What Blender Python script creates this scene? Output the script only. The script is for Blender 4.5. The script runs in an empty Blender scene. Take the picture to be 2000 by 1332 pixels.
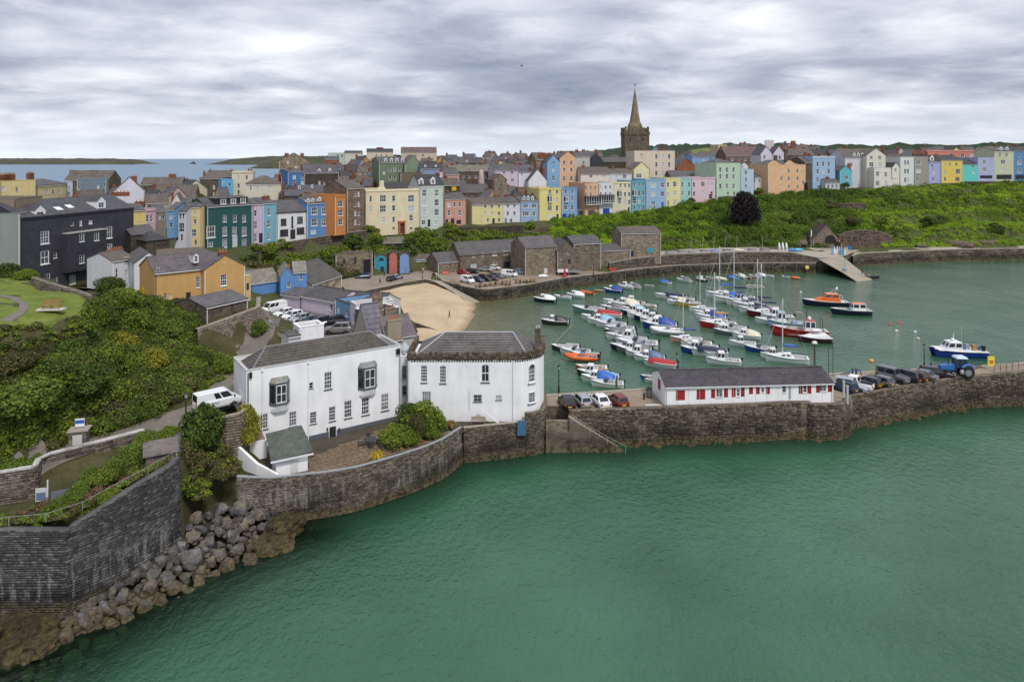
import bpy,bmesh,math,random
import numpy as np
from mathutils import Vector,Matrix,Quaternion
R = random.Random(11); NR = np.random.default_rng(5)
SC = bpy.context.scene; COL = SC.collection
F,HC,CX,HY = 1333.3,38.0,1000.0,308.0      # focal length (px of a 2000 px frame), camera height above the water, horizon
cam = bpy.data.cameras.new('camera'); camo = bpy.data.objects.new('camera',cam); COL.objects.link(camo)
camo.location = (0,0,HC); camo.rotation_euler = (math.radians(90),0,0)
cam.sensor_width = 36; cam.lens = 24; cam.shift_y = -(666 - HY) / 2000; cam.clip_start = 0.5; cam.clip_end = 60000
SC.camera = camo
SUN_EL,SUN_AZ = math.radians(52),math.radians(150)   # azimuth clockwise from the view direction (+Y)
W = bpy.data.worlds.new('World'); SC.world = W; W.use_nodes = True
def sky():
    nt = W.node_tree; nd = nt.nodes; ln = nt.links.new; nd.clear()
    def n(t,**k):
        o = nd.new(t)
        for a,b in k.items():
            if a.startswith('i'): o.inputs[int(a[1:])].default_value = b
            else: setattr(o,a,b)
        return o
    def m(op,a,b):
        o = n('ShaderNodeMath',operation=op)
        for i,v in enumerate((a,b)):
            if isinstance(v,(int,float)): o.inputs[i].default_value = v
            elif v is not None: ln(v,o.inputs[i])
        return o.outputs[0]
    st = n('ShaderNodeTexSky',sky_type='NISHITA',sun_disc=False); st.sun_elevation = SUN_EL; st.sun_rotation = SUN_AZ
    bg1 = n('ShaderNodeBackground',i1=0.09); ln(st.outputs[0],bg1.inputs[0])
    tc = n('ShaderNodeTexCoord'); sx = n('ShaderNodeSeparateXYZ'); ln(tc.outputs['Generated'],sx.inputs[0])
    z = m('MAXIMUM',sx.outputs[2],0.0); zz = m('ADD',z,0.15)
    px = m('DIVIDE',sx.outputs[0],zz); py = m('DIVIDE',sx.outputs[1],zz)
    cx = n('ShaderNodeCombineXYZ'); ln(px,cx.inputs[0]); ln(py,cx.inputs[1])
    mp = n('ShaderNodeMapping'); mp.inputs['Location'].default_value = (3.1,7.7,0); mp.inputs['Scale'].default_value = (1.0,1.15,1); ln(cx.outputs[0],mp.inputs[0])
    n1 = n('ShaderNodeTexNoise',i2=0.5,i3=11.0,i4=0.58); n1.inputs['Distortion'].default_value = 0.2; ln(mp.outputs[0],n1.inputs[0])
    n2 = n('ShaderNodeTexNoise',i2=1.9,i3=9.0,i4=0.6); n2.inputs['Distortion'].default_value = 0.5; ln(mp.outputs[0],n2.inputs[0])
    vo = n('ShaderNodeTexVoronoi',feature='SMOOTH_F1',i2=2.6); ln(n2.outputs[1],mp2 := n('ShaderNodeVectorMath',operation='MULTIPLY_ADD').inputs[0]); vm = mp2.node; vm.inputs[1].default_value = (.5,.5,0); ln(mp.outputs[0],vm.inputs[2]); ln(vm.outputs[0],vo.inputs[0])
    s = m('ADD',m('ADD',m('MULTIPLY',n1.outputs[0],0.62),m('MULTIPLY',n2.outputs[0],0.24)),m('MULTIPLY',m('SUBTRACT',0.85,vo.outputs['Distance']),0.15))
    cr = n('ShaderNodeValToRGB'); e = cr.color_ramp.elements
    e[0].position = 0.36; e[0].color = (0.155,0.175,0.235,1); e[1].position = 0.62; e[1].color = (0.6,0.61,0.645,1)
    q = e.new(0.45); q.color = (0.25,0.27,0.335,1); q = e.new(0.53); q.color = (0.4,0.42,0.475,1)
    ln(s,cr.inputs[0])
    # towards the horizon the layer thins to a pale band
    hz = n('ShaderNodeMapRange',i1=0.005,i2=0.085,i3=0.75,i4=0.0); ln(z,hz.inputs[0])
    mx = n('ShaderNodeMix',data_type='RGBA'); ln(hz.outputs[0],mx.inputs[0]); ln(cr.outputs[0],mx.inputs[6]); mx.inputs[7].default_value = (0.54,0.585,0.65,1)
    # an overcast sky is brighter towards the zenith
    up = n('ShaderNodeMapRange',i1=0.1,i2=1.0,i3=1.0,i4=1.35); ln(z,up.inputs[0])
    bg2 = n('ShaderNodeBackground'); ln(mx.outputs[2],bg2.inputs[0]); ln(up.outputs[0],bg2.inputs[1])
    mix = n('ShaderNodeMixShader',i0=0.95); ln(bg1.outputs[0],mix.inputs[1]); ln(bg2.outputs[0],mix.inputs[2])
    out = n('ShaderNodeOutputWorld'); ln(mix.outputs[0],out.inputs[0])
sky()
sl = bpy.data.lights.new('sun','SUN'); sl.energy = 1.5; sl.angle = math.radians(11); sl.color = (1,0.955,0.89)
so = bpy.data.objects.new('sun',sl); COL.objects.link(so)
so.rotation_euler = (math.radians(90) - SUN_EL,0,math.pi - SUN_AZ + math.pi); so.location = (0,-50,120)
_d = Vector((math.sin(SUN_AZ) * math.cos(SUN_EL),math.cos(SUN_AZ) * math.cos(SUN_EL),math.sin(SUN_EL)))
so.rotation_euler = _d.to_track_quat('Z','Y').to_euler()
vs = SC.view_settings; vs.view_transform = 'Standard'; vs.look = 'None'; vs.gamma = 1; vs.exposure = 0.78; vs.use_curve_mapping = False
SC.render.engine = 'CYCLES'; cy = SC.cycles; cy.max_bounces = 5; cy.diffuse_bounces = 2; cy.glossy_bounces = 2; cy.transparent_max_bounces = 6; cy.transmission_bounces = 2
cy.use_denoising = True; cy.caustics_reflective = False; cy.caustics_refractive = False
def P(px,py,z=0.0):
    D = F * (HC - z) / (py - HY); return Vector(((px - CX) * D / F,D,z))
def Q(px,py,D): return Vector(((px - CX) * D / F,D,HC - (py - HY) * D / F))
def G(px,D,z): return Vector(((px - CX) * D / F,D,z))
def zat(py,D): return HC - (py - HY) * D / F
def interp(tab,x):
    if x <= tab[0][0]: return tab[0][1]
    for (a,b),(c,d) in zip(tab,tab[1:]):
        if x <= c: return b + (d - b) * (x - a) / (c - a)
    return tab[-1][1]
def lin(c): c /= 255.0; return c / 12.92 if c <= 0.04045 else ((c + 0.055) / 1.055) ** 2.4
def C(r,g,b,k=0.8):                      # a photo colour as an albedo (the picture's own contrast boost taken out)
    c = [lin(r),lin(g),lin(b)]; l = .25 * c[0] + .65 * c[1] + .1 * c[2]; return tuple(((x * .88 + l * .12) * .92 + .002) * k for x in c)
_mc = {}
class NT:
    def __init__(s,name):
        s.m = bpy.data.materials.new(name); s.m.use_nodes = True; s.t = s.m.node_tree; s.b = s.t.nodes['Principled BSDF']
    def n(s,t,**k):
        o = s.t.nodes.new(t)
        for a,b in k.items():
            if a[0] == 'i' and a[1:].isdigit(): o.inputs[int(a[1:])].default_value = b
            else: setattr(o,a,b)
        return o
    def l(s,a,b): s.t.links.new(a,b)
    def math(s,op,a,b=None):
        o = s.n('ShaderNodeMath',operation=op)
        for i,v in enumerate((a,b)):
            if isinstance(v,(int,float)): o.inputs[i].default_value = v
            elif v is not None: s.l(v,o.inputs[i])
        return o.outputs[0]
    def pos(s,scale=(1,1,1)):
        g = s.n('ShaderNodeNewGeometry'); mp = s.n('ShaderNodeMapping'); mp.inputs['Scale'].default_value = scale; s.l(g.outputs['Position'],mp.inputs[0]); return mp.outputs[0]
    def noise(s,vec,scale,detail=4,rough=0.55):
        o = s.n('ShaderNodeTexNoise',i2=scale,i3=detail,i4=rough); s.l(vec,o.inputs[0]); return o.outputs[0]
    def ramp(s,fac,*stops):
        o = s.n('ShaderNodeValToRGB'); e = o.color_ramp.elements
        while len(e) < len(stops): e.new(0.5)
        for q,(p,c) in zip(e,stops): q.position = p; q.color = (*c,1)
        s.l(fac,o.inputs[0]); return o.outputs[0]
    def mix(s,fac,a,b,mode='MIX'):
        o = s.n('ShaderNodeMix',data_type='RGBA',blend_type=mode)
        for i,v in ((0,fac),(6,a),(7,b)):
            if isinstance(v,(int,float)): o.inputs[i].default_value = v
            elif isinstance(v,tuple): o.inputs[i].default_value = (*v,1)
            else: s.l(v,o.inputs[i])
        return o.outputs[2]
    def island(s): return s.n('ShaderNodeNewGeometry').outputs['Random Per Island']
    def bump(s,h,strength=0.4,dist=0.05):
        o = s.n('ShaderNodeBump',i0=strength,i1=dist); s.l(h,o.inputs['Height']); s.l(o.outputs[0],s.b.inputs['Normal'])
    def col(s,v,rough=0.8,spec=0.3,metal=0.0):
        if isinstance(v,tuple): s.b.inputs['Base Color'].default_value = (*v,1)
        else: s.l(v,s.b.inputs['Base Color'])
        s.b.inputs['Roughness'].default_value = rough; s.b.inputs['Specular IOR Level'].default_value = spec; s.b.inputs['Metallic'].default_value = metal
        return s.m
def cached(f):
    def g(*a):
        k = (f.__name__,) + a
        if k not in _mc: _mc[k] = f(*a)
        return _mc[k]
    return g
def mul(c,k): return tuple(x * k for x in c)
@cached
def flat(c,rough=0.6,spec=0.4,metal=0.0):
    t = NT('coat'); return t.col(c,rough,spec,metal)
@cached
def paint(c,dirt=0.1):
    t = NT('painted_render'); p = t.pos(); st = t.pos((0.9,0.9,0.13))
    f = t.math('ADD',t.math('MULTIPLY',t.noise(p,0.5),0.5),t.math('MULTIPLY',t.noise(st,1.3,6),0.5))
    col = t.ramp(f,(0.3,mul(c,1 - dirt * 1.6)),(0.5,mul(c,1 - dirt * .35)),(0.68,mul(c,1.04)))
    t.bump(t.noise(p,9,3),0.12,0.02)
    return t.col(col,0.85,0.2)
@cached
def slate(c,course=3.2,patch=0.0):
    t = NT('slate'); p = t.pos()
    w = t.n('ShaderNodeTexWave',wave_type='BANDS',bands_direction='Z',i1=course,i2=0.25,i3=2.0); t.l(p,w.inputs[0])
    v = t.n('ShaderNodeTexVoronoi',i2=2.6); t.l(p,v.inputs[0])
    f = t.math('ADD',t.math('MULTIPLY',t.noise(p,0.45,7,.62),0.7),t.math('MULTIPLY',v.outputs['Color'],0.3))
    col = t.ramp(f,(0.28,mul(c,0.62)),(0.5,c),(0.72,mul(c,1.38)))
    lich = t.ramp(t.noise(t.pos((1,1,.6)),0.32,6,.7),(0.56,(0,0,0)),(0.7,(1,1,1)))
    col = t.mix(t.math('MULTIPLY',lich,0.45),col,(c[0] * 1.5 + .02,c[1] * 1.3 + .01,c[2] * .75))
    t.bump(w.outputs[0],0.35,0.04)
    return t.col(col,0.62,0.35)
@cached
def stone(c,scale=1.7,c2=None):          # rubble masonry too far away to tell stones apart
    t = NT('rubble_stone'); p = t.pos((1,1,1.7))
    v = t.n('ShaderNodeTexVoronoi',i2=scale); t.l(p,v.inputs[0])
    f = t.math('ADD',t.math('MULTIPLY',v.outputs['Color'],0.45),t.math('MULTIPLY',t.noise(t.pos(),0.35,7,.65),0.55))
    col = t.ramp(f,(0.25,mul(c,0.5)),(0.47,c),(0.75,c2 or mul(c,1.55)))
    st = t.ramp(t.noise(t.pos((.8,.8,.1)),0.9,5),(0.5,(0,0,0)),(0.7,(1,1,1)))
    col = t.mix(t.math('MULTIPLY',st,0.35),col,mul(c,0.4))
    t.bump(v.outputs['Distance'],0.5,0.08)
    return t.col(col,0.9,0.2)
@cached
def blocks(c,hi,weed=True,stains=False):              # for walls whose stones are real geometry
    t = NT('wall_stone'); r = t.island(); p = t.pos()
    f = t.math('ADD',t.math('MULTIPLY',r,0.42),t.math('MULTIPLY',t.noise(p,0.55,8,.68),0.58))
    col = t.ramp(f,(0.2,mul(c,0.42)),(0.45,c),(0.63,mul(hi,0.7)),(0.86,hi))
    col = t.mix(t.math('MULTIPLY',t.ramp(t.noise(p,5,5,.7),(0.42,(0,0,0)),(0.7,(1,1,1))),0.3),col,mul(c,.45))
    z = t.n('ShaderNodeSeparateXYZ'); t.l(p,z.inputs[0])
    if weed:                                # black algae in patches above the tide mark
        bz = t.ramp(t.math('MULTIPLY',z.outputs[2],.2),(.3,(1,1,1)),(.78,(0,0,0))); bk = t.ramp(t.noise(t.pos((.5,.5,1)),.45,7,.72),(.4,(0,0,0)),(.54,(1,1,1)))
        col = t.mix(t.math('MULTIPLY',t.math('MULTIPLY',bk,bz),.85),col,mul(c,.2))
    if stains:
        b = t.noise(t.pos((1.6,1.6,.16)),1.5,6,.7); big = t.noise(t.pos((.13,.13,.3)),1,2)
        mk = t.ramp(t.math('MULTIPLY',b,t.math('ADD',big,.5)),(0.52,(0,0,0)),(0.64,(1,1,1)))
        lo = t.ramp(t.math('MULTIPLY',z.outputs[2],0.1),(0.1,(0,0,0)),(0.17,(1,1,1)),(0.34,(1,1,1)),(0.45,(0,0,0)))
        col = t.mix(t.math('MULTIPLY',t.math('MULTIPLY',mk,lo),0.42),col,(0.36,0.35,0.33))
    if weed:                                # tide mark: pale band, then weed near the water
        zz = t.math('ADD',z.outputs[2],t.math('MULTIPLY',t.math('SUBTRACT',t.noise(p,0.9,5),0.5),1.6))
        k = t.ramp(t.math('MULTIPLY',zz,0.25),(0.08,(1,1,1)),(0.33,(0,0,0)))
        wc = t.ramp(t.noise(p,2.2,5),(0.35,(0.022,0.018,0.011)),(0.5,(0.105,0.085,0.042)),(0.68,(0.175,0.15,0.095)))
        col = t.mix(t.math('MULTIPLY',k,0.92),col,wc)
    t.bump(t.noise(p,7,6,.7),0.5,0.05)
    return t.col(col,0.88,0.25)
@cached
def leafy(a,b,c,sc=0.25,wi=0.4):                # dark, mid, light leaf colours, varied leaf by leaf and by patch
    t = NT('leaves'); r = t.island()
    f = t.math('ADD',t.math('MULTIPLY',r,wi),t.math('MULTIPLY',t.noise(t.pos(),sc,6,.62),1 - wi))
    col = t.ramp(f,(0.3,a),(0.48,b),(0.68,c))
    t.col(col,0.65,0.25)
    tr = t.n('ShaderNodeBsdfTranslucent'); t.l(col,tr.inputs[0])
    ms = t.n('ShaderNodeMixShader',i0=0.3); t.l(t.b.outputs[0],ms.inputs[1]); t.l(tr.outputs[0],ms.inputs[2])
    t.l(ms.outputs[0],t.t.nodes['Material Output'].inputs[0]); return t.m
@cached
def ground(a,b,sc=0.6,bump=0.3):
    t = NT('ground'); p = t.pos(); f = t.math('ADD',t.math('MULTIPLY',t.noise(p,sc,7,.65),0.6),t.math('MULTIPLY',t.noise(p,sc * 9,4),0.4))
    t.bump(t.noise(p,14,4),bump,0.03); return t.col(t.ramp(f,(0.35,a),(0.65,b)),0.92,0.15)
@cached
def glass(c=(0.03,0.036,0.042)):
    t = NT('window_glass'); col = t.ramp(t.noise(t.pos(),0.7,2),(0.4,mul(c,.6)),(0.62,mul(c,1.7))); return t.col(col,0.08,0.6)
WHITE = (0.8,0.8,0.81)
white_trim = flat((0.74,0.74,0.75),0.5); dark_trim = flat((0.025,0.026,0.03),0.5); black_iron = flat((0.012,0.012,0.013),0.45)
BRICK = stone((0.2,0.075,0.042),3.2,(0.3,0.13,0.075)); POT = flat((0.34,0.17,0.085),0.8)
SLATE = slate((0.082,0.077,0.079)); SLATE_B = slate((0.1,0.082,0.067)); SLATE_D = slate((0.04,0.039,0.041)); SLATE_P = slate((0.077,0.07,0.083))
STONE = stone((0.105,0.084,0.064)); STONE_D = stone((0.066,0.054,0.043)); STONE_L = stone((0.19,0.155,0.115))
asphalt = ground((0.12,0.105,0.09),(0.2,0.175,0.15),.25); quay_mat = ground((0.21,0.165,0.125),(0.31,0.25,0.195),.2)
earth = ground((0.05,0.045,0.022),(0.12,0.1,0.055)); turf = ground((0.05,0.085,0.016),(0.12,0.17,0.035),.3)
concrete = ground((0.27,0.235,0.19),(0.4,0.35,0.29),.3)
def prop(o,label=None,cat=None,group=None,kind=None):
    for k,v in (('label',label),('category',cat),('group',group),('kind',kind)):
        if v: o[k] = v
    return o
def thing(name,label,cat,loc=(0,0,0),rz=0.0,group=None):
    o = bpy.data.objects.new(name,None); COL.objects.link(o); o.location = loc; o.rotation_euler = (0,0,rz); o.empty_display_size = .3
    return prop(o,label,cat,group)
def link(name,me,parent=None,loc=(0,0,0),rot=None,scale=None,mats=None):
    o = bpy.data.objects.new(name,me); COL.objects.link(o); o.location = loc
    if rot: o.rotation_euler = rot
    if scale: o.scale = scale
    if parent is not None: o.parent = parent
    if mats:
        for i,m in enumerate(mats):
            if m and i < len(o.material_slots): o.material_slots[i].link = 'OBJECT'; o.material_slots[i].material = m
    return o
class MB:
    def __init__(s): s.v = []; s.f = []; s.m = []
    def add(s,vs,fs,m=0):
        o = len(s.v); s.v += [tuple(v) for v in vs]; s.f += [tuple(i + o for i in f) for f in fs]; s.m += [m] * len(fs); return s
    def box(s,x0,y0,z0,x1,y1,z1,m=0):
        return s.add([(x0,y0,z0),(x1,y0,z0),(x1,y1,z0),(x0,y1,z0),(x0,y0,z1),(x1,y0,z1),(x1,y1,z1),(x0,y1,z1)],
                     [(3,2,1,0),(4,5,6,7),(0,1,5,4),(1,2,6,5),(2,3,7,6),(3,0,4,7)],m)
    def hexa(s,a,b,m=0):                  # two 4-gons (bottom, top)
        return s.add(list(a) + list(b),[(3,2,1,0),(4,5,6,7),(0,1,5,4),(1,2,6,5),(2,3,7,6),(3,0,4,7)],m)
    def poly(s,pts,m=0): return s.add(pts,[tuple(range(len(pts)))],m)
    def prism(s,pts,d,m=0):               # polygon pushed along vector d
        n = len(pts); d = Vector(d); b = [tuple(Vector(p) + d) for p in pts]
        return s.add(list(pts) + b,[tuple(range(n))[::-1],tuple(range(n,2 * n))] + [(i,(i + 1) % n,n + (i + 1) % n,n + i) for i in range(n)],m)
    def tube(s,pts,r,n=6,m=0,cap=True):
        pts = [Vector(p) for p in pts]; k = len(pts); rr = r if isinstance(r,(list,tuple)) else [r] * k; vs = []
        for i,p in enumerate(pts):
            t = (pts[min(i + 1,k - 1)] - pts[max(i - 1,0)]).normalized(); a = t.cross(Vector((0,0,1)) if abs(t.z) < .9 else Vector((1,0,0))).normalized(); b = t.cross(a)
            vs += [p + (a * math.cos(2 * math.pi * j / n) + b * math.sin(2 * math.pi * j / n)) * rr[i] for j in range(n)]
        fs = [(i * n + j,i * n + (j + 1) % n,(i + 1) * n + (j + 1) % n,(i + 1) * n + j) for i in range(k - 1) for j in range(n)]
        if cap: fs += [tuple(range(n)),tuple(range((k - 1) * n,k * n))[::-1]]
        return s.add(vs,fs,m)
    def lathe(s,prof,x=0,y=0,n=10,m=0):
        vs = [(x + r * math.cos(2 * math.pi * j / n),y + r * math.sin(2 * math.pi * j / n),z) for r,z in prof for j in range(n)]
        k = len(prof); fs = [(i * n + j,i * n + (j + 1) % n,(i + 1) * n + (j + 1) % n,(i + 1) * n + j) for i in range(k - 1) for j in range(n)]
        return s.add(vs,fs + [tuple(range(n))[::-1],tuple(range((k - 1) * n,k * n))],m)
    def mesh(s,name,mats,smooth=False):
        me = bpy.data.meshes.new(name); me.from_pydata(s.v,[],s.f)
        for m in mats: me.materials.append(m)
        me.polygons.foreach_set('material_index',s.m)
        if smooth: me.polygons.foreach_set('use_smooth',[True] * len(s.f))
        me.update(); return me
    def build(s,name,mats,parent=None,smooth=False,off=None):
        if off is not None: s.v = [tuple(Vector(v) - off) for v in s.v]
        return link(name,s.mesh(name,mats if isinstance(mats,(list,tuple)) else [mats],smooth),parent)
def quads(name,V,mats,mi=None):           # V: (n,4,3) array
    n = len(V); me = bpy.data.meshes.new(name); me.vertices.add(4 * n); me.vertices.foreach_set('co',np.ascontiguousarray(V,dtype=np.float32).ravel())
    me.loops.add(4 * n); me.loops.foreach_set('vertex_index',np.arange(4 * n,dtype=np.int32)); me.polygons.add(n)
    me.polygons.foreach_set('loop_start',np.arange(0,4 * n,4,dtype=np.int32))
    for m in mats: me.materials.append(m)
    if mi is not None: me.polygons.foreach_set('material_index',mi)
    me.update(calc_edges=True); return me
def gridmesh(name,X,mats,smooth=True):    # X: (a,b,3)
    a,b = X.shape[:2]; me = bpy.data.meshes.new(name); i = np.arange(a * b).reshape(a,b)
    q = np.stack([i[:-1,:-1],i[:-1,1:],i[1:,1:],i[1:,:-1]],-1).reshape(-1,4)
    me.vertices.add(a * b); me.vertices.foreach_set('co',X.astype(np.float32).ravel()); n = len(q)
    me.loops.add(4 * n); me.loops.foreach_set('vertex_index',q.astype(np.int32).ravel()); me.polygons.add(n); me.polygons.foreach_set('loop_start',np.arange(0,4 * n,4,dtype=np.int32))
    if smooth: me.polygons.foreach_set('use_smooth',np.ones(n,dtype=bool))
    for m in mats: me.materials.append(m)
    me.update(calc_edges=True); return me
def resample(pts,n):
    p = np.array([tuple(q) for q in pts],float); d = np.r_[0,np.cumsum(np.linalg.norm(np.diff(p,axis=0),axis=1))]
    s = np.linspace(0,d[-1],n); return np.stack([np.interp(s,d,p[:,k]) for k in range(3)],-1)
def loft(lines,n,m):                       # several polylines -> (m*(k-1)+1, n, 3)
    L = [resample(l,n) for l in lines]; out = []
    for a,b in zip(L,L[1:]):
        for t in np.linspace(0,1,m,endpoint=False): out.append(a + (b - a) * t)
    out.append(L[-1]); return np.array(out)
def vnoise(x,y,sc,seed=0):                # cheap smooth 2-D value noise
    x = np.asarray(x) / sc + seed * 17.3; y = np.asarray(y) / sc + seed * 9.1
    xi,yi = np.floor(x),np.floor(y); fx,fy = x - xi,y - yi; fx = fx * fx * (3 - 2 * fx); fy = fy * fy * (3 - 2 * fy)
    h = lambda a,b: (np.sin(a * 127.1 + b * 311.7 + seed) * 43758.5453) % 1.0
    return (h(xi,yi) * (1 - fx) + h(xi + 1,yi) * fx) * (1 - fy) + (h(xi,yi + 1) * (1 - fx) + h(xi + 1,yi + 1) * fx) * fy
def copy_tree(o,parent=None,mats=None):
    c = o.copy(); COL.objects.link(c); c.parent = parent
    for ch in o.children: copy_tree(ch,c)
    return c
ROW = [(240,170),(327,172),(390,178),(424,180),(492,188),(540,194),(599,200),(647,206),(675,212),(714,220),(819,230),(867,235),(912,240),(983,248),(1052,256),(1127,264),(1197,272),
       (1262,279),(1330,287),(1398,295),(1446,302),(1500,306),(1590,318),(1700,330),(1838,340),(2010,350),(2300,366)]
CLIFF_B = [(1100,222,4.6),(1200,232,5),(1290,238,5.4),(1400,240,5.8),(1500,243,5.8),(1600,248,5),(1740,252,4.4),(1850,256,4.3),(2010,260,4.4),(2300,272,4.4)]
CLIFF_T = [(1100,258,14.0),(1197,269,15.0),(1262,276,16),(1330,284,17.5),(1398,292,19),(1446,299,20.2),(1500,302,20.2),(1590,312,21.5),(1700,322,22.4),(1838,330,24),(2010,340,24.8),(2300,356,26)]
def tri(tab,px): return interp([(a,b) for a,b,c in tab],px),interp([(a,c) for a,b,c in tab],px)
CP = []
def cp(px,D,z): v = G(px,D,z); CP.append((v.x,v.y,v.z))
def cz(px,py,z): v = P(px,py,z); CP.append(tuple(v))
for a in [(-80,545,20.6),(0,545,20.5),(60,548,20.2),(-60,600,20.3),(0,600,20.2),(50,600,20),(100,600,19.8),(150,602,19.3),(0,640,20),(60,638,19.8),(130,625,19.3),(-80,650,20),(-30,620,20.1),(30,575,20.2),(110,575,19.9)]: cz(*a)
for a in [(0,125,12.5),(150,120,12.5),(-100,125,12.5),(200,105,14.5),(395,101.5,12.8),(450,108,12.9),(508,114,12.6),(395,98,9.2),(450,104,9),(508,110,8.8),(440,88,9.2),(470,98,9),(520,115,8.6),(480,90,8.9),
          (60,68,15),(150,75,15),(200,80,14.5),(250,86,13),(300,90,11.5),(350,88,10.3),(0,67,14),(-80,66,14),(100,72,15.5),(250,79,11),(330,82,9.8),(380,92,11.2),(420,101,12)]: cp(*a)
for a in [(0,925,8.3),(50,909,8.5),(100,893,8.7),(150,878,8.8),(200,862,8.9),(250,847,9),(300,832,9),(360,808,9.1),(420,785,9.2),(-60,945,8.1),(0,905,8.4),(100,875,8.8),(200,846,9),(300,812,9.1),(250,590,15),(300,600,13),(400,600,12.8),(480,598,12.8),(340,597,12.9),(200,588,17.5)]: cz(*a)
for a in [(0,61.2,6.4),(60,62.3,6.4),(-80,60,6.2),(0,57.5,6.5),(125,58.5,6.4),(125,63,7.2),(200,61.5,7.2),(250,62,7.8),(250,67,8.2),(340,66,8.7),(330,70,8.8),(300,66,8.4),(370,74,8.6),(395,75.5,8.0),(430,76,7),(500,148,6.9),(540,148,6.9),(580,148,6.9),(520,141,7.4),(500,156,7),(550,158,7.2),(600,152,6.8)]: cp(*a)
for px in range(500,901,40):
    for dd in (2.2,5,8): cp(px,interp([(480,72.5),(595,72.5),(700,74.5),(830,79.6),(905,85.6)],px) + dd * (1 if px < 780 else .5),3.55)
for a in [(375,66.5,3),(400,68,4),(430,70,5.2),(450,71.5,5.2),(420,72.5,6.5),(400,66,2.2),(480,70.5,3.6),(905,86,3.5),(985,87.5,3.5),(1050,89.5,3.6),(620,82,3.6),(700,84,3.6),(780,88,3.6),(560,78,3.6),
          (540,84,5.5),(600,95,6),(700,100,6),(900,95,4),(1030,96,4),(480,75.5,5.6),(470,77.5,6.5)]: cp(*a)
# level of the small square, harbour street, town
for a in [(530,133,8.4),(560,128,8.4),(600,124,8.4),(650,113,8.4),(680,108,8.4),(640,130,8.4),(590,112,8.5),(560,105,8.6),(560,150,7.6),(620,165,6),(660,185,3.4),(720,196,3.0),(740,190,2.7),(690,184,2.9),(700,190,2.9),(700,165,3.4),(735,168,3),(740,120,5),(780,112,4.5),(780,130,3),(800,108,4),(760,186,2.5),(780,200,2.7),(840,205,2.6),(900,205,2.8),(1000,212,2.8),
          (1050,203,2.8),(950,187,2.7),(1150,206,2.9),(1100,203,2.8),(1250,217,2.4),(1324,222,2.4),(1400,225,2.4),(1450,226.5,2.5),(1500,227,2.5),(1560,227,2.5),(1400,234,5.2),(1500,235,5.2),(1600,233,3.6),(880,188,2.7),(830,195,3),(1200,224,4.2),(1300,230,4.8),(1660,243,3.8),(1760,247,3.7),(1850,252,3.7),(2010,256,3.7)]: cp(*a)
for a in [(500,183,8.5),(550,188,8.7),(600,196,8.8),(650,204,8.8),(700,210,9),(760,218,8.6),(815,229,8.6),(860,230,9),(920,232,9.2),(1015,238,9.6),(1060,240,10),(900,226,5.5),(1000,228,5.5),(840,220,5.6),(700,200,6.2),(620,185,7)]: cp(*a)
for px,D in ROW:
    z = interp([(300,12.9),(390,14.6),(500,14.0),(714,14.9),(1052,14.2),(1197,15.6),(1398,19.2),(1446,20.4),(1590,22.2),(1838,25.2),(2010,26.2)],px)
    cp(px,D - 1.5,z); cp(px,D + 8,z + .4)
for i in range(24):
    px = 1100 + i * 50; (b,bz),(t,tz) = tri(CLIFF_B,px),tri(CLIFF_T,px)
    for k in (0,.25,.5,.75,1): cp(px,b + (t - b) * k,bz + (tz - bz) * k ** 0.85 + .4 * math.sin(px * .03 + k * 5))
for a in [(330,155,12.6),(270,150,12),(200,138,11.7),(100,138,11.7),(0,138,11.7),(390,150,12.6),(440,150,11.5),(300,240,13),(0,300,13),(200,300,13),(-200,250,13),(0,380,8),(300,400,7),(-300,200,12),
          (600,300,16),(800,300,19),(1000,320,20),(1200,350,23),(1400,360,25),(1600,370,28),(1800,400,30),(2010,420,31),(500,270,13),(500,400,12),(700,450,28),(1000,500,29),(1300,600,31),(1700,700,32),(2100,700,33),(700,900,20),(1500,1100,32)]: cp(*a)
CP = np.array(CP)
def H(x,y):
    x = np.atleast_1d(np.asarray(x,float)).ravel(); y = np.atleast_1d(np.asarray(y,float)).ravel(); out = np.empty(len(x))
    for i in range(0,len(x),20000):
        d2 = (x[i:i + 20000,None] - CP[None,:,0]) ** 2 + (y[i:i + 20000,None] - CP[None,:,1]) ** 2 + .05
        w = d2 ** -2.1; out[i:i + 20000] = (w * CP[None,:,2]).sum(1) / w.sum(1)
    return out
def h1(x,y): return float(H(x,y)[0])
def hit(px,py,d0=50,d1=420,step=.25):     # where the view through a photo point meets the land
    D = np.arange(d0,d1,step); X = (px - CX) * D / F; z = HC - (py - HY) * D / F; i = np.argmax(z <= H(X,D)); return Vector((X[i],D[i],float(z[i])))
LAND = [G(-300,57.6,0),G(0,57.9,0),G(128,59.8,0),G(250,62.6,0),G(348,66.8,0),P(395,1000,1),P(440,985,1),G(480,73,0),G(595,73.2,0),G(640,73.8,0),G(700,75.2,0),G(770,77.8,0),G(830,80.4,0),G(870,82.6,0),G(905,86.6,0),G(985,88,0),G(1040,90,0),G(1056,91,0),G(1064,96,0),G(1040,100,0),G(940,104,0),G(830,112,0),G(815,140,0),G(760,160,0),G(738,184,0),
        G(800,193,0),G(850,196,0),G(925,184,0),G(958,182,0),G(1032,188,0),G(1100,198,0),G(1152,203,0),G(1254,215,0),G(1324,221,0),G(1450,226,0),G(1594,226,0),G(1660,236,0),G(1680,242,0),G(1843,251,0),G(2010,255,0),G(2400,268,0),
        G(2600,1300,0),G(900,1300,0),G(700,760,0),G(560,470,0),G(0,420,0),G(-500,400,0),G(-500,60,0)]
LX = np.array([p.x for p in LAND]); LY = np.array([p.y for p in LAND])
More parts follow.
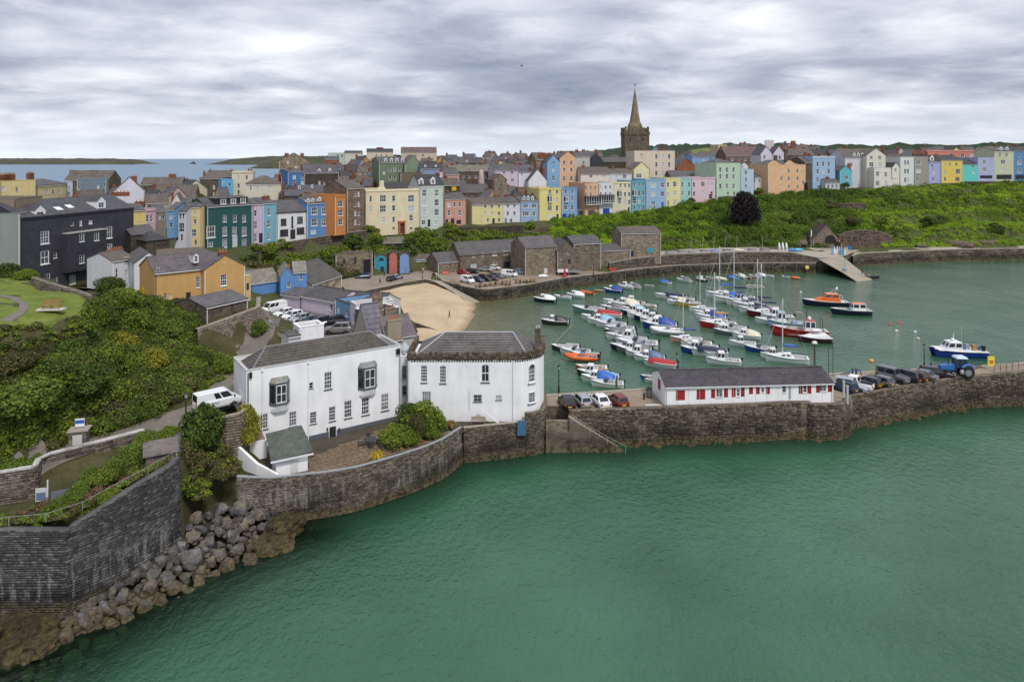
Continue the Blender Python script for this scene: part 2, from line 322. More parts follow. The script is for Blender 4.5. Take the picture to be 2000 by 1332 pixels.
def inside(x,y,PX=LX,PY=LY):
    c = np.zeros(len(x),bool); j = len(PX) - 1
    for i in range(len(PX)):
        k = ((PY[i] > y) != (PY[j] > y)) & (x < (PX[j] - PX[i]) * (y - PY[i]) / (PY[j] - PY[i] + 1e-12) + PX[i]); c ^= k; j = i
    return c
def terrain(name,xs,ys,mat):
    X,Y = np.meshgrid(xs,ys,indexing='ij'); x,y = X.ravel(),Y.ravel(); z = np.full(len(x),-4.0); i = inside(x,y)
    z[i] = H(x[i],y[i]) + (vnoise(x[i],y[i],2.3) - .5) * .18
    prop(link(name,gridmesh(name,np.stack([X,Y,z.reshape(X.shape)],-1),[mat])),kind='structure')
soil = ground((0.035,0.036,0.014),(0.085,0.08,0.035),.4)
terrain('hillside',np.arange(-84,8,.8),np.arange(50,138,.8),soil)
terrain('town_ground',np.r_[np.arange(-420,-150,9),np.arange(-150,400,3.5),np.arange(400,900,25)],np.r_[np.arange(137.2,420,3.2),np.arange(420,1300,22)],ground((0.03,0.045,0.012),(0.1,0.105,0.045),.2))
SHORE = resample([P(-60,1330,0),P(50,1312,0),P(150,1268,0),P(250,1210,0),P(350,1160,0),P(450,1105,0),P(530,1070,0),P(592,1040,0),P(600,1018,0)],60)[:,:2]
def water():
    xs = np.r_[-9000,-4000,-2000,-900,-400,np.arange(-200,-70,13),np.arange(-70,6,.8),np.arange(6,84,1.3),np.arange(84,200,5),260,400,900,2000,4000,9000]
    ys = np.r_[10,20,np.arange(28,108,.8),np.arange(108,300,4),320,400,600,1000,2000,4000,8000,16000,30000]
    X,Y = np.meshgrid(xs,ys,indexing='ij'); V = np.stack([X,Y,np.zeros_like(X)],-1); V = V.transpose(1,0,2).copy(); me = gridmesh('sea',V,[])
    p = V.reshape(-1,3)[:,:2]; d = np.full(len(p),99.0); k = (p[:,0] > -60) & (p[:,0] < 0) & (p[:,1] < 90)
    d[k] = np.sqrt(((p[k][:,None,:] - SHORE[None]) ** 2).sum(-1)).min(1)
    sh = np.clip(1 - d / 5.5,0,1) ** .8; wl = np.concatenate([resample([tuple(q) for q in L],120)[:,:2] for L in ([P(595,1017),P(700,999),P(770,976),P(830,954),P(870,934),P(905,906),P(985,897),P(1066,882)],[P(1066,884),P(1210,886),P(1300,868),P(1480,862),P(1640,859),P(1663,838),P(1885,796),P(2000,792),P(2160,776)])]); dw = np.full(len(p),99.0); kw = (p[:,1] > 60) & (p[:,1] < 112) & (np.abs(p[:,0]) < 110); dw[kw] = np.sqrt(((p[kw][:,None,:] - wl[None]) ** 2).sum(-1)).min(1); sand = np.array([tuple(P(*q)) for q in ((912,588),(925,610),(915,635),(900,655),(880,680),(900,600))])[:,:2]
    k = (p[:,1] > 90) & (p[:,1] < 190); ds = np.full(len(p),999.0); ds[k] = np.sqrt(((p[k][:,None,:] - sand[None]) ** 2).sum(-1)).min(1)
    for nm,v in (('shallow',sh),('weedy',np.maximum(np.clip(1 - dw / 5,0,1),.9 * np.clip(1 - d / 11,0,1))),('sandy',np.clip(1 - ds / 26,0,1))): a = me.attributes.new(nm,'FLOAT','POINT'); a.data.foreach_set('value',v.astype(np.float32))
    t = NT('sea_water'); pos = t.pos()
    def at(n): o = t.n('ShaderNodeAttribute'); o.attribute_name = n; return o.outputs['Fac']
    big = t.noise(pos,.03,4); mid = t.noise(t.pos((.05,.05,1)),1.0,5)
    col = t.ramp(t.math('ADD',t.math('MULTIPLY',big,.6),t.math('MULTIPLY',mid,.4)),(.36,(0.015,0.072,0.034)),(.64,(0.046,0.134,0.074)))
    sx = t.n('ShaderNodeSeparateXYZ'); t.l(pos,sx.inputs[0])
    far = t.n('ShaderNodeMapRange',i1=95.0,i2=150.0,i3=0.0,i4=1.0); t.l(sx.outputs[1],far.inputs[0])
    col = t.mix(far.outputs[0],col,t.ramp(mid,(.35,(0.03,0.085,0.047)),(.66,(0.07,0.128,0.085))))     # greyer inside the harbour: the grey sky's reflection put into the colour
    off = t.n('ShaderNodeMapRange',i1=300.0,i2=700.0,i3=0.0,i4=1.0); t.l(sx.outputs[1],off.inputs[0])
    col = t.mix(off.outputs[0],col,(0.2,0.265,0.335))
    col = t.mix(t.math('MULTIPLY',at('sandy'),.85),col,(0.15,0.125,0.06))
    col = t.mix(t.math('MULTIPLY',at('weedy'),.85),col,(0.006,0.024,0.013))                # dark weed on the footings plus the walls' dark reflection, put into the colour
    t.col(col,0.07,0.5); t.l(t.math('SUBTRACT',.85,t.math('MULTIPLY',off.outputs[0],.8)),t.b.inputs['Specular IOR Level']); t.b.inputs['IOR'].default_value = 1.33; t.l(t.math('ADD',.07,t.math('MULTIPLY',off.outputs[0],.7)),t.b.inputs['Roughness'])
    w1 = t.noise(t.pos((1,.75,1)),1.25,3,.55); w2 = t.noise(t.pos((.8,.5,1)),.22,2,.5); w3 = t.noise(t.pos((1,.8,1)),3.2,3,.6)
    h = t.math('ADD',t.math('ADD',t.math('MULTIPLY',w1,.75),t.math('MULTIPLY',w2,.9)),t.math('MULTIPLY',w3,.3))
    t.bump(h,0.75,0.36); t.l(t.math('SUBTRACT',.75,t.math('MULTIPLY',off.outputs[0],.68)),[n for n in t.t.nodes if n.type == 'BUMP'][0].inputs['Strength'])
    tr = t.n('ShaderNodeBsdfTransparent'); tr.inputs[0].default_value = (0.3,0.5,0.34,1)
    gl = t.n('ShaderNodeBsdfGlossy',i1=0.08); fr = t.n('ShaderNodeFresnel',i0=1.33); ms0 = t.n('ShaderNodeMixShader'); t.l(fr.outputs[0],ms0.inputs[0]); t.l(tr.outputs[0],ms0.inputs[1]); t.l(gl.outputs[0],ms0.inputs[2])
    bn = [n for n in t.t.nodes if n.type == 'BUMP'][0]; t.l(bn.outputs[0],gl.inputs['Normal'])
    ms = t.n('ShaderNodeMixShader'); t.l(t.math('MULTIPLY',at('shallow'),.92),ms.inputs[0]); t.l(t.b.outputs[0],ms.inputs[1]); t.l(ms0.outputs[0],ms.inputs[2]); t.l(ms.outputs[0],t.t.nodes['Material Output'].inputs[0])
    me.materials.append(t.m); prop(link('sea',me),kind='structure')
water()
def ridge(name,pts,depth,mat,seed,rough=.25,n=160):   # pts: (px, z_top, D)
    L = resample([G(a,D,z) for a,z,D in pts],n); k = 14; V = np.zeros((k,n,3))
    for j,t in enumerate(np.linspace(0,1,k)):
        prof = math.sin(min(t * 1.9,1) * math.pi / 2) if t < .55 else math.cos((t - .55) / .45 * math.pi / 2)
        V[j,:,0] = L[:,0]; V[j,:,1] = L[:,1] + t * depth; hh = L[:,2] * prof
        V[j,:,2] = np.where(L[:,2] > 0,hh * (1 - rough * .5 + rough * (.6 * vnoise(L[:,0] + j * 31,L[:,1] * 0 + j * 77,depth * .06,seed) + .4 * vnoise(L[:,0] + j * 57,L[:,1] * 0 + j * 13,depth * .014,seed))) - .5,-.5)
    prop(link(name,gridmesh(name,V,[mat],False)),kind='structure')
head = ground((0.04,0.045,0.035),(0.1,0.095,0.06),.012,0)
ridge('island_hill',[(-500,25,3650),(-200,30,3650),(0,33,3650),(150,32,3650),(205,27,3650),(226,4,3650),(229,0,3650)],500,head,1)
ridge('rock_islet',[(232,0,3600),(238,16,3600),(246,20,3600),(254,2,3600)],60,head,4,n=30)
ridge('rock_islet',[(366,0,3900),(370,10,3900),(373,16,3900),(377,0,3900)],60,head,5,n=24)
ridge('headland_hill',[(398,0,3700),(402,18,3700),(420,32,3650),(470,44,3500),(520,48,3500),(560,44,3400),(640,45,3300),(800,50,3200),(900,44,3200)],600,head,2)
ridge('headland_hill',[(478,0,2400),(486,20,2350),(520,32,2300),(555,40,2300),(620,44,2250),(760,48,2200)],400,ground((0.03,0.04,0.02),(0.085,0.085,0.045),.02,0),3)
wood = ground((0.012,0.026,0.016),(0.042,0.066,0.032),.04,0)
ridge('wooded_hill',[(1120,30,1500),(1180,55,1500),(1230,60,1500),(1300,66,1500),(1380,71,1550),(1480,74,1600),(1600,76,1600),(1750,74,1600),(1850,71,1550),(2000,72,1550),(2300,78,1550)],700,wood,6,.34,620)
ridge('field_hill',[(1330,20,1250),(1352,44,1250),(1390,56,1250),(1450,58,1250),(1500,50,1250),(1530,20,1250)],220,ground((0.1,0.13,0.04),(0.2,0.22,0.08),.02,0),7,.1,40)
def blob_leaves(cs,rs,per,size,flat_=.75,up=.35):       # leaves on the shells of many blobs: (n,4,3)
    cs = np.asarray(cs,float); rs = np.asarray(rs,float); n = len(cs); d = NR.normal(size=(n,per,3)); d /= np.linalg.norm(d,axis=-1,keepdims=True); d[...,2] = np.where(d[...,2] < -.35,-d[...,2],d[...,2])
    rad = rs[:,None,None] * (0.62 + .45 * NR.random((n,per,1)) ** .6); c = (cs[:,None,:] + d * rad * np.array([1,1,flat_])).reshape(-1,3); nn = d.reshape(-1,3) + NR.normal(size=(n * per,3)) * .55; nn[:,2] += up
    nn /= np.linalg.norm(nn,axis=-1,keepdims=True); a = np.cross(nn,NR.normal(size=nn.shape)); a /= np.linalg.norm(a,axis=-1,keepdims=True); b = np.cross(nn,a)
    s = (size * (.6 + .8 * NR.random(len(c))))[:,None]; return np.stack([c - a * s,c - b * s * .55,c + a * s,c + b * s * .55],1)
L_MID = leafy((0.026,0.048,0.007),(0.112,0.165,0.016),(0.25,0.3,0.034)); L_DARK = leafy((0.013,0.027,0.006),(0.05,0.085,0.012),(0.13,0.18,0.025)); L_LITE = leafy((0.05,0.085,0.012),(0.115,0.175,0.022),(0.2,0.27,0.045))
L_YEL = leafy((0.1,0.105,0.012),(0.22,0.21,0.02),(0.36,0.33,0.045)); L_GOLD = leafy((0.2,0.14,0.008),(0.5,0.35,0.012),(0.62,0.46,0.02)); L_PURP = leafy((0.01,0.007,0.011),(0.02,0.013,0.019),(0.04,0.03,0.03))
L_BRACK = leafy((0.028,0.046,0.004),(0.105,0.15,0.01),(0.22,0.265,0.022),.06); L_OLIVE = leafy((0.04,0.045,0.013),(0.09,0.09,0.028),(0.17,0.15,0.06)); L_RED = leafy((0.09,0.05,0.03),(0.17,0.1,0.06),(0.26,0.17,0.1)); L_GREY = leafy((0.05,0.075,0.05),(0.1,0.14,0.095),(0.17,0.21,0.15))
bark = flat((0.06,0.045,0.03),0.9)
def crown_mesh(nm,nb,per,size,seed,tall=1.0,leafmat=None):      # unit crown, radius about 1, standing on z=0
    rr = np.random.default_rng(seed); d = rr.normal(size=(nb,3)); d /= np.linalg.norm(d,axis=1,keepdims=True); d[:,2] = np.abs(d[:,2]) * tall
    c = d * (.35 + .42 * rr.random((nb,1))); c[:,2] += .25; return quads(nm,blob_leaves(c,.24 + .2 * rr.random(nb),per,size),[leafmat or L_MID])
CROWN = [crown_mesh('crown',26,130,.075,s) for s in (1,2,3)]; CROWN_T = [crown_mesh('crown',34,130,.07,s,1.5) for s in (4,5)]; CROWN_BIG = [crown_mesh('crown',48,210,.05,s) for s in (6,7)]
_tr = MB(); _tr.tube([(0,0,-.6),(.02,.01,.1),(-.02,.02,.5)],[.07,.06,.03],7)
for _k in range(5): _a = _k * 1.26; _tr.tube([(0,0,.05),(.18 * math.cos(_a),.18 * math.sin(_a),.3),(.42 * math.cos(_a),.42 * math.sin(_a),.55)],[.035,.025,.01],5)
TRUNK = _tr.mesh('trunk',[bark],True)
def plant(name,label,cat,loc,r,h,mat,kind=CROWN,group=None,k=None):
    t = thing(name,label,cat,loc,R.random() * 6,group); me = kind[(k if k is not None else R.randrange(99)) % len(kind)]
    link('crown',me,t,scale=(r,r,h),mats=[mat]); link('trunk',TRUNK,t,scale=(r,r,h)); return t
def cover(name,blobs,mat,per,size,flat_=.75):          # ground cover nobody could count
    b = np.array(blobs); me = quads(name,blob_leaves(b[:,:3],b[:,3],per,size,flat_),[mat]); return prop(link(name,me),kind='stuff')
def scatter(poly,n,rmin,rmax,lift=.3):                   # blobs on the land inside a polygon of (px, D)
    p = [G(a,d,0) for a,d in poly]; px_ = np.array([q.x for q in p]); py_ = np.array([q.y for q in p]); out = []
    while len(out) < n:
        x = NR.uniform(px_.min(),px_.max(),4000); y = NR.uniform(py_.min(),py_.max(),4000); i = inside(x,y,px_,py_); x,y = x[i],y[i]; r = NR.uniform(rmin,rmax,len(x)) ; z = H(x,y) + lift * r
        out += list(zip(x,y,z,r))
    return out[:n]
def stones_mesh(nm,V,mat):                 # V (n,8,3): 0-3 back, 4-7 front
    n = len(V); me = bpy.data.meshes.new(nm); me.vertices.add(8 * n); me.vertices.foreach_set('co',np.asarray(V,np.float32).ravel())
    f = np.array([(4,5,6,7),(0,1,5,4),(1,2,6,5),(2,3,7,6),(3,0,4,7)]); q = (f[None] + 8 * np.arange(n)[:,None,None]).reshape(-1,4); m = len(q)
    me.loops.add(4 * m); me.loops.foreach_set('vertex_index',q.astype(np.int32).ravel()); me.polygons.add(m); me.polygons.foreach_set('loop_start',np.arange(0,4 * m,4,dtype=np.int32))
    me.materials.append(mat); me.update(calc_edges=True); return me
def stonewall(name,label,foot,tops,mat,course=.3,length=.6,batter=.05,coping=None,width=.6,singles=0,cap=True,group=None,proud=.06,gap=.013):
    fp = np.array([tuple(p) for p in foot],float); d = np.r_[0,np.cumsum(np.linalg.norm(np.diff(fp[:,:2],axis=0),axis=1))]; Ltot = d[-1]; tops = np.array(tops,float)
    root = thing(name,label,'wall',tuple(fp[0]),0,group); off = np.array(fp[0])
    seg = np.diff(fp[:,:2],axis=0); seg /= np.linalg.norm(seg,axis=1,keepdims=True) + 1e-9
    def at(s,z,out=0.0):
        s = np.asarray(s,float); k = np.clip(np.searchsorted(d,s,'right') - 1,0,len(seg) - 1)
        x = np.interp(s,d,fp[:,0]); y = np.interp(s,d,fp[:,1]); zb = np.interp(s,d,fp[:,2]); nx,ny = seg[k,1],-seg[k,0]; o = out - batter * (z - zb); return np.stack([x + nx * o,y + ny * o,z + 0 * s],-1)
    zt = lambda s: np.interp(s,d,tops)
    zb = lambda s: np.interp(s,d,fp[:,2])
    S = np.linspace(0,Ltot,max(12,int(Ltot / 1.0))); bt,tp = at(S,zb(S) - 1.2,-.04),at(S,zt(S),-.04); bk = at(S,zt(S),-width)
    core = gridmesh('core',np.stack([bt,tp,bk,at(S,zb(S) - 1.2,-width)]) - off,[mat],False); link('core',core,root)
    V = []; z = fp[:,2].min() - .3; zmax = tops.max()
    while z < zmax:
        h = course * R.uniform(.75,1.3); s = -R.random() * length
        while s < Ltot:
            l = length * R.uniform(.55,1.6); a,b = max(s,0),min(s + l,Ltot); s += l; m = (a + b) / 2
            if b - a < .1 or z < zb(m) - .4: continue
            top = min(z + h,float(zt(m)))
            if top - z < .07: continue
            g = gap; p = R.uniform(.15,1) * proud; i = min(.028,course * .09); J = [R.uniform(-.5,.5) * i for _ in range(9)]
            V.append(at(np.array([a + g,b - g,b - g,a + g,a + g + i + J[0],b - g - i + J[1],b - g - i + J[2],a + g + i + J[3]]),np.array([z + g,z + g,top - g,top - g,z + g + i + J[4],z + g + i + J[5],top - g - i + J[6],top - g - i + J[7]]),np.array([-.06,-.06,-.06,-.06,p,p + J[8],p + J[8],p])))
        z += h
    V = np.array(V)
    if singles:                              # the stones that show largest are objects of their own
        c = V.mean(1); sz = np.linalg.norm(V[:,5] - V[:,4],axis=1) / np.linalg.norm(c - np.array([0,0,HC]),axis=1); sz[(np.abs(c[:,0] / c[:,1]) > .76)] = 0; o = np.argsort(-sz)
        for k in o[:singles]: link('stone',stones_mesh('stone',(V[k] - c[k])[None],mat),root,tuple(c[k] - off))
        V = V[o[singles:]]
    prop(link('stonework',stones_mesh('stonework',V - off,mat),root),kind='stuff')
    if coping:
        th,ow,cm = coping; n_ = max(3,int(Ltot / 1.1)); e = np.linspace(0,Ltot,n_ + 1); CV = []
        for a,b in zip(e,e[1:]):
            a += .012; b -= .012; za,zb_ = float(zt(a)),float(zt(b)); jz = R.uniform(-.015,.015)
            A0,B0 = at(np.array(a),za,-width - ow + batter * (za - float(zb(a)))),at(np.array(b),zb_,-width - ow + batter * (zb_ - float(zb(b)))); A1,B1 = at(np.array(a),za,ow),at(np.array(b),zb_,ow); u = np.array([0,0,th + jz]); lo = np.array([0,0,.004])
            m = MB(); m.hexa([A1 + lo,B1 + lo,B0 + lo,A0 + lo],[A1 + u,B1 + u,B0 + u,A0 + u]); ce = (A1 + B0) / 2
            m.build('coping_stone',cm,root,off=Vector(ce)).location = tuple(ce - off)
    return root
WALL_G = blocks((0.066,0.063,0.062),(0.18,0.172,0.166),True,True); WALL_B = blocks((0.105,0.085,0.063),(0.27,0.225,0.17)); WALL_T = blocks((0.112,0.093,0.072),(0.29,0.245,0.195),True,True); WALL_L = blocks((0.16,0.125,0.093),(0.3,0.25,0.2),False)
near_foot = [P(-90,1215,0),P(0,1206,0),P(128,1200,.2),P(250,1124,1.2),P(352,1046,2.2),G(358,72,5)]
stonewall('sea_wall','tall dark grey stone retaining wall rising from the boulders, white streaks low down',near_foot,[7.15,7.1,7.0,8.45,9.3,9.4],WALL_G,.2,.46,.03,None,.7,300,gap=.009,proud=.045)
terr_foot = [P(462,985,2.6),P(530,1003,1.2),P(595,1017,0),P(640,1011,0),P(700,999,0),P(770,976,0),P(830,954,0),P(870,934,0),P(905,906,0)]
stonewall('terrace_wall','curved stone sea wall carrying the paved terrace of the long white house',terr_foot,[5.3,4.75,4.7,4.68,4.66,4.64,4.62,4.6,4.5],WALL_T,.19,.4,.05,(.1,.04,flat((0.27,0.29,0.31),.7)),.45)
stonewall('bastion_wall','stone sea wall under the white house with the battlements',[P(906,905.5,0),P(985,896.5,0),P(1026,891.5,0)],[4.35,4.35,4.4],WALL_B,.21,.46,.03,(.09,.03,concrete),.5)
stonewall('turret_wall','rounded stone wall wrapping the foot of the white house at the quay',[P(1026.5,890.5,0),P(1044,889,0),P(1057,885.5,0),P(1066,880,0),G(1069,91.5,0),G(1067,95,0)],[5.4] * 6,WALL_B,.21,.44,.02,None,.5)
pier_foot = [P(1112,874,0),P(1200,871,0),P(1300,868,0),P(1480,862,0),P(1572,855,0),P(1590,860,0),P(1640,859,0),P(1659,852,0),P(1663,838,0),P(1780,815,0),P(1885,797,0),P(1940,795,0),P(2000,792,0),P(2160,776,0)]
stonewall('pier_wall','long rough stone outer wall of the harbour pier with weed along the waterline',pier_foot,[4.8,4.8,4.85,4.9,4.9,4.75,4.7,4.65,4.6,4.6,4.7,4.85,5.1,5.4],WALL_B,.23,.5,.045,None,.7,proud=.09)
FARQ = [(866,192),(905,184.5),(935,180.8),(955,180.3),(1032,187),(1100,197),(1152,202),(1254,214),(1324,220),(1450,225),(1540,225),(1594,225)]
stonewall('harbour_wall','long weedy stone wall round the far side of the harbour',[G(a,d,0) for a,d in FARQ],[3.2] * 12,blocks((0.085,0.078,0.06),(0.2,0.175,0.13)),.45,.95,.03,(.1,.05,concrete),.6)
UPQ = [(1190,211.5),(1236,216),(1305,222),(1450,227.6),(1545,228),(1600,227.6)]
stonewall('upper_quay_wall','upper stone parapet wall of the far quay below the covered dinghies',[G(a,d,3.25) for a,d in UPQ],[5.3,6,6.3,6.5,6.2,4.5],blocks((0.1,0.088,0.068),(0.22,0.19,0.15),False),.45,.9,.02,(.12,.05,concrete),.6)
SEAW = [(1667,234),(1680,240),(1760,244.5),(1843,249.5),(1930,252),(2010,253),(2260,262)]
stonewall('promenade_wall','low masonry sea wall along the foot of the green cliff',[G(a,d,0) for a,d in SEAW],[4.2] * 7,blocks((0.12,0.1,0.075),(0.26,0.22,0.165)),.5,1.1,.05,(.25,.1,concrete),.8)
def sheet(name,lines,mat,n=40,m=6,jz=0.0,parent=None):
    V = loft(lines,n,m)
    if jz: V[:,:,2] += (vnoise(V[:,:,0],V[:,:,1],3.0) - .5) * jz
    return prop(link(name,gridmesh(name,V,[mat])),kind='structure')
IN = [P(1050,772.5,4.4),P(1110,769,4.4),P(1285,758,4.4),P(1640,729,4.4),P(1800,721,4.4),P(1900,716,4.4),P(2000,708,4.4),P(2170,695,4.4)]
OUT = [G(1050,92.6,4.4),G(1110,92.4,4.4)] + [Vector((p.x,p.y + .75,4.4)) for p in pier_foot]
sheet('pier_pavement',[OUT,IN],quay_mat,120,8)
prop(MB().box(50 * 92.5 / F,92.3,-2,112 * 92.5 / F,92.62,4.39).build('landing_back_wall',stone((0.13,0.105,0.08),1.6)),kind='structure')
mb = MB()
for a,b in zip(IN,IN[1:]):
    mb.hexa([(a.x,a.y - .5,4.41),(b.x,b.y - .5,4.41),(b.x,b.y,4.41),(a.x,a.y,4.41)],[(a.x,a.y - .5,4.53),(b.x,b.y - .5,4.53),(b.x,b.y,4.53),(a.x,a.y,4.53)])
prop(mb.build('quay_edge_path',concrete),kind='structure')
sheet('inner_quay_wall',[[Vector((p.x,p.y - .02,-2)) for p in IN],[Vector((p.x,p.y - .02,4.4)) for p in IN]],stone((0.11,0.09,0.07)),60,3)
sheet('car_park_pavement',[[G(a,d + .6,3.06) for a,d in FARQ],[G(836,216,3.06),G(900,220,3.06),G(1060,224,3.06),G(1290,236,3.06),G(1600,236,3.06)]],quay_mat,60,6)
sheet('upper_quay_pavement',[[G(a,d + .6,z) for (a,d),z in zip(UPQ,(4.9,5.5,5.85,6.0,5.8,4.3))],[G(1190,232,5.1),G(1290,239,5.6),G(1400,242,6.05),G(1500,244,6),G(1600,249,5)]],concrete,50,4)
sheet('slip_apron',[[G(1596,228.2,4.35),G(1625,230,4.3),G(1645,233,4.3)],[G(1590,249,5.05),G(1640,251,4.7),G(1690,252,4.5)]],concrete,12,5)
sheet('boat_slipway',[[G(1598,226.5,4.34),P(1645,532,2),P(1682,556,-.6)],[G(1646,232.5,4.3),P(1678,527,2),P(1712,553,-.6)]],ground((0.22,0.2,0.16),(0.36,0.31,0.25),.3),16,5)
sheet('slipway_side_wall',[[G(1597,226,-1),P(1644,533,-1),P(1681,557,-1)],[G(1597,226.3,4.34),P(1645,532.3,2),P(1682,556.5,-.6)]],stone((0.13,0.11,0.085)),14,2)
sheet('promenade_path',[[G(a,d + .8,3.95) for a,d in SEAW],[G(1667,250,4.3),G(1760,254,4.3),G(1850,258,4.3),G(2010,262,4.3),G(2260,274,4.3)]],concrete,30,3)
sand = NT('sand'); _p = sand.pos(); _s = sand.n('ShaderNodeSeparateXYZ'); sand.l(_p,_s.inputs[0])
_c = sand.ramp(sand.math('ADD',sand.math('MULTIPLY',sand.noise(_p,.12,6,.6),.6),sand.math('MULTIPLY',sand.noise(_p,1.6,4),.4)),(.36,(0.36,0.27,0.165)),(.5,(0.47,0.36,0.235)),(.66,(0.52,0.41,0.28)))
_w = sand.ramp(sand.math('ADD',_s.outputs[2],sand.math('MULTIPLY',sand.noise(_p,.3,4),.5)),(.2,(1,1,1)),(.75,(0,0,0)))
sand.bump(sand.noise(_p,2.2,5),.35,.12); sand.col(sand.mix(sand.math('MULTIPLY',_w,.8),_c,(0.19,0.13,0.075)),.9,.2)
sheet('beach',[[P(700,572,2.9),P(745,566,2.9),P(800,556,2.8),P(832,553,2.7),P(850,557,2.4),P(885,573,1.5),P(920,588,.35)],[P(720,610,2.8),P(790,585,2.6),P(850,580,2.2),P(900,592,.9),P(928,598,0),P(940,600,-.5)],
                [P(760,660,2.5),P(830,640,1.9),P(880,625,1.1),P(915,622,.25),P(935,618,-.3),P(950,612,-1)],[P(790,720,2),P(850,690,1.2),P(885,660,.5),P(905,648,0),P(930,640,-.6),P(960,630,-1.6)]],sand.m,60,10,.25)
sheet('beach_slipway',[[P(838,545.5,3.1),P(876,568,1.7),P(914,593,.1)],[P(862,549,3.1),P(900,570,1.7),P(944,593,-.3)]],ground((0.26,0.225,0.18),(0.36,0.31,0.25),.3),14,4)
stonewall('beach_wall','dark stone wall curving round the top of the sandy beach',[P(690,584,2.4),P(746,572,2.4),P(800,560,2.4),P(832,555.5,2.3),P(846,557,2.2),P(876,573,.9),P(912,594,-.2)],[3.8,3.8,3.8,3.7,3.3,2,.5],blocks((0.075,0.065,0.052),(0.17,0.15,0.12),False),.4,.8,.03,(.1,.03,concrete),.5)
stonewall('beach_side_wall','dark stone wall running down the sand behind the battlemented house',[P(806,640,2.2),P(857,655,.3)],[3.4,1.2],blocks((0.07,0.06,0.05),(0.15,0.13,0.105),False),.4,.8,.03,None,.5)
sheet('harbour_street',[[P(690,578,3.25),P(746,566,3.25),P(800,553,3.2),P(840,547,3.15)],[G(655,187,4.3),G(720,201,3.6),G(800,205,3.45),G(850,214,3.2)]],ground((0.2,0.165,0.13),(0.3,0.25,0.2),.25),24,5)
def drape(name,edges,mat,lift=.05,n=40,m=6):
    V = loft(edges,n,m); V[:,:,2] = H(V[:,:,0],V[:,:,1]).reshape(V.shape[:2]) + lift; return prop(link(name,gridmesh(name,V,[mat])),kind='structure')
road_c = [P(-60,948,8.15),P(0,929,8.35),P(100,895,8.7),P(200,864,8.95),P(300,831,9.05),P(360,806,9.15),P(425,783,9.25),G(448,89,9.3),G(478,99,9.0),G(520,114,8.7),G(540,128,8.5)]
def strip(pts,w):
    L = resample(pts,50); t = np.gradient(L,axis=0); t /= np.linalg.norm(t[:,:2],axis=1,keepdims=True); nn = np.stack([-t[:,1],t[:,0],0 * t[:,0]],-1); return L + nn * w,L - nn * w
a_,b_ = strip(road_c,1.75); drape('lane_road',[a_,b_],asphalt,.07,90,6)
drape('car_park_pavement',[[G(500,131,0),G(560,120,0),G(620,106,0),G(700,99,0)],[G(505,142,0),G(560,139,0),G(640,128,0),G(735,108,0)]],asphalt,.06,40,10)
lawn = NT('lawn_grass'); _p = lawn.pos(); lawn.bump(lawn.noise(_p,12,4),.6,.06)
lawn.col(lawn.ramp(lawn.math('ADD',lawn.math('MULTIPLY',lawn.noise(_p,.35,6,.65),.6),lawn.math('MULTIPLY',lawn.noise(_p,6,4),.4)),(.35,(0.075,0.105,0.017)),(.5,(0.13,0.165,0.03)),(.66,(0.2,0.22,0.055))),.9,.15)
drape('lawn',[[P(-90,543,20.6),P(0,543,20.5),P(62,550,20.2),P(125,572,19.9),P(196,596,18.6)],[P(-90,650,20),P(0,642,20),P(60,638,19.8),P(130,622,19.4),P(180,606,18.8)]],lawn.m,.06,50,20)
a_,b_ = strip([P(-40,577,20.2),P(0,579,20.2),P(28,584,20.1),P(46,594,20),P(46,606,20),P(25,618,20),P(0,628,20),P(-40,640,20)],.42); drape('park_path',[a_,b_],ground((0.14,0.12,0.11),(0.2,0.18,0.165)),.1,60,3)
terr = NT('paving_stone'); _p = terr.pos(); terr.bump(terr.noise(_p,6,5),.4,.03)
terr.col(terr.ramp(terr.math('ADD',terr.math('MULTIPLY',terr.island(),.4),terr.math('MULTIPLY',terr.noise(_p,.5,6,.65),.6)),(.25,(0.11,0.078,0.05)),(.5,(0.2,0.145,0.095)),(.72,(0.34,0.265,0.185))),.9,.2)
def win_mesh(kind,fr,gl,sill=None):       # unit window in the xz plane, looking towards -y; slot 0 frame, slot 1 glass
    m = MB(); a = .5; nx,nz,arch = {'p': (1,1,0),'s': (1,2,0),'s2': (2,2,0),'s4': (4,4,0),'s3': (3,4,0),'t': (3,2,0),'a': (2,2,1),'a4': (4,5,1),'v': (2,1,0),'q': (2,3,0)}[kind]
    fw = .1 if nx < 3 else .075; fh = .06; bw = .035 if nx > 2 else .05
    m.box(-a,-.0,-a,-a + fw,.06,a); m.box(a - fw,0,-a,a,.06,a); m.box(-a + fw,0,-a,a - fw,.06,-a + fh)
    m.box(-a + fw,0,a - fh,a - fw,.06,a)
    for i in range(1,nx): x = -a + fw + (1 - 2 * fw) * i / nx; m.box(x - bw / 2,.008,-a + fh,x + bw / 2,.055,a - fh)
    for i in range(1,nz):
        z = -a + fh + (1 - 2 * fh) * i / nz; t = .045 if (nz == 2 or i * 2 == nz) else .022; m.box(-a + fw,.004,z - t / 2,a - fw,.058,z + t / 2)
    m.box(-a - .06,-.17,-a - .055,a + .06,.0,-a,0 if sill is None else 2 if gl else 1)   # sill
    if gl: m.box(-a + fw,.03,-a + fh,a - fw,.05,a - fh,1)
    return m.mesh('window',[fr] + ([gl] if gl else []) + ([sill] if sill else []))
GL = glass(); GL2 = glass((0.09,0.1,0.11)); GL3 = flat((0.4,0.41,0.42),.3)
_wm = {}; RBAY = slate((0.2,0.2,0.205))
def wmesh(kind,fr,gl,sill=None):
    k = (kind,fr.name,gl.name if gl else None,sill.name if sill else None)
    if k not in _wm: _wm[k] = win_mesh(kind,fr,gl,sill)
    return _wm[k]
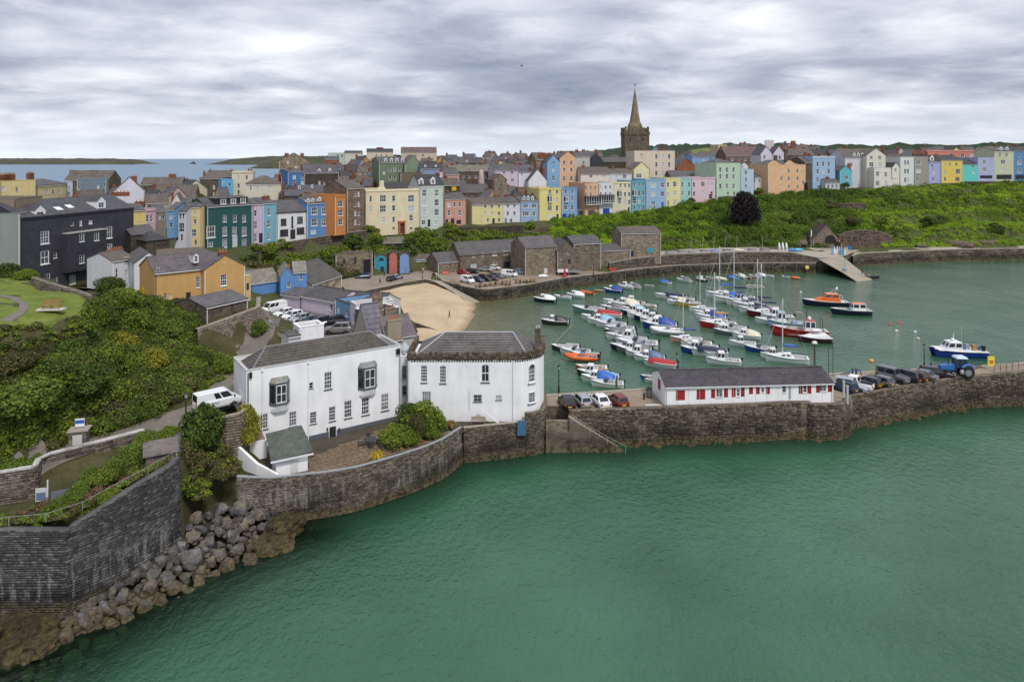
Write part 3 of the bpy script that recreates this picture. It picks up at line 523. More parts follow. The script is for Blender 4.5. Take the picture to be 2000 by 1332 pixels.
_pane = MB().box(-.42,.03,-.45,.42,.05,.45).mesh('pane',[GL]); _pane2 = MB().box(-.42,.03,-.45,.42,.05,.45).mesh('pane',[GL2])
def holed(mb,w,z0,z1,holes,y=0.0,rec=.14,m=0):            # wall in the xz plane with real openings
    hs = [(max(a,.02),max(b,z0 + .02),min(c,w - .02),min(d,z1 - .02)) for a,b,c,d in holes]; hs = [h for h in hs if h[2] - h[0] > .1 and h[3] - h[1] > .1]
    xs = sorted({0.0,w,*[h[0] for h in hs],*[h[2] for h in hs]}); zs = sorted({z0,z1,*[h[1] for h in hs],*[h[3] for h in hs]})
    for a,b in zip(xs,xs[1:]):
        for c,d in zip(zs,zs[1:]):
            mx,mz = (a + b) / 2,(c + d) / 2
            if any(h[0] < mx < h[2] and h[1] < mz < h[3] for h in hs): continue
            mb.poly([(a,y,c),(b,y,c),(b,y,d),(a,y,d)],m)
    for a,c,b,d in hs:
        r = y + rec; mb.poly([(a,y,c),(a,y,d),(a,r,d),(a,r,c)],m); mb.poly([(b,y,c),(b,r,c),(b,r,d),(b,y,d)],m); mb.poly([(a,y,d),(b,y,d),(b,r,d),(a,r,d)],m); mb.poly([(a,y,c),(a,r,c),(b,r,c),(b,y,c)],m)
    return hs
def arch(mb,lx,lz,ww,hh,rec=.13):           # round the head of a rectangular opening
    r = ww / 2; zc = lz + hh / 2 - r; zt = lz + hh / 2 + .001
    for sg in (-1,1):
        pts = [(lx + sg * r * math.cos(a),.002,zc + r * math.sin(a)) for a in [math.pi / 2 * q / 6 for q in range(7)]]; mb.prism([(lx + sg * (r + .001),.002,zt)] + pts,(0,rec,0))
def slope(mb,e0,e1,r1,r0,n=1,th=.12,m=0):                 # a roof slope laid in n overlapping courses, eave e0-e1 up to ridge r0-r1
    e0,e1,r0,r1 = map(Vector,(e0,e1,r0,r1)); nn = (e1 - e0).cross(r0 - e0); nn = nn.normalized() if nn.length > 1e-6 else Vector((0,0,1)); nn = nn if nn.z > 0 else -nn
    for i in range(n):
        a,b = i / n,(i + 1) / n; p,q,s,t = e0.lerp(r0,a),e1.lerp(r1,a),e1.lerp(r1,b),e0.lerp(r0,b); k = th if n == 1 else .05
        mb.hexa([p - nn * .02,q - nn * .02,s - nn * .02,t - nn * .02],[p + nn * (k + .02),q + nn * (k + .02),s + nn * (k if n == 1 else .012),t + nn * (k if n == 1 else .012)],m)
def pot(mb,x,y,z,h=.5,m=1): mb.lathe([(.13,z),(.15,z + .06),(.11,z + h * .8),(.14,z + h * .85),(.13,z + h)],x,y,7,m)
def g(xs,ys,w,h,st='s2'): return [(x,y,w,h,st) for y in ys for x in xs]
ZB = {}
def house(label,x0,x1,yb,ye,yr=None,D=None,dep=9.0,col=WHITE,kind='gable',roof=None,win=(),chim=(),dorm=(),extra=0.8,trim=None,cat='house',group=None,name='house',wallmat=None,far=False,courses=1,over=.18,doors=(),cornice=0,sill=None,frames=None):
    if D is None: D0,D1 = interp(ROW,x0),interp(ROW,x1)
    elif isinstance(D,tuple): D0,D1 = D
    else: D0 = D1 = D
    A,B = Q(x0,yb,D0),Q(x1,yb,D1); Dm = (D0 + D1) / 2; zb = min(A.z,B.z) - extra; he = zat(ye,Dm) - zb; ax = Vector((B.x - A.x,B.y - A.y)); w = ax.length - .02; ang = math.atan2(ax.y,ax.x)
    o = thing(name,label,cat,(A.x,A.y,zb),ang,group); wm = wallmat or paint(col); rm = roof or SLATE
    hr = he + dep * .32 if yr is None else zat(yr,Dm + (dep / 2 if kind in ('gable','hip','phip') else 1)) - zb; tm = trim or white_trim
    if hr < he + .3: hr = he + .3
    ca = abs(math.cos(ang))
    def loc(px,py):
        u = (px - CX) / F; t = (u * A.y - A.x) / ((B.x - A.x) - u * (B.y - A.y)); Dy = A.y + (B.y - A.y) * t; return t * w,zat(py,Dy) - zb,Dy
    ws = []; holes = []
    for e in list(win) + list(doors):
        px,py,pw,ph,st = e[:5]; lx,lz,Dy = loc(px,py); ww = loc(px + pw / 2,py)[0] - loc(px - pw / 2,py)[0]; hh = ph * Dy / F
        ws.append((lx,lz,ww,hh,st,ph,e[5] if len(e) > 5 else None))
        if st[0] != 'B': holes.append((lx - ww / 2,lz - hh / 2,lx + ww / 2,lz + hh / 2))
    mb = MB(); ztop = he
    if kind in ('flat','phip'): ztop = he
    holed(mb,w,0,ztop,holes)
    for lx,lz,ww,hh,st,ph,c in ws:
        if st[0] == 'a': arch(mb,lx,lz,ww,hh)
    side = lambda x: ([(x,dep,0),(x,0,0),(x,0,he),(x,dep / 2,hr),(x,dep,he)] if kind == 'gable' else [(x,dep,0),(x,0,0),(x,0,he),(x,dep,hr)] if kind == 'mono' else [(x,dep,0),(x,0,0),(x,0,he),(x,dep,he)])
    mb.poly(side(0.0)); mb.poly(side(w)[::-1]); mb.poly([(w,dep,0),(0,dep,0),(0,dep,hr if kind == 'mono' else he),(w,dep,hr if kind == 'mono' else he)])
    if kind == 'gfront':
        mb.poly([(0,0,he),(w,0,he),(w / 2,0,hr)]); mb.poly([(w,dep,he),(0,dep,he),(w / 2,dep,hr)])
    if kind in ('flat','phip'):             # parapet: inner faces and coping
        t = .3; mb.poly([(t,t,he - .7),(w - t,t,he - .7),(w - t,dep - t,he - .7),(t,dep - t,he - .7)],1)
        for a,b in (((t,t),(w - t,t)),((w - t,t),(w - t,dep - t)),((w - t,dep - t),(t,dep - t)),((t,dep - t),(t,t))): mb.poly([(*a,he - .7),(*a,he),(*b,he),(*b,he - .7)])
        e = .06; mb.box(-e,-e,he + .002,w + e,t,he + .1,2); mb.box(-e,dep - t,he + .002,w + e,dep + e,he + .1,2); mb.box(-e,t + .003,he + .002,t,dep - t - .003,he + .1,2); mb.box(w - t,t + .003,he + .002,w + e,dep - t - .003,he + .1,2)
    if cornice: mb.box(-.05,-cornice,he - .55,w + .05,-.003,he - .3,2)
    mb.build('wall',[wm,rm,tm if kind not in ('flat','phip') or trim else (wm if not trim else tm)],o)
    rb = MB()
    if kind == 'gable':
        ey = over; dz = (hr - he) / (dep / 2) * ey; slope(rb,(-.1,-ey,he - dz + .01),(w + .1,-ey,he - dz + .01),(w + .1,dep / 2,hr + .01),(-.1,dep / 2,hr + .01),courses); slope(rb,(w + .1,dep + ey,he - dz + .01),(-.1,dep + ey,he - dz + .01),(-.1,dep / 2,hr + .01),(w + .1,dep / 2,hr + .01),courses)
        rb.tube([(-.1,dep / 2,hr + .1),(w + .1,dep / 2,hr + .1)],.12,6)
    elif kind == 'gfront':
        dz = (hr - he) / (w / 2) * over; slope(rb,(-over,dep,he - dz + .01),(-over,-.12,he - dz + .01),(w / 2,-.12,hr + .01),(w / 2,dep,hr + .01),courses); slope(rb,(w + over,-.12,he - dz + .01),(w + over,dep,he - dz + .01),(w / 2,dep,hr + .01),(w / 2,-.12,hr + .01),courses)
    elif kind == 'mono': slope(rb,(-.1,-over,he + .01),(w + .1,-over,he + .01),(w + .1,dep,hr + .01),(-.1,dep,hr + .01),courses)
    elif kind in ('hip','phip'):
        t = -over if kind == 'hip' else .45; b = he + .01 if kind == 'hip' else he - .68; k = min(dep,w) / 2 * .92
        if kind == 'phip': hr = max(hr,he + .4)
        c = [(t,t,b),(w - t,t,b),(w - t,dep - t,b),(t,dep - t,b)]; r0,r1 = (k,dep / 2,hr),(w - k,dep / 2,hr)
        slope(rb,c[0],c[1],r1,r0,courses); slope(rb,c[2],c[3],r0,r1,courses); slope(rb,c[1],c[2],r1,r1,courses); slope(rb,c[3],c[0],r0,r0,courses)
        for p,q in ((c[0],r0),(c[1],r1),(c[2],r1),(c[3],r0),(r0,r1)): rb.tube([Vector(p) + Vector((0,0,.07)),Vector(q) + Vector((0,0,.07))],.09,5,1)
    if rb.v: rb.build('roof',[rm,flat((0.2,0.2,0.21),.6) if kind == 'phip' else rm],o)
    if kind in ('gable','hip','mono') and not far: MB().box(-.05,-over - .1,he - .2,w + .05,-over - .004,he - .09).build('gutter',[tm],o)
    if Dm < 345 and not far and w > 3:
        pm = R.choice([dark_trim,white_trim,tm])
        for x in ([.18] if w < 7 else [.18,w - .18]): MB().tube([(x,-.1,.3),(x,-.1,he - .25)],.065,5).build('downpipe',[pm],o)
    for lx,lz,ww,hh,st,ph,c in ws:
        fr = c or frames or white_trim
        if st == 'd':
            d = MB(); d.box(lx - ww / 2,.05,lz - hh / 2,lx + ww / 2,.13,lz + hh / 2); d.box(lx - ww * .32,.035,lz - hh * .38,lx + ww * .32,.05,lz - hh * .05); d.box(lx - ww * .32,.035,lz + hh * .02,lx + ww * .32,.05,lz + hh * .4); d.build('door',[c or dark_trim],o); continue
        if st == 'B':                        # canted bay with its own little roof
            bd = min(.8,ww * .35); x0_,x1_,z0_,z1_ = lx - ww / 2,lx + ww / 2,lz - hh / 2,lz + hh / 2; k = MB(); pl = [(x0_,-.003),(x0_ + bd * .7,-bd),(x1_ - bd * .7,-bd),(x1_,-.003)]
            k.hexa([(x,y,z0_) for x,y in pl],[(x,y,z0_ + .3) for x,y in pl]); k.hexa([(x,y,z1_ - .25) for x,y in pl],[(x,y,z1_) for x,y in pl]); k.hexa([(x * 1 + (0.03 if x < lx else -.03),y * .93 - .002,z0_ + .3) for x,y in pl],[(x + (0.03 if x < lx else -.03),y * .93 - .002,z1_ - .25) for x,y in pl],1)
            for x,y in pl[1:3]: k.box(x - .07,y - .03,z0_ + .28,x + .07,y + .1,z1_ - .2)
            k.box((x0_ + x1_) / 2 - .04,-bd - .03,z0_ + .3,(x0_ + x1_) / 2 + .04,-bd + .06,z1_ - .25,3); k.box(x0_ + bd * .7 + .1,-bd - .025,(z0_ + z1_) / 2 - .03,x1_ - bd * .7 - .1,-bd + .06,(z0_ + z1_) / 2 + .03,3)
            for x in (x0_ + bd * .7 + .08,x1_ - bd * .7 - .08): k.box(x - .05,-bd - .028,z0_ + .3,x + .05,-bd + .06,z1_ - .25,3)
            for z in (z0_ + .31,z1_ - .35): k.box(x0_ + bd * .7 + .14,-bd - .026,z,x1_ - bd * .7 - .14,-bd + .06,z + .09,3)
            k.hexa([(x,y - .12,z1_ + .004) if y < -.1 else (x,y,z1_ + .004) for x,y in pl],[(x + (.3 if x < lx else -.3),y * .2,z1_ + .5) for x,y in pl],2); k.build('bay_window',[fr,GL,RBAY,white_trim],o); continue
        if st == 'R':                        # closed red shutter
            k = MB(); k.box(lx - ww / 2,.05,lz - hh / 2,lx + ww / 2,.1,lz + hh / 2)
            for q in range(6): a = lx - ww / 2 + ww * q / 6; k.box(a + .012,.03,lz - hh / 2 + .02,a + ww / 6 - .012,.05,lz + hh / 2 - .02)
            k.build('shutter',[c],o); continue
        gl = None if ph >= 15 else R.choice([GL,GL,GL,GL2,GL3]); wo = link('window',wmesh(st,fr,gl,sill),o,(lx,.07,lz),scale=(ww,1,hh))
        if gl is None: link('pane',R.choice([_pane,_pane,_pane2]),wo)
    if not chim and D0 > 222 and kind in ('gable','hip','gfront') and x1 - x0 > 14 and (yr or 0) > 285 and not far and not any(q in label for q in ('ruin','shed','blockhouse','wing','club','store','hall','block','hotel')): chim = [((x0 + 4,x1 - 4)[R.random() < .5],(yr or ye) - 6,5.5,.5)] + ([(x0 + x1 - (x0 + 5),(yr or ye) - 5,5,.5)] if R.random() < .5 and x1 - x0 > 25 else [])
    for e in chim:                           # px, top y, width px, [depth share, pots]
        px,py,pw = e[:3]; ds = e[3] if len(e) > 3 else .5; np_ = e[4] if len(e) > 4 else max(2,int(pw / 5)); Dc = Dm + ds * dep * math.cos(ang); lx = ((px - CX) * Dc / F - A.x - 0) * math.cos(ang) + (Dc - A.y) * math.sin(ang) if abs(ang) > .02 else (px - CX) * Dc / F - A.x; zt_ = zat(py,Dc) - zb - .5; cw = pw * Dc / F / 2; yb_ = ds * dep; base = min(he - .4,zt_ - 1.2); c = MB(); cd = .38
        cm = e[5] if len(e) > 5 else BRICK
        c.box(lx - cw,yb_ - cd,base,lx + cw,yb_ + cd,zt_ - .2); c.box(lx - cw - .06,yb_ - cd - .06,zt_ - .2,lx + cw + .06,yb_ + cd + .06,zt_)
        for q in range(np_): pot(c,lx - cw + (q + .5) * 2 * cw / np_,yb_,zt_,.55)
        c.build('chimney',[cm,POT],o)
    for e in dorm:                           # px, py centre, w, h, [gabled]
        px,py,pw,ph = e[:4]; yd = .5 if kind != 'flat' else 1.0; Dc = Dm + yd; lx = loc(px,py)[0]; lz = zat(py,Dc) - zb; ww,hh = loc(px + pw / 2,py)[0] - loc(px - pw / 2,py)[0],ph * Dc / F; d = MB(); gz = ww * .45 if (len(e) < 5 or e[4]) else .12; bk = yd + min(dep * .45,hh * 1.6 + .8); t_ = ww * .16
        d.box(lx - ww / 2,yd,lz - hh / 2,lx - ww / 2 + t_,bk,lz + hh / 2); d.box(lx + ww / 2 - t_,yd,lz - hh / 2,lx + ww / 2,bk,lz + hh / 2); d.box(lx - ww / 2 + t_,yd,lz + hh / 2 - t_,lx + ww / 2 - t_,bk,lz + hh / 2); d.box(lx - ww / 2 + t_,yd,lz - hh / 2 - .1,lx + ww / 2 - t_,bk,lz - hh / 2 + t_ * .6)
        zt_ = lz + hh / 2 + .003
        if gz > .2:
            d.poly([(lx - ww / 2,yd,zt_),(lx + ww / 2,yd,zt_),(lx,yd,zt_ + gz)]); ov = .1
            d.poly([(lx - ww / 2 - ov,yd - ov,zt_ - .05),(lx,yd - ov,zt_ + gz + .05),(lx,bk,zt_ + gz + .05),(lx - ww / 2 - ov,bk,zt_ - .05)],1); d.poly([(lx + ww / 2 + ov,yd - ov,zt_ - .05),(lx + ww / 2 + ov,bk,zt_ - .05),(lx,bk,zt_ + gz + .05),(lx,yd - ov,zt_ + gz + .05)],1)
        else: d.box(lx - ww / 2 - .1,yd - .1,zt_,lx + ww / 2 + .1,bk,zt_ + .12,1)
        do = d.build('dormer',[flat((0.7,0.7,0.7),.6),rm],o); wo = link('window',wmesh('s2',white_trim,GL),do,(lx,yd + .05,lz + .02),scale=(ww - 2 * t_,1,hh - t_ * 1.5))
    o['zb'] = zb; o['hw'] = w; o['he'] = he; o['hr'] = hr; return o,w,he,hr
def Hs(*a,**k): return house(*a,**k)[0]
cream = C(244,229,190); 
Hs('narrow blue terraced house in the side street, next to the white one',326,341,459,410,396,170,9,C(120,172,214),win=g([334],[424,440],5,9,'s'))
Hs('white three storey terraced house with black windows in the side street',341,363,482,415,397,172,9,C(226,224,232),win=g([346,352,358],[423,442],3.5,10,'s') + g([346,355],[464],5,12,'s') + [(355,443,9,14,'s2',dark_trim)])
Hs('tall pale yellow terraced house beside the dark teal house',363,391,488,405,396,175,9,C(240,214,150),win=g([381],[418,433],5,9,'s') + [(379,455,9,14,'t'),(382,474,5,11,'p')],doors=[(370,478,5,14,'d')])
tl = Hs('big dark teal house with a black box dormer along its roof',404,493,486,402,384,(177,188),9,C(46,98,98),win=g([439,459,477],[427],7,14,'s2') + g([439,458,477],[452],9,18,'s4') + g([439,477],[475],9,17,'s4') + [(412,453,17,23,'t'),(412,477,8,10,'s2')],doors=[(459,474,10,24,'d',flat((0.5,0.5,0.5),.5))],chim=[(472,381,9,.55)])
def boxdormer(o,x0,x1,y0,y1,zb,zt,xs,ww,hh):
    d = MB(); d.box(x0,y0,zb,x1,y1,zt); d.box(x0 - .1,y0 - .2,zt + .003,x1 + .1,y1,zt + .15,1); do = d.build('dormer',[flat((0.02,0.02,0.024),.6),SLATE],o)
    for x in xs: link('window',wmesh('v',white_trim,GL2),do,(x,y0 - .065,(zb + zt) / 2 + .05),scale=(ww,1,hh))
w_ = tl['hw']; boxdormer(tl,w_ * .2,w_ * .93,.7,5,tl['he'] + .15,tl['he'] + 2.0,[w_ * .38,w_ * .6,w_ * .82],1.6,1.3)
Hs('lilac terraced house between the dark teal and the light blue one',493,513,480,399,388,None,10,C(226,198,226),win=[(499,417,6,12,'s'),(499,440,7,16,'s3'),(499,464,6,17,'s3')],doors=[(510,465,8,19,'d')])
Hs('light blue terraced house with a bank of skylights, left of the white inn',513,540,475,397,386,None,10,C(126,190,214),win=g([525],[414,437],7,15,'s3') + [(525,461,6,15,'s3')],chim=[(523,380,13,.3)])
Hs('white inn with black framed windows on the sloping street',540,599,472,414,391,None,11,C(238,238,238),win=[(554,434,11,13,'s2',dark_trim),(586,430,11,13,'s2',dark_trim),(571,434,4,22,'q',dark_trim),(555,455,16,13,'t',dark_trim),(587,451,15,13,'t',dark_trim)],doors=[(572,458,10,19,'d')],courses=1,trim=dark_trim)
Hs('bright blue house with white bay windows and two small dormers',599,647,461,397,384,None,10,C(98,156,214),win=g([614,634],[412,434],12,15,'t') + [(612,453,10,9,'v')],doors=[(640,452,5,12,'d',flat((0.5,0.5,.52),.5))],dorm=[(604,391,6,6),(612,391,6,6),(626,390,7,6)],roof=SLATE_B)
Hs('narrow orange house with white windows beside the tall brown stone gable',654,675,453,381,None,(203,207),9,C(226,146,70),'flat',win=g([665],[398,416],10,12,'t') + [(665,434,9,12,'s2')],cornice=.15)
Hs('tall brown stone house with paired windows, gable turned to the sea',677,712,452,368,352,(213,218),13,wallmat=stone((0.17,0.12,0.088),2.4),win=g([694,700.5],[379,399,417,434],3.6,10,'s'),roof=SLATE_B)
Hs('brown stone gabled building behind the blue and orange houses',640,684,440,372,353,(222,224),10,kind='gfront',wallmat=STONE,roof=SLATE_B)
crm = Hs('wide cream hotel with a raised ornamental gable and terracotta porch',714,819,450,370,None,None,12,cream,'flat',win=g([724],[389,409],5,11,'s') + g([748,803],[388,408],13,14,'t') + g([769],[388,407],7,11,'s') + [(749,430,8,11,'s2'),(769,429,6,11,'s'),(803,426,8,12,'s2')] + g([769,803],[446],6,4,'p'),cornice=.2,extra=1.0,trim=flat((0.78,0.7,0.52),.7))
_w,_he = crm['hw'],crm['he']; m = MB(); x = _w * .22; m.prism([(x,.3,_he + .1),(x + 2.9,.3,_he + .1),(x + 2.2,.3,_he + 1.2),(x + 2.2,.3,_he + 2.9),(x + .9,.3,_he + 2.9),(x + .9,.3,_he + 1.2)],(0,.5,0)); m.build('gable_ornament',paint(cream),crm)
m = MB(); slope(m,(_w * .4,2.5,_he - .3),(_w * .86,2.5,_he - .3),(_w * .86,6,_he + 2.0),(_w * .4,6,_he + 2.0)); m.build('roof',SLATE_D,crm)
m = MB(); x = _w * .655; m.box(x - 1.1,-.9,0,x - .75,-.004,4); m.box(x + .75,-.9,0,x + 1.1,-.004,4); m.box(x - 1.2,-1,4.003,x + 1.2,-.004,4.5); m.box(x - .75,-.2,.4,x + .75,-.004,3.6,1); m.build('porch',[paint(C(214,120,72)),flat((0.09,0.05,0.03),.6)],crm)
Hs('pale mint green tall house with two white dormers in a dark mansard',819,867,446,363,342,None,9,C(212,228,214),win=g([829,853],[377,396,415],9,13,'t') + g([827,852],[435],8,9,'s2'),dorm=[(824,356,9,11),(847,355,9,11)],doors=[(838,436,5,14,'d')],roof=SLATE_D,cornice=.15)
Hs('salmon pink inn with a dark ground floor front',868,911,443,389,377,None,9,C(226,166,150),win=g([877,888,898],[400],5,9,'s') + g([877,898],[416],6,11,'s2'),doors=[(884,433,7,12,'d'),(896,434,9,8,'d'),(873,434,5,10,'d')],roof=SLATE)
Hs('narrow grey blue house end behind the pink inn',911,922,438,392,384,(247,248),9,C(150,176,190),roof=SLATE)
Hs('long pale yellow house with three rows of small dark windows',922,984,441,399,386,None,8,C(240,226,160),win=g([948,961,975],[403,417],5,6.5,'s') + g([953,975],[430],4.5,7,'s'),doors=[(964,432,4.5,11,'d')],roof=SLATE_B)
Hs('white terraced house between the pale yellow and the pale blue one',984,1016,438,398,384,None,8,C(232,236,244),win=g([992,1005],[402,417],5,7,'s') + [(998,431,6,7,'s2')],doors=[(988,431,4,10,'d',flat((0.1,0.2,0.4),.5))],roof=SLATE)
Hs('pale blue terraced house with three roof dormers',1016,1052,436,393,382,None,8,C(164,192,226),win=g([1027,1043],[403],10,7,'t') + [(1027,418,14,8,'t'),(1043,418,6,8,'s2'),(1040,431,5,6,'s')],dorm=[(1025,388,5,7),(1033,388,5,7),(1042,388,5,7)],roof=SLATE)
Hs('tall yellow house with a slate capped bay and white garage',1052,1097,436,368,None,None,9,C(244,228,140),'flat',win=g([1074,1088],[375],5,7,'s') + [(1074,389,10,14,'B'),(1088,390,5.5,8,'s'),(1074,407,9,9,'t'),(1088,407,5,11,'s')],doors=[(1075,424,11,11,'d',flat((0.62,0.6,0.52),.5)),(1089,424,4,11,'d')],cornice=.12)
Hs('tall blue house with a bright blue garage door',1097,1127,434,367,None,None,9,C(142,180,226),'flat',win=g([1105,1118],[375],5,7,'s') + [(1106,389,9,12,'B'),(1118,389,5,8,'s'),(1105,406,8,8,'t'),(1118,406,5,9,'s')],doors=[(1101,424,11,12,'d',flat((0.01,0.05,0.3),.4)),(1113,423,4,10,'d',flat((0.02,0.06,0.25),.5)),(1120,423,4,10,'d',flat((0.02,0.06,0.25),.5))],cornice=.12)
Hs('stone garden porch with a blue door between the blue and the peach house',1127,1141,426,410,405,(266,267),5,wallmat=STONE,doors=[(1134,418,5,10,'d',flat((0.02,0.03,0.1),.5))],kind='gable')
for lab,a,b,ye,yb,c,gc in [('peach terraced house with a glazed balcony over a dark garage',1141,1170,358,426,C(240,190,150),(0.1,0.09,0.085)),('white terraced house with a glazed balcony over a blue garage',1170,1197,357,423,C(236,238,242),(0.02,0.06,0.3))]:
    o = Hs(lab,a,b,yb,ye,None,None,11,c,'flat',win=g([a + 3.5,a + 13,a + 22],[ye + 9,ye + 22],3.4,6.5,'s'),doors=[(a + 14,yb - 10,13,11,'d',flat(gc,.5)),(a + 26,yb - 12,3.6,13,'d',flat(tuple(x * .9 for x in c),.5))])
    w_ = o['hw']; m = MB(); zz = 6.2; m.box(0,-1.7,zz,w_,-.004,zz + .2); m.hexa([(0,-1.9,zz + 2.9),(w_,-1.9,zz + 2.9),(w_,-.004,zz + 2.9),(0,-.004,zz + 2.9)],[(0,-1.9,zz + 3),(w_,-1.9,zz + 3),(w_,-.004,zz + 3.5),(0,-.004,zz + 3.5)],1)
    for q in range(7): m.box(w_ * q / 6 - .05 + (.05 if q == 0 else -.05 if q == 6 else 0),-1.68,zz + .2,w_ * q / 6 + .05 + (.05 if q == 0 else -.05 if q == 6 else 0),-1.58,zz + 2.9)
    m.box(0,-1.66,zz + 1.0,w_,-1.6,zz + 1.08); m.box(.08,-1.2,zz + .2,w_ - .08,-1.15,zz + 2.85,2); m.build('balcony',[white_trim,SLATE,GL],o)
def tall(lab,a,b,ye,yb,c,wins,doors=(),**k): return Hs(lab,a,b,yb + 5,ye,None,None,10,c,'flat',win=wins,doors=doors,cornice=.14,**k)
_dk = flat((0.02,0.022,0.03),.5)
tall('tall cream house with a slate capped bay, right of the white balcony house',1197,1232,356,418,C(238,230,190),g([1212,1221,1229],[363],4,6,'s') + [(1210,379,10,13,'B'),(1210,394,8,10,'t')] + g([1221,1229],[380,395],4,9,'s'),[(1211,411,10,10,'d',flat((0.6,.58,.52),.5)),(1228,410,3.5,10,'d')])
tall('turquoise blue tall house with bays and balconies',1232,1262,353,413,C(112,186,206),g([1239,1249,1257],[361],4,6.5,'s') + [(1239,377,9,13,'B'),(1239,393,9,10,'t')] + g([1249,1257],[378,393],4,9,'s') + g([1239,1249,1257],[406],4,7,'s'))
tall('wide sky blue tall house with white corner windows',1262,1301,350,410,C(160,200,236),g([1276,1294],[362,379],8.5,9.5,'t') + [(1276,397,8,6,'t'),(1271,406,3.5,6,'s'),(1279,406,3.5,6,'s')],[(1294,401,4,12,'d',flat((0.02,0.1,0.25),.5))])
tall('pale yellow tall house between the sky blue and the aqua ones',1301,1330,348,406,C(246,236,164),g([1305],[361,380],4.5,9,'s') + g([1318],[360,378,395],8,10,'t'),[(1305,397,3.5,11,'d',flat((0.3,0.28,0.12),.5))])
tall('narrow aqua green tall house left of the pale pink one',1330,1350,348,401,C(166,222,222),g([1332.5,1346],[361,378],4.2,9,'s'),[(1333,395,4,9,'d',flat((0.02,0.2,0.25),.5))])
tall('wide pale pink tall house at the end of the row',1350,1398,347,396,C(240,208,220),g([1355.5,1390],[361,379],5,9,'s') + g([1373],[360,377],7.5,9,'t'),[(1388,384,6,9,'d')])
Hs('large mint green block with three columns of tall dark windows',1399,1446,390,319,311,None,13,C(198,226,196),'phip',win=g([1407,1420,1433],[332,345,364],5,9.5,'s') + g([1422,1434],[378],4,6,'s'),extra=1.5)
Hs('pale blue house with a red awning beside the mint green block',1446,1472,379,331,None,None,9,C(196,220,240),'flat',win=g([1457],[338,351,364],5,7,'s'))
Hs('white gable peeping over the pale blue house',1446,1461,345,324,317,(309,310),6,C(232,236,240),'gfront',win=[(1450,325,4,6,'s'),(1453,333,4,6,'s')])
Hs('small white and grey cottage left of the large peach building',1472,1497,368,346,339,(308,309),8,C(226,226,226),win=[(1483,353,4,6,'s'),(1474,353,3,7,'s')],roof=SLATE)
pe = Hs('large peach building with twin gables and iron fire escape',1500,1573,390,322,313,(305,314),13,C(246,196,146),'phip',win=g([1526,1540.5,1558],[334,349,365,381],4,7,'s') + [(1569,357,3.5,7,'s')],extra=1.5,chim=[(1509,302,7,.2,2,STONE),(1540,290,7,.3,2,STONE)])
w_,he_ = pe['hw'],pe['he']; m = MB()
for a,b in ((.0,.33),(.44,.72)): m.prism([(w_ * a + .1,-.01,he_ + .1),(w_ * b,-.01,he_ + .1),(w_ * (a + b) / 2 + .6,-.01,he_ + 1.8),(w_ * (a + b) / 2 - .6,-.01,he_ + 1.8)],(0,.4,0))
m.build('gable',paint(C(246,196,146)),pe)
m = MB(); m.box(w_ * .76,-1.2,2.6,w_ * 1.02,-.01,2.75); m.box(w_ * .97,-1.1,2.75,w_ * .98 + .8,-.01,9.2)
for q in range(8): m.box(w_ * .76 + q * w_ * .035,-1.18,2.75,w_ * .76 + q * w_ * .035 + .06,-1.12,3.7)
m.box(w_ * .76,-1.18,3.7,w_ * 1.02,-1.1,3.78); m.build('fire_escape',black_iron,pe)
Hs('tall narrow brown stone tower house squeezed beside the peach building',1572,1587,392,318,306,(317,318),12,wallmat=STONE,chim=[(1575,296,6,.5,2),(1584,299,5,.5,2)],roof=SLATE_B)
Hs('sky blue hotel front with two rows of dark windows over a conservatory',1586,1632,378,306,None,None,11,C(170,202,236),'flat',win=g([1597,1608,1619],[321,335],5,9,'s') + g([1597,1619],[351],5,10,'s2') + [(1600,367,9,9,'t')],cornice=.2,trim=flat((0.7,0.74,0.8),.6))
Hs('small turquoise gabled cottage by the big white house',1640,1664,358,334,324,(322,323),8,C(104,200,222),'gfront',win=[(1653,333,3.5,7,'s'),(1653,347,8,8,'t')],extra=1.5)
Hs('low white conservatory building under the turquoise cottage',1612,1640,374,357,350,(316,317),6,C(226,228,230),win=g([1618,1626,1634],[364],5,6,'v'),extra=2)
Hs('very large white rendered house with a brown slate roof and three dormers',1650,1712,372,308,291,(331,333),14,C(226,226,232),win=[(1663,322,4,8,'s')],roof=SLATE_B,dorm=[(1670,303,5,6),(1678,303,5,6),(1686,303,5,6)],extra=3,chim=[(1663,288,8)])
Hs('tall cream gabled house stepping down towards the cliff',1692,1730,362,304,290,(329,330),12,C(240,234,216),'gfront',win=g([1702,1718],[308],6,6,'s2') + [(1702,322,9,9,'s2'),(1719,322,9,9,'s2')],roof=SLATE_B,extra=2)
Hs('cream terraced villa with bays and small balconies below the gabled house',1706,1758,372,328,None,(325,327),7,C(244,238,222),'flat',win=[(1714,340,7,9,'t'),(1730,341,5,9,'s2'),(1749,332,4,6,'s2'),(1749,344,9,8,'t'),(1730,358,5,10,'s2'),(1714,358,8,9,'t')],extra=2.5)
Hs('small dark roofed wing with a white gable on the cream villa',1742,1758,345,328,318,(326,327),6,C(244,238,222),'gfront',win=[(1749,332,4,6,'s2')],roof=SLATE_D)
Hs('white five storey house with paired dark windows at the cliff edge',1757,1786,374,307,None,None,12,C(234,238,234),'flat',win=g([1768,1773.5],[318,335,352],4.2,9,'s'),extra=3)
Hs('grey rendered house with white windows left of the lavender one',1786,1812,366,306,None,None,12,C(172,166,158),'flat',win=g([1794],[318,334],10,8,'t') + [(1791,351,6,8,'s2')],extra=3)
Hs('lavender house with a white arched dormer left of the yellow one',1812,1838,362,316,306,None,11,C(180,188,236),win=[(1824,337,5,9,'s2'),(1823,350,5,7,'s2'),(1821,324,4,4,'p')],dorm=[(1822,311,7,8)],extra=3,roof=SLATE_D)
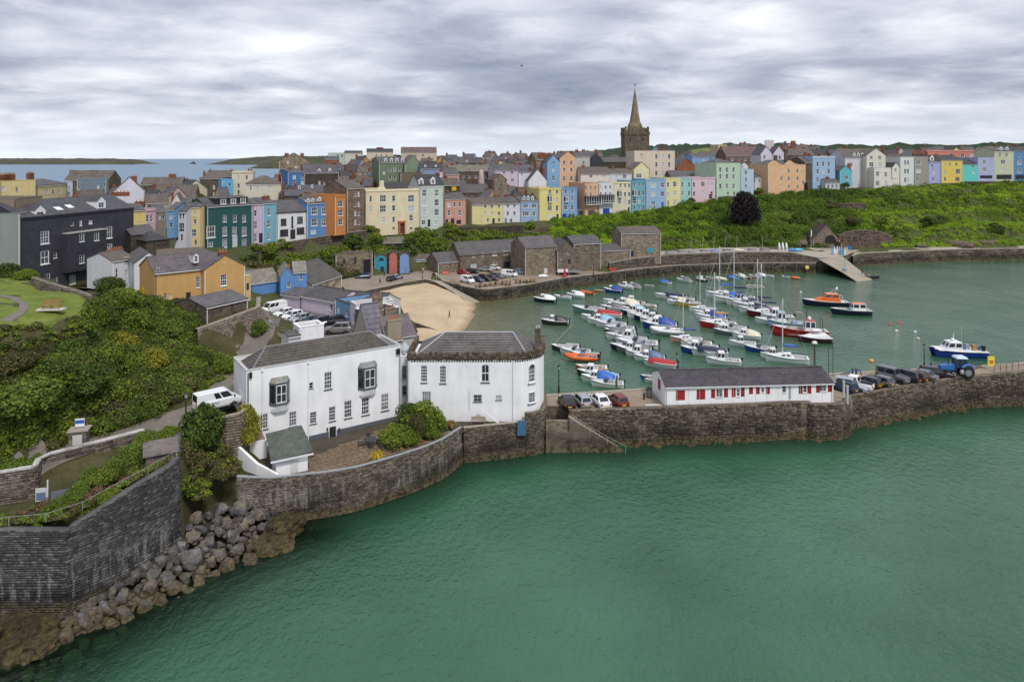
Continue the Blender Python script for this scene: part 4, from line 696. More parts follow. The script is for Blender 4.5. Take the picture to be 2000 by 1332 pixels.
Hs('bright yellow hotel at the cliff edge',1838,1880,362,313,304,None,11,C(248,216,90),win=g([1846,1855,1868],[321],4,5,'s') + [(1846,337,4,10,'s'),(1871,335,9,9,'t'),(1846,350,4,7,'s'),(1870,350,9,7,'t')],extra=3,roof=SLATE_D,frames=flat((0.5,0.52,0.45),.5))
Hs('bright turquoise house between the yellow and the lilac one',1880,1910,352,321,312,None,11,C(94,226,210),win=[(1901,325,4,7,'s'),(1901,337,5,6,'s2')],extra=3,roof=SLATE_D)
Hs('lilac blue shop house at the clifftop road',1910,1942,354,308,None,None,12,C(186,196,234),'flat',win=g([1923],[317,332],9,9,'t'),doors=[(1926,346,24,6,'d',_dk)],extra=3)
Hs('pale sage tall house with attic dormers and a dark shop front',1942,1980,357,296,287,None,12,C(214,216,180),win=g([1953,1966],[303],5,7,'s2') + g([1959],[317,332],10,8,'t'),doors=[(1961,346,30,9,'d',_dk)],dorm=[(1957,291,5,5),(1969,291,5,5)],extra=3,roof=SLATE_B,cornice=.15)
Hs('strong blue tall house at the right edge of the clifftop row',1980,2030,357,295,287,None,12,C(96,152,206),win=g([1990],[304],4,7,'s') + g([1991],[317,333],8,9,'t') + g([2015],[304,317,333],6,9,'s2'),doors=[(1996,346,26,8,'d',_dk)],extra=3,roof=SLATE_D)
Hs('long coral pink building behind the yellow hotel',1811,1912,330,294,None,(372,374),12,C(236,146,122),'flat',win=g([1858,1880,1898],[304],8,7,'s2'),cornice=.2,trim=flat((0.7,0.4,0.33),.7))
Hs('pale cream long terrace with a crowd of red chimney pots',0,71,420,353,None,(196,206),12,C(244,222,152),'flat',win=[(7,369,7,10,'s2'),(33,370,5,9,'s2')],chim=[(8,343,22,.7,8),(34,339,24,.7,9),(60,338,20,.7,7)],extra=3)
Hs('cream curving terrace end with grey roof behind the slate clad house',71,131,420,361,350,(207,226),10,C(246,228,170),'hip',win=g([92,104,116],[375],4,8,'s'),chim=[(94,336,20,.6,7)],extra=3)
Hs('narrow white and blue house end beside the cream terrace',131,142,410,356,None,(228,229),8,C(206,216,240),'flat',win=g([135],[366,378],3,5,'s'),extra=3)
Hs('brown roofed house with brick stacks in front of the sea',126,212,390,352,334,(262,264),11,wallmat=STONE,roof=SLATE_B,chim=[(145,331,11),(184,331,14)],extra=4)
Hs('blue grey rendered house with a white balcony band',150,208,410,350,None,(226,230),10,C(126,146,164),'flat',win=g([192],[365,378],4,7,'s') + [(154,366,4,9,'s'),(205,362,4,8,'s')],extra=3,trim=flat((0.2,0.24,.28),.6),chim=())
m = MB(); 
Hs('white gabled house with a tall chimney shoulder above red brick stacks',222,283,400,374,346,(206,210),9,C(232,230,244),'gfront',win=[(236,370,5,7,'p'),(270,366,4,4,'p')],chim=[(262,342,10,.05,3),(236,372,30,-.9,5)],roof=SLATE_B,extra=4)
Hs('long brown slate roofed house with three skylights facing the sea',274,355,385,361,347,(262,266),11,wallmat=STONE,roof=SLATE_B,chim=[(336,338,13)],extra=4)
Hs('brown stone chapel like gabled building',300,382,420,386,362,(232,236),12,wallmat=STONE,roof=SLATE_B,extra=4)
Hs('low slate roofed houses with a lean of white gables in the side street',284,330,420,397,380,(205,208),9,C(180,172,164),roof=SLATE_B,chim=[(278,390,26,.5,4)],extra=4)
Hs('yellow plastered shop in the street behind the slate clad house',261,283,450,411,398,(176,178),8,C(244,214,120),extra=3,win=[(272,436,4,6,'s')])
Hs('pink plastered shop beside the yellow one in the street',283,304,450,408,None,(178,181),8,C(236,196,204),'flat',win=g([288,296],[427],5,14,'s2'),cornice=.2,extra=3)
Hs('grey house with a red door bay in the narrow street',304,325,450,412,400,(184,186),8,C(156,146,136),win=g([312,320],[425],4,8,'s'),extra=3)
Hs('low dark slate roofed building below the stone parapet',256,306,482,458,440,(152,156),9,wallmat=STONE_D,extra=2,far=True)
Hs('dark hipped roof of the low stone building at the street corner',286,332,492,470,452,(150,154),8,wallmat=STONE_D,kind='hip',roof=SLATE_D,extra=2,far=True)
Hs('large grey stone seafront hotel with a rounded corner turret',389,434,410,349,338,(262,264),14,wallmat=STONE,roof=SLATE_B,kind='hip',win=g([398,418],[366,380],4,8,'s'),extra=4,chim=[(400,333,4)])
Hs('long brown roofed seafront building behind the cream house',400,456,390,345,334,(282,284),12,wallmat=STONE,roof=SLATE_B,extra=4,chim=[(412,330,4),(452,330,5)])
Hs('bright sky blue rendered house end by the tall cream house',433,456,400,351,None,(246,248),9,C(112,192,240),'flat',win=[(449,361,5,5,'p')],extra=4)
Hs('tall square cream house with a flat cornice',453,494,400,335,None,(252,254),11,C(240,226,196),'flat',win=g([466,482],[347,363,376],5,8,'s'),cornice=.25,extra=4,chim=[(486,329,3,.5,2),(491,329,3,.5,2)])
Hs('cream house with a wide brown hipped roof',480,551,398,360,344,(228,232),11,C(232,226,204),'hip',roof=SLATE_B,win=[(526,367,5,8,'s'),(503,368,3,7,'p'),(490,368,3,7,'p')],extra=4)
Hs('pink terraced house left of the deep blue one',534,563,385,349,341,(262,263),9,C(236,198,196),win=[(547,347,6,4,'s2')],extra=4)
Hs('deep blue house with white window panels',562,594,390,336,331,(258,262),9,C(74,134,196),win=g([575,591],[346,357],6,8,'s2'),extra=4,roof=SLATE)
rd = Hs('house with a red painted gable end and a long slate roof',594,662,390,338,321,(262,268),10,wallmat=STONE_D,roof=SLATE_P,win=g([624,633,646,655],[357],4,7,'s'),dorm=[(624,334,6,5),(645,333,6,5)],extra=4)
MB().prism([(-.02,0,0),(-.02,10,0),(-.02,10,rd['he']),(-.02,5,rd['hr'] - .1),(-.02,0,rd['he'])],(-.06,0,0)).build('gable_wall',paint(C(196,92,84)),rd)
Hs('huge brown stone hall with a shaped gable above the roofs',545,602,360,314,299,(318,322),16,kind='gfront',wallmat=stone((0.24,0.185,0.13),1.3),roof=SLATE_B,chim=[(560,298,8,.3),(590,298,7,.3)],win=[(562,317,4,6,'s'),(578,326,5,4,'p')],extra=4)
Hs('slate roofs of low houses behind the blue and white row, brick stack at one end',556,612,400,383,371,(216,219),9,wallmat=STONE,roof=SLATE_P,extra=3,chim=[(580,378,8)],far=True)
Hs('long purple slate roof with small white dormers under the red gable',584,650,392,376,362,(238,242),9,wallmat=STONE,roof=SLATE_P,extra=3,far=True,dorm=[(585,366,5,6),(610,365,5,6)])
Hs('small gabled stone house behind the white inn',548,582,398,379,362,(224,226),10,kind='gfront',wallmat=STONE,extra=3)
Hs('old stone gable wall with slate roof behind the bright blue house',596,640,410,392,378,(212,216),8,wallmat=STONE,roof=SLATE_B,extra=3,chim=[(598,372,9)])
sg = Hs('sage green hotel with four white dormers and tall sash windows',740,792,368,318,307,(262,266),14,C(124,142,112),win=g([762,771,781],[331,347],5,8,'s') + [(750,338,4.5,6,'s')],dorm=[(754,314,6,7),(765,314,6,7),(776,314,6,7),(787,314,6,7)],extra=4)
Hs('lighter sage green gabled wing of the hotel',790,823,368,322,303,(264,266),12,C(140,158,126),'gfront',roof=SLATE_B,extra=4)
Hs('brown rendered back wall between cream and mint green houses',782,826,390,338,None,(246,248),8,C(128,112,94),'flat',extra=4)
Hs('dark mansard house with a pale blue band behind the mint green house',822,866,365,330,320,(256,258),10,C(150,172,206),roof=SLATE_D,win=[(828,337,8,3,'v')],dorm=[(831,325,4,4),(852,325,4,4)],extra=4)
Hs('small white wall house end beside the pink gable',858,872,365,337,None,(252,253),8,C(226,224,236),'flat',extra=4)
Hs('pink plastered gabled house in the middle of the old roofs',870,897,372,341,328,(250,252),9,C(214,164,152),extra=4,chim=[(888,330,4)],win=[(878,352,3,5,'s')])
Hs('dark brown cottage with a yellow painted wall patch',866,898,392,362,348,(246,248),8,wallmat=STONE_D,roof=SLATE_B,extra=3,doors=[(887,368,9,9,'d',flat((0.6,0.4,0.02),.7))])
Hs('long old stone building with a mossy roof and a pale round chimney',878,964,366,334,323,(274,278),10,wallmat=STONE,roof=slate((0.14,0.13,0.09)),win=g([905,917,930,949],[345],4,6,'s'),extra=4)
m = thing('flemish_chimney','tall pale round stone chimney in front of the long mossy roof','chimney',tuple(Q(940,362,262))); MB().lathe([(1.25,-2),(1.2,1.5),(.95,3.6),(.8,5.2),(.62,5.4),(.45,5.9)],0,0,12).build('shaft',paint(C(208,190,176)),m,True)
Hs('grey slate roofed outbuildings below the pale chimney',900,958,392,377,361,(252,255),9,wallmat=STONE,extra=3,far=True)
Hs('lilac pink house with a dark slate roof',965,1013,366,333,321,(268,271),9,C(226,206,226),win=[(985,338,6,5,'s2'),(1000,338,6,5,'s2'),(1001,352,7,6,'s2')],extra=3)
Hs('white cottage with a purple slate roof right of the lilac house',1012,1046,366,336,322,(271,273),9,C(236,234,240),roof=SLATE_P,win=[(1019,340,3.5,6,'s')],extra=3)
Hs('white gable with a dark balcony beside the narrow blue gable',1032,1068,366,353,331,(268,270),9,C(240,238,240),'gfront',roof=SLATE_P,win=[(1057,347,3,5,'s')],extra=3)
t = Hs('ruined old stone tower house with a broken gable',964,990,388,352,340,(254,256),7,kind='gfront',wallmat=stone((0.19,0.155,0.115),1.8),roof=STONE,extra=3,win=[(974,357,3,4,'p')])
Hs('brown brick backs of buildings above the pale blue dormers',1010,1052,388,366,None,(264,266),8,kind='flat',wallmat=stone((0.2,0.13,0.095),2),extra=3)
Hs('tall old building with a huge red brick chimney breast',1046,1069,366,312,299,(292,294),9,wallmat=stone((0.22,0.15,0.1),1.6),roof=SLATE_B,chim=[(1056,297,9,.1,3),(1065,298,7,.1,3)],extra=4)
Hs('narrow light blue gabled house beside the peach gable',1069,1093,372,316,303,(284,285),10,C(142,190,232),'gfront',win=[(1081,318,5,6,'s'),(1081,332,5,7,'s'),(1081,349,6,10,'s2')],extra=3)
Hs('peach gabled house right of the narrow light blue one',1093,1126,372,309,296,(285,287),11,C(244,190,146),'gfront',win=g([1102,1116],[318,332],5.5,7,'s') + g([1102,1116],[349],6,10,'s2'),roof=SLATE_B,extra=3,chim=[(1097,294,5,.6),(1118,294,6,.6)])
Hs('grey white house beside the black slate hung gable',1122,1152,352,306,297,(318,320),10,C(206,202,196),win=[(1140,318,4,6,'s')],extra=3)
Hs('black slate hung gabled house',1149,1177,352,313,299,(322,323),9,kind='gfront',wallmat=flat((0.035,0.038,0.045),.7),extra=3,chim=[(1166,294,5,.8)])
Hs('white house with a brown roof right of the peach gable',1134,1192,364,340,327,(282,284),9,C(240,228,214),roof=SLATE_B,win=[(1154,344,6,7,'t'),(1166,344,3,6,'s'),(1180,344,7,7,'t')],extra=3)
Hs('low white bay fronted house in front of the long church roof',1192,1234,360,339,330,(284,286),8,C(224,226,232),roof=SLATE_B,win=[(1204,345,6,7,'t'),(1220,345,8,7,'t')],extra=3)
Hs('pale yellow gabled house below the big cream block',1237,1269,362,331,317,(290,291),9,C(244,236,184),'gfront',win=[(1246,328,3.5,6,'s'),(1254,328,3.5,6,'s'),(1248,344,12,8,'t')],roof=SLATE_B,extra=3)
cb = Hs('big plain cream block with three columns of dark windows below the church',1239,1318,366,295,None,(312,314),14,C(238,220,196),'flat',win=g([1282,1295,1307],[306,322,339],5,9.5,'s'),extra=4,chim=[(1288,290,4,.6),(1296,290,4,.6)])
MB().box(cb['hw'] * .17,-.08,cb['he'] - 3,cb['hw'] * .17 + .25,-.005,cb['he'] - .9).box(cb['hw'] * .17 - .4,-.078,cb['he'] - 1.7,cb['hw'] * .17 + .65,-.004,cb['he'] - 1.4).build('wall_cross',flat((0.3,0.26,0.22),.8),cb)
Hs('red brown brick gabled building right of the big cream block',1320,1362,360,328,310,(322,324),9,kind='gfront',wallmat=stone((0.26,0.1,0.05),3),extra=4)
Hs('long light blue building behind the mint green block',1352,1430,335,306,300,(366,368),11,C(150,188,236),win=g([1375,1388,1402],[312],4,5,'s'),extra=4)
Hs('slate roofed house behind the aqua and pink row, mast on its ridge',1312,1392,372,350,334,(306,309),11,wallmat=STONE,extra=3,far=True)
Hs('white twin gabled house standing above the peach building, left gable',1485,1509,345,302,286,(336,337),9,C(228,224,240),'gfront',win=[(1493,307,4,7,'s'),(1493,320,4,7,'s')],roof=SLATE_P,extra=4,chim=[(1504,273,18,.7,4,paint(C(226,214,208)))])
Hs('white twin gabled house standing above the peach building, right gable',1509,1534,345,302,286,(337,338),9,C(228,224,240),'gfront',win=[(1523,308,4,8,'s')],roof=SLATE_P,extra=4)
Hs('cream square tower block on the skyline right of the field',1403,1420,330,283,None,(410,412),8,C(222,200,160),'flat',extra=4)
Hs('dark reddish terrace with bay windows below the cream tower block',1418,1486,345,305,286,(352,355),12,wallmat=stone((0.17,0.105,0.085),1.6),roof=slate((0.12,0.075,0.07)),win=g([1430,1446,1456,1468],[311,325],5,7,'s2'),extra=4,chim=[(1472,283,8)])
Hs('stone building with stacks of tall chimneys behind the peach building',1534,1588,330,302,290,(345,347),12,wallmat=STONE,roof=SLATE_B,extra=4,chim=[(1549,274,9),(1540,284,7),(1572,286,6)])
Hs('row of brown roofed houses left of the church spire',1092,1178,330,305,296,(392,396),10,wallmat=STONE,roof=SLATE_B,extra=6,chim=[(1140,291,6),(1165,291,5)])
_far = [(666,304,641,705),]
Hs('pale green and white modern block on the skyline above the red gable',641,672,318,299,None,(520,520),16,C(204,220,208),'flat',extra=8,win=g([660,668],[305],5,6,'s2'))
Hs('long cream modern block with dark rooms beside the pale green one',672,706,318,299,295,(522,524),16,C(226,222,208),roof=SLATE_D,extra=8)
Hs('red brick house on the skyline left of the cream block',634,662,330,312,306,(430,432),10,wallmat=stone((0.22,0.09,0.06),3),roof=SLATE_P,extra=8)
Hs('cream hotel with a red rooftop box on the skyline',716,768,316,297,291,(500,504),14,C(232,216,190),roof=SLATE_D,extra=8,win=g([726,735,745,755],[304],3,4,'p'),chim=[(742,287,13,.5,1,paint((0.2,0.03,0.03)))])
Hs('long brown roofed building with pale gable at the top of the skyline',783,853,316,298,288,(520,524),14,C(226,206,180),roof=slate((0.12,0.08,0.075)),extra=8,chim=[(790,287,6),(826,287,8),(848,288,6)],win=g([800,812,826,838],[304],4,4,'p'))
LANDM = [(140,'the cream terrace'),(215,'the blue grey house'),(270,'the white gable with brick stacks'),(340,'the chapel like building'),(440,'the seafront hotel'),(560,'the stone hall'),(620,'the red gable'),(700,'the brown stone gable'),(770,'the sage green hotel'),(850,'the mint green house'),(920,'the long mossy roof'),(990,'the lilac house'),(1060,'the big brick chimney'),(1110,'the peach gable'),(1160,'the black gable'),(1280,'the big cream block'),(1340,'the brick gable'),(1420,'the mint green block'),(1470,'the dark terrace'),(1520,'the twin white gables'),(1600,'the sky blue hotel'),(1680,'the big white house'),(1770,'the white five storey house'),(1860,'the coral building'),(1950,'the sage house')]
FC = [('white',(232,228,222)),('cream',(230,214,180)),('pale grey',(180,176,172)),('pale pink',(224,190,184)),('terracotta',(190,112,78)),('ochre',(214,170,96)),('pale blue',(150,186,220)),('brown stone',None),('pale yellow',(236,218,150)),('dark grey',(92,90,96))]
RC = [('grey slate',SLATE),('brown',SLATE_B),('purple slate',SLATE_P),('dark slate',SLATE_D)]
_used = {}
def farhouse(px,yt,wpx,D,i):
    cn,c = FC[(i * 7 + i // 10) % 10]; rn,rf = RC[(i * 3 + i // 4) % 4]; lm = min(LANDM,key=lambda a: abs(a[0] - px))[1]; ty = ['gable','gable','gfront','gable','hip'][i % 5]
    where = 'above' if yt < 312 else 'behind'; kind = {'gable': 'house','gfront': 'gabled house','hip': 'hipped roof house'}[ty]
    lab = f'small {cn} {kind} with a {rn} roof {where} {lm}'; n = _used.get(lab,0); _used[lab] = n + 1
    if n: lab += [', further right',', furthest right'][min(n - 1,1)]
    px_m = F / D; eh = R.uniform(2.6,3.6) * px_m; 
    house(lab,px - wpx / 2,px + wpx / 2,yt + eh + 12,yt + eh,yt,(D,D + R.uniform(-6,6) * wpx / 40),R.uniform(7,10),C(*c) if c else WHITE,ty,rf,win=g([px - wpx * .22,px + wpx * .2],[yt + eh + 3.5],2.6,4,'p'),chim=[(px + R.choice([-1,1]) * wpx * .38,yt - 4.5,3.6,.5,3)] if i % 3 else (),extra=6,wallmat=None if c else STONE,far=True,group='distant houses up the hill')
i = 0
for px,yt,wpx,D in [(652,332,24,330),(690,322,26,350),(712,318,24,360),(668,345,26,300),(700,340,30,290),(724,332,22,320),(735,346,16,290),(706,356,28,270),(690,312,22,430),(730,309,24,440),
                       (830,310,22,400),(845,316,26,360),(862,306,24,420),(880,303,20,430),(872,313,24,380),(897,309,26,400),(912,301,22,450),(900,319,26,340),(926,308,24,420),(938,314,26,370),(950,298,16,470),(962,296,18,480),(945,320,22,340),(970,305,24,430),(958,311,22,390),(985,300,18,450),(998,303,20,440),(978,314,24,350),(1000,312,22,370),(1012,305,20,430),(1024,300,18,440),(1020,312,22,350),(1035,306,18,390),(1030,319,20,320),(1012,298,16,470),
                       (614,372,20,235),(650,360,22,262),(664,326,20,360),(676,333,20,320),(690,352,20,262),(716,350,18,262),(712,325,20,340),(650,318,16,420),(700,306,16,460),(738,324,14,330),(900,333,18,290),(912,327,20,310),(858,352,14,252),(906,352,20,262),(925,352,22,264),(942,370,18,252),(900,384,16,247),(918,384,18,248),(1000,364,20,262),(1018,372,22,258),(1040,345,16,285),(1046,322,16,310),(148,372,18,215),(215,366,20,235),(240,352,20,250),(290,372,22,218),(318,366,22,226),(345,378,20,206),(362,388,18,196),(376,372,20,222),(352,352,18,250),(440,366,20,240),(860,323,20,320),(885,326,20,300),(830,330,14,290),(815,316,18,420),(1078,300,20,380),(1112,300,16,420),
                       (1198,303,16,440),(1330,303,26,380),(1346,296,20,430),(1306,289,16,470),(1280,287,20,480),(1385,297,22,420),(1440,283,22,430),(1462,281,20,440),(1478,283,18,420),(1542,280,22,430),(1560,284,20,410),(1575,281,18,440),(1592,286,20,420),(1605,293,22,380),(1620,288,20,410),(1634,293,22,380),(1648,289,18,420),
                       (1722,291,24,400),(1742,294,26,380),(1760,290,24,410),(1778,293,24,390),(1796,292,22,400),(1815,289,22,430),(1840,287,22,450),(1868,288,22,440),(1895,287,24,450),(1918,295,24,390),(1930,288,22,430),(1392,306,20,380),(1536,296,20,370),(1600,303,18,350),(1640,303,22,350),(1745,302,24,355),(1775,302,22,355),(1800,301,22,358)]:
    farhouse(px,yt,wpx,D,i); i += 1
ch = thing('church_tower','square stone church tower with a tall pointed spire rising over the town','church',G(1240,420,22)); ST = stone((0.12,0.096,0.07),1.1); ST2 = stone((0.19,0.15,0.1),1.2)
hw = 23.5 * 420 / F; zt = zat(262,420) - 22; zp = zat(250.5,420) - 22; m = MB(); m.box(-hw,-hw,-2,hw,hw,zt)
m.build('tower',ST,ch); m = MB(); e = hw + .35; m.box(-e,-e,zt + .003,e,e,zt + .9); m.hexa([(-e,-e,zt - .8),(e,-e,zt - .8),(e,e,zt - .8),(-e,e,zt - .8)],[(-e - .003,-e - .003,zt),(e + .003,-e - .003,zt),(e + .003,e + .003,zt),(-e - .003,e + .003,zt)])
for s in range(4):
    for k in range(7):
        a = -e + 2 * e * (k + .12) / 7; b = -e + 2 * e * (k + .72) / 7; h_ = zp + (.5 if k in (0,6) else 0)
        if s == 0: m.box(a,-e,zt + .903,b,-e + .5,h_)
        elif s == 1: m.box(a,e - .5,zt + .903,b,e,h_)
        elif 0 < k < 6: m.box(*(sorted(((-e if s == 2 else e - .5),(-e + .5 if s == 2 else e)))[0],a,zt + .903),*(sorted(((-e if s == 2 else e - .5),(-e + .5 if s == 2 else e)))[1],b,h_))
m.build('battlement',ST,ch); m = MB(); zs = zat(174,420) - 22; rw = 13 * 420 / F
m.lathe([(rw * 1.25,zt),(rw * 1.05,zp + 1.2),(rw * .78,zp + 4.2),(rw * .52,zp + 10.5),(rw * .3,zp + 17),(.12,zs)],0,0,8)
for q in range(4): a = q * math.pi / 2 + math.pi / 4; m.lathe([(.8,zt + .9),(.75,zp + .9),(.05,zp + 3)],4.6 * math.cos(a),4.6 * math.sin(a),6)
m.build('spire',ST2,ch); m = MB(); m.tube([(0,0,zs - .3),(0,0,zs + 2.8)],.07,5); m.box(-.6,-.05,zs + 2.1,.6,.05,zs + 2.5); m.prism([(-.35,0,zs + 2.8),(.5,0,zs + 2.9),(.3,0,zs + 3.4)],(0,.06,0)); m.build('weathercock',black_iron,ch)
for x in (-4.1,3.4): MB().box(x - .55,-hw - .04,zt - 4.2,x + .55,-hw - .004,zt - 2.6).build('louvre',flat((0.03,0.03,0.035),.8),ch)
Hs('long low nave roof of the church below its tower',1178,1240,330,317,308,(384,388),12,wallmat=STONE_D,extra=6,far=True)
WH = stone((0.145,0.12,0.092),1.5); WHL = stone((0.19,0.155,0.115),1.5)
Hs('small stone boathouse with a slate roof at the left of the car park row',855,899,536,512,492,(205,209),8,wallmat=WHL,extra=1)
Hs('long two storey stone warehouse behind the parked cars',897,1024,528,494,470,(208,218),9,wallmat=WH,extra=1.5,win=[(925,499,5.5,7.5,'s2'),(943,497,4.5,7.5,'s2'),(966,496,9,8,'t'),(988,494,9,8,'t'),(1012,492,8,8,'t'),(967,515,9,6,'t'),(1012,514,7,6,'s2')],doors=[(990,517,11,12,'d',flat((0.02,0.03,0.06),.5)),(925,520,12,9,'d',paint(C(200,200,210))),(1003,518,9,9,'d',flat((0.3,0.3,0.28),.7))],trim=flat((0.3,0.26,0.2),.7))
Hs('tall stone brewery building with small square windows',1025,1088,538,483,462,(202,206),11,wallmat=WHL,roof=slate((0.1,0.088,0.092)),extra=1.5,win=g([1036,1050,1064,1078],[486],2.6,3.6,'p') + g([1062,1076],[510],3,4.5,'p'),doors=[(1066,529,6,10,'d',flat((0.6,0.6,0.58),.6)),(1036,521,4,9,'d',flat((0.2,0.12,0.06),.6))],trim=flat((0.3,0.26,0.2),.7))
cl = Hs('stone gabled sailing club building with an external balcony and red buoy',1088,1124,540,490,470,(205,206),12,kind='gfront',wallmat=WH,extra=1.5,win=[(1110,493,4,8,'s'),(1096,505,4,5,'s')],doors=[(1112,511,5,9,'d')])
w_ = cl['hw']; m = MB(); m.box(-.5,-3,3.2,w_ + 1.2,-.01,3.4); m.box(-.5,-3,3.4,w_ * .45,-2.9,4.3,1)
for x in (-.3,w_ * .5,w_): m.box(x,-2.9,0,x + .18,-2.72,3.2); m.box(x,-2.98,3.4,x + .06,-2.92,4.4)
m.box(w_ * .45,-3,4.35,w_ + 1.2,-2.94,4.42); m.build('balcony',[flat((0.2,0.2,0.21),.6),white_trim],cl)
Hs('stone warehouse wing between the sailing club and the low store',1120,1174,524,476,460,(209,212),10,wallmat=WH,extra=2,win=g([1130,1146,1162],[483],2.5,5,'p'))
Hs('low stone store with a plain slate roof beside the square blockhouse',1172,1232,510,489,477,(214,217),8,wallmat=WHL,extra=2)
bk = Hs('square stone blockhouse with a round blue plaque at the foot of the green slope',1213,1291,504,456,443,(218,220),10,wallmat=stone((0.21,0.175,0.13),1.25),roof=SLATE_B,extra=2,doors=[(1235,496,5,10,'d',flat((0.015,0.02,0.06),.5))],win=[(1247,468,3,4,'p'),(1262,468,3,4,'p')])
m = MB(); _x = bk['hw'] * .72; _z = bk['he'] * .4 + .6; m.prism([(_x + 1.0 * math.cos(a) ,-.01,_z + .85 * math.sin(a)) for a in [q * math.pi / 8 for q in range(16)]],(0,-.1,0)); m.build('plaque',flat((0.03,0.27,0.4),.5),bk)
Hs('small stone shed with a blue and white awning front left of the boathouse',800,858,528,510,497,(212,214),7,wallmat=STONE,roof=SLATE_B,extra=1,doors=[(824,515,20,10,'d',flat((0.05,0.12,0.16),.6)),(824,508,21,2.5,'d',paint(C(160,200,226)))])
Hs('open fronted stone shelter with a mossy roof in the bank above the arches',742,790,486,474,463,(215,217),7,wallmat=STONE,roof=slate((0.13,0.115,0.08)),doors=[(757,479,16,8,'d'),(777,478,14,9,'d')],extra=1.5)
Hs('row of stone vaults in the bank, dark arched mouth at the left',655,728,534,495,None,(194,198),5,kind='flat',wallmat=stone((0.16,0.135,0.095),1.4),doors=[(717,520,14,26,'d',flat((0.012,0.012,0.012),.9)),(672,511,4,12,'d'),(694,509,4,14,'d')],extra=1)
for lab,a,b,yt,c in [('turquoise arched lock up beside the dark vault',731,757,499,(36,168,196)),('coral pink arched lock up in the middle of the vaults',759,777,495,(214,116,106)),('pale blue arched lock up at the right of the vaults',779,801,496,(130,168,224))]:
    o = Hs(lab,a,b,533,yt - 2,None,(202,202.5),4,kind='flat',wallmat=STONE,extra=1); w_,h_ = o['hw'],o['he']; r = w_ * .42; cx_ = w_ / 2; zc = h_ - r - .3
    m = MB(); m.prism([(cx_ - r,-.01,.9),(cx_ + r,-.01,.9)] + [(cx_ + r * math.cos(t),-.01,zc + r * math.sin(t)) for t in [math.pi * q / 10 for q in range(11)]],(0,-.12,0)); m.box(cx_ - r * .1,-.16,.9,cx_ + r * .55,-.135,2.9,1)
    if a == 731: m.prism([(cx_ + .1 * r + r * .5 * math.cos(t),-.135,zc + r * .6 * math.sin(t)) for t in [math.pi * q / 8 for q in range(9)]],(0,-.02,0),1)
    m.build('door',[paint(C(*c)),flat((0.02,0.03,0.04) if a == 731 else tuple(x * .8 for x in C(*c)),.6)],o)
# retaining walls along the street
stonewall('street_wall','tall stone retaining wall under the sloping street of coloured houses',[G(500,185,8.4),G(560,192,8.6),G(620,200,8.8),G(680,209,9),G(716,215,9)],[13.9,14.2,14.6,15,15],STONE,.6,1.2,.03,(.12,.03,concrete),.5,cap=True)
stonewall('old_town_wall','long old stone retaining wall below the pale yellow house',[G(812,231.5,8.6),G(860,233,8.8),G(920,236,9),G(985,240,9.4),G(1022,243,9.6)],[9.4,14.2,14.0,13.9,14.0],STONE_D,.6,1.3,.04,None,.6)
stonewall('zigzag_path_wall','leaning stone wall of the zigzag path at the left end of the green bank',[G(1030,241,8.4),G(1062,246,9.6),G(1092,253,11.5)],[11.5,13.2,13.6],STONE,.6,1.2,.05,None,.6)
# old fort at the end of the far quay
stonewall('fort_wall','weathered lumpy stone wall of the old fort behind the slipway',[G(1640,250,4.4),G(1662,250.5,4.4),G(1690,251.5,4.4),G(1718,253,4.4),G(1738,256,4.4),G(1748,262,4.6)],[9.4,10.9,11.3,11,9.4,7],stone((0.13,0.096,0.074),1.2),.6,1.1,.12,None,1.2,proud=.3)
ga = Hs('ruined stone gatehouse with a pointed gable and a wide dark arch',1587,1640,494,468,438,(250,250),7,kind='gfront',wallmat=stone((0.16,0.13,0.105),1.2),roof=STONE_D,extra=.6,over=-.2)
m = MB(); _x = ga['hw'] * .66; m.prism([(_x - 2,-.05,4),(_x + 2,-.05,4)] + [(_x + 2 * math.cos(t),-.05,5.2 + 1.9 * math.sin(t)) for t in [math.pi * q / 8 for q in range(9)]],(0,.04,0)); m.box(ga['hw'] * .1,-.06,.6,ga['hw'] * .27,-.005,4.2); m.build('archway',flat((0.02,0.018,0.016),.9),ga)
Hs('low stone storage shed with a blue door in the fort wall',1642,1668,494,474,None,(247,247.5),4,kind='flat',wallmat=STONE,extra=.6,doors=[(1660,487,8,14,'d',flat((0.03,0.14,0.35),.5))])
for lab,a,b,y0,y1,d in [('broken stone ruin wall high on the green cliff',1640,1692,398,416,285),('low stone terrace wall under the sky blue hotel',1592,1632,386,400,308),('stone retaining wall below the clifftop road at the right edge',1955,2060,368,384,332),('low stone wall under the pink house end',1402,1445,385,396,292)]:
    za,zb_ = zat(y1,d),zat(y0,d); stonewall('ruin_wall' if 'ruin' in lab else 'garden_wall',lab,[G(a,d,za - 1),G((a + b) / 2,d - 1,za - 1),G(b,d + 1,za - 1)],[zb_,zb_ + .5,zb_ - .2],STONE,.6,1.1,.02,None,.5)
m = thing('clifftop_road_wall','low dark parapet wall along the clifftop road under the shops','wall',G(1885,334,25)); MB().box(0,0,-1,48,.5,1.2).build('core',STONE_D,m); MB().box(-.05,-.06,1.203,48.05,.56,1.4).build('coping',concrete,m); m.rotation_euler = (0,0,.12)
sc_ = flat((0.036,0.037,0.046),.55); scw = NT('hung_slate'); _p = scw.pos(); _b = scw.n('ShaderNodeTexWave',wave_type='BANDS',bands_direction='Z',i1=5.0,i2=.3); scw.l(_p,_b.inputs[0]); scw.bump(_b.outputs[0],.3,.03)
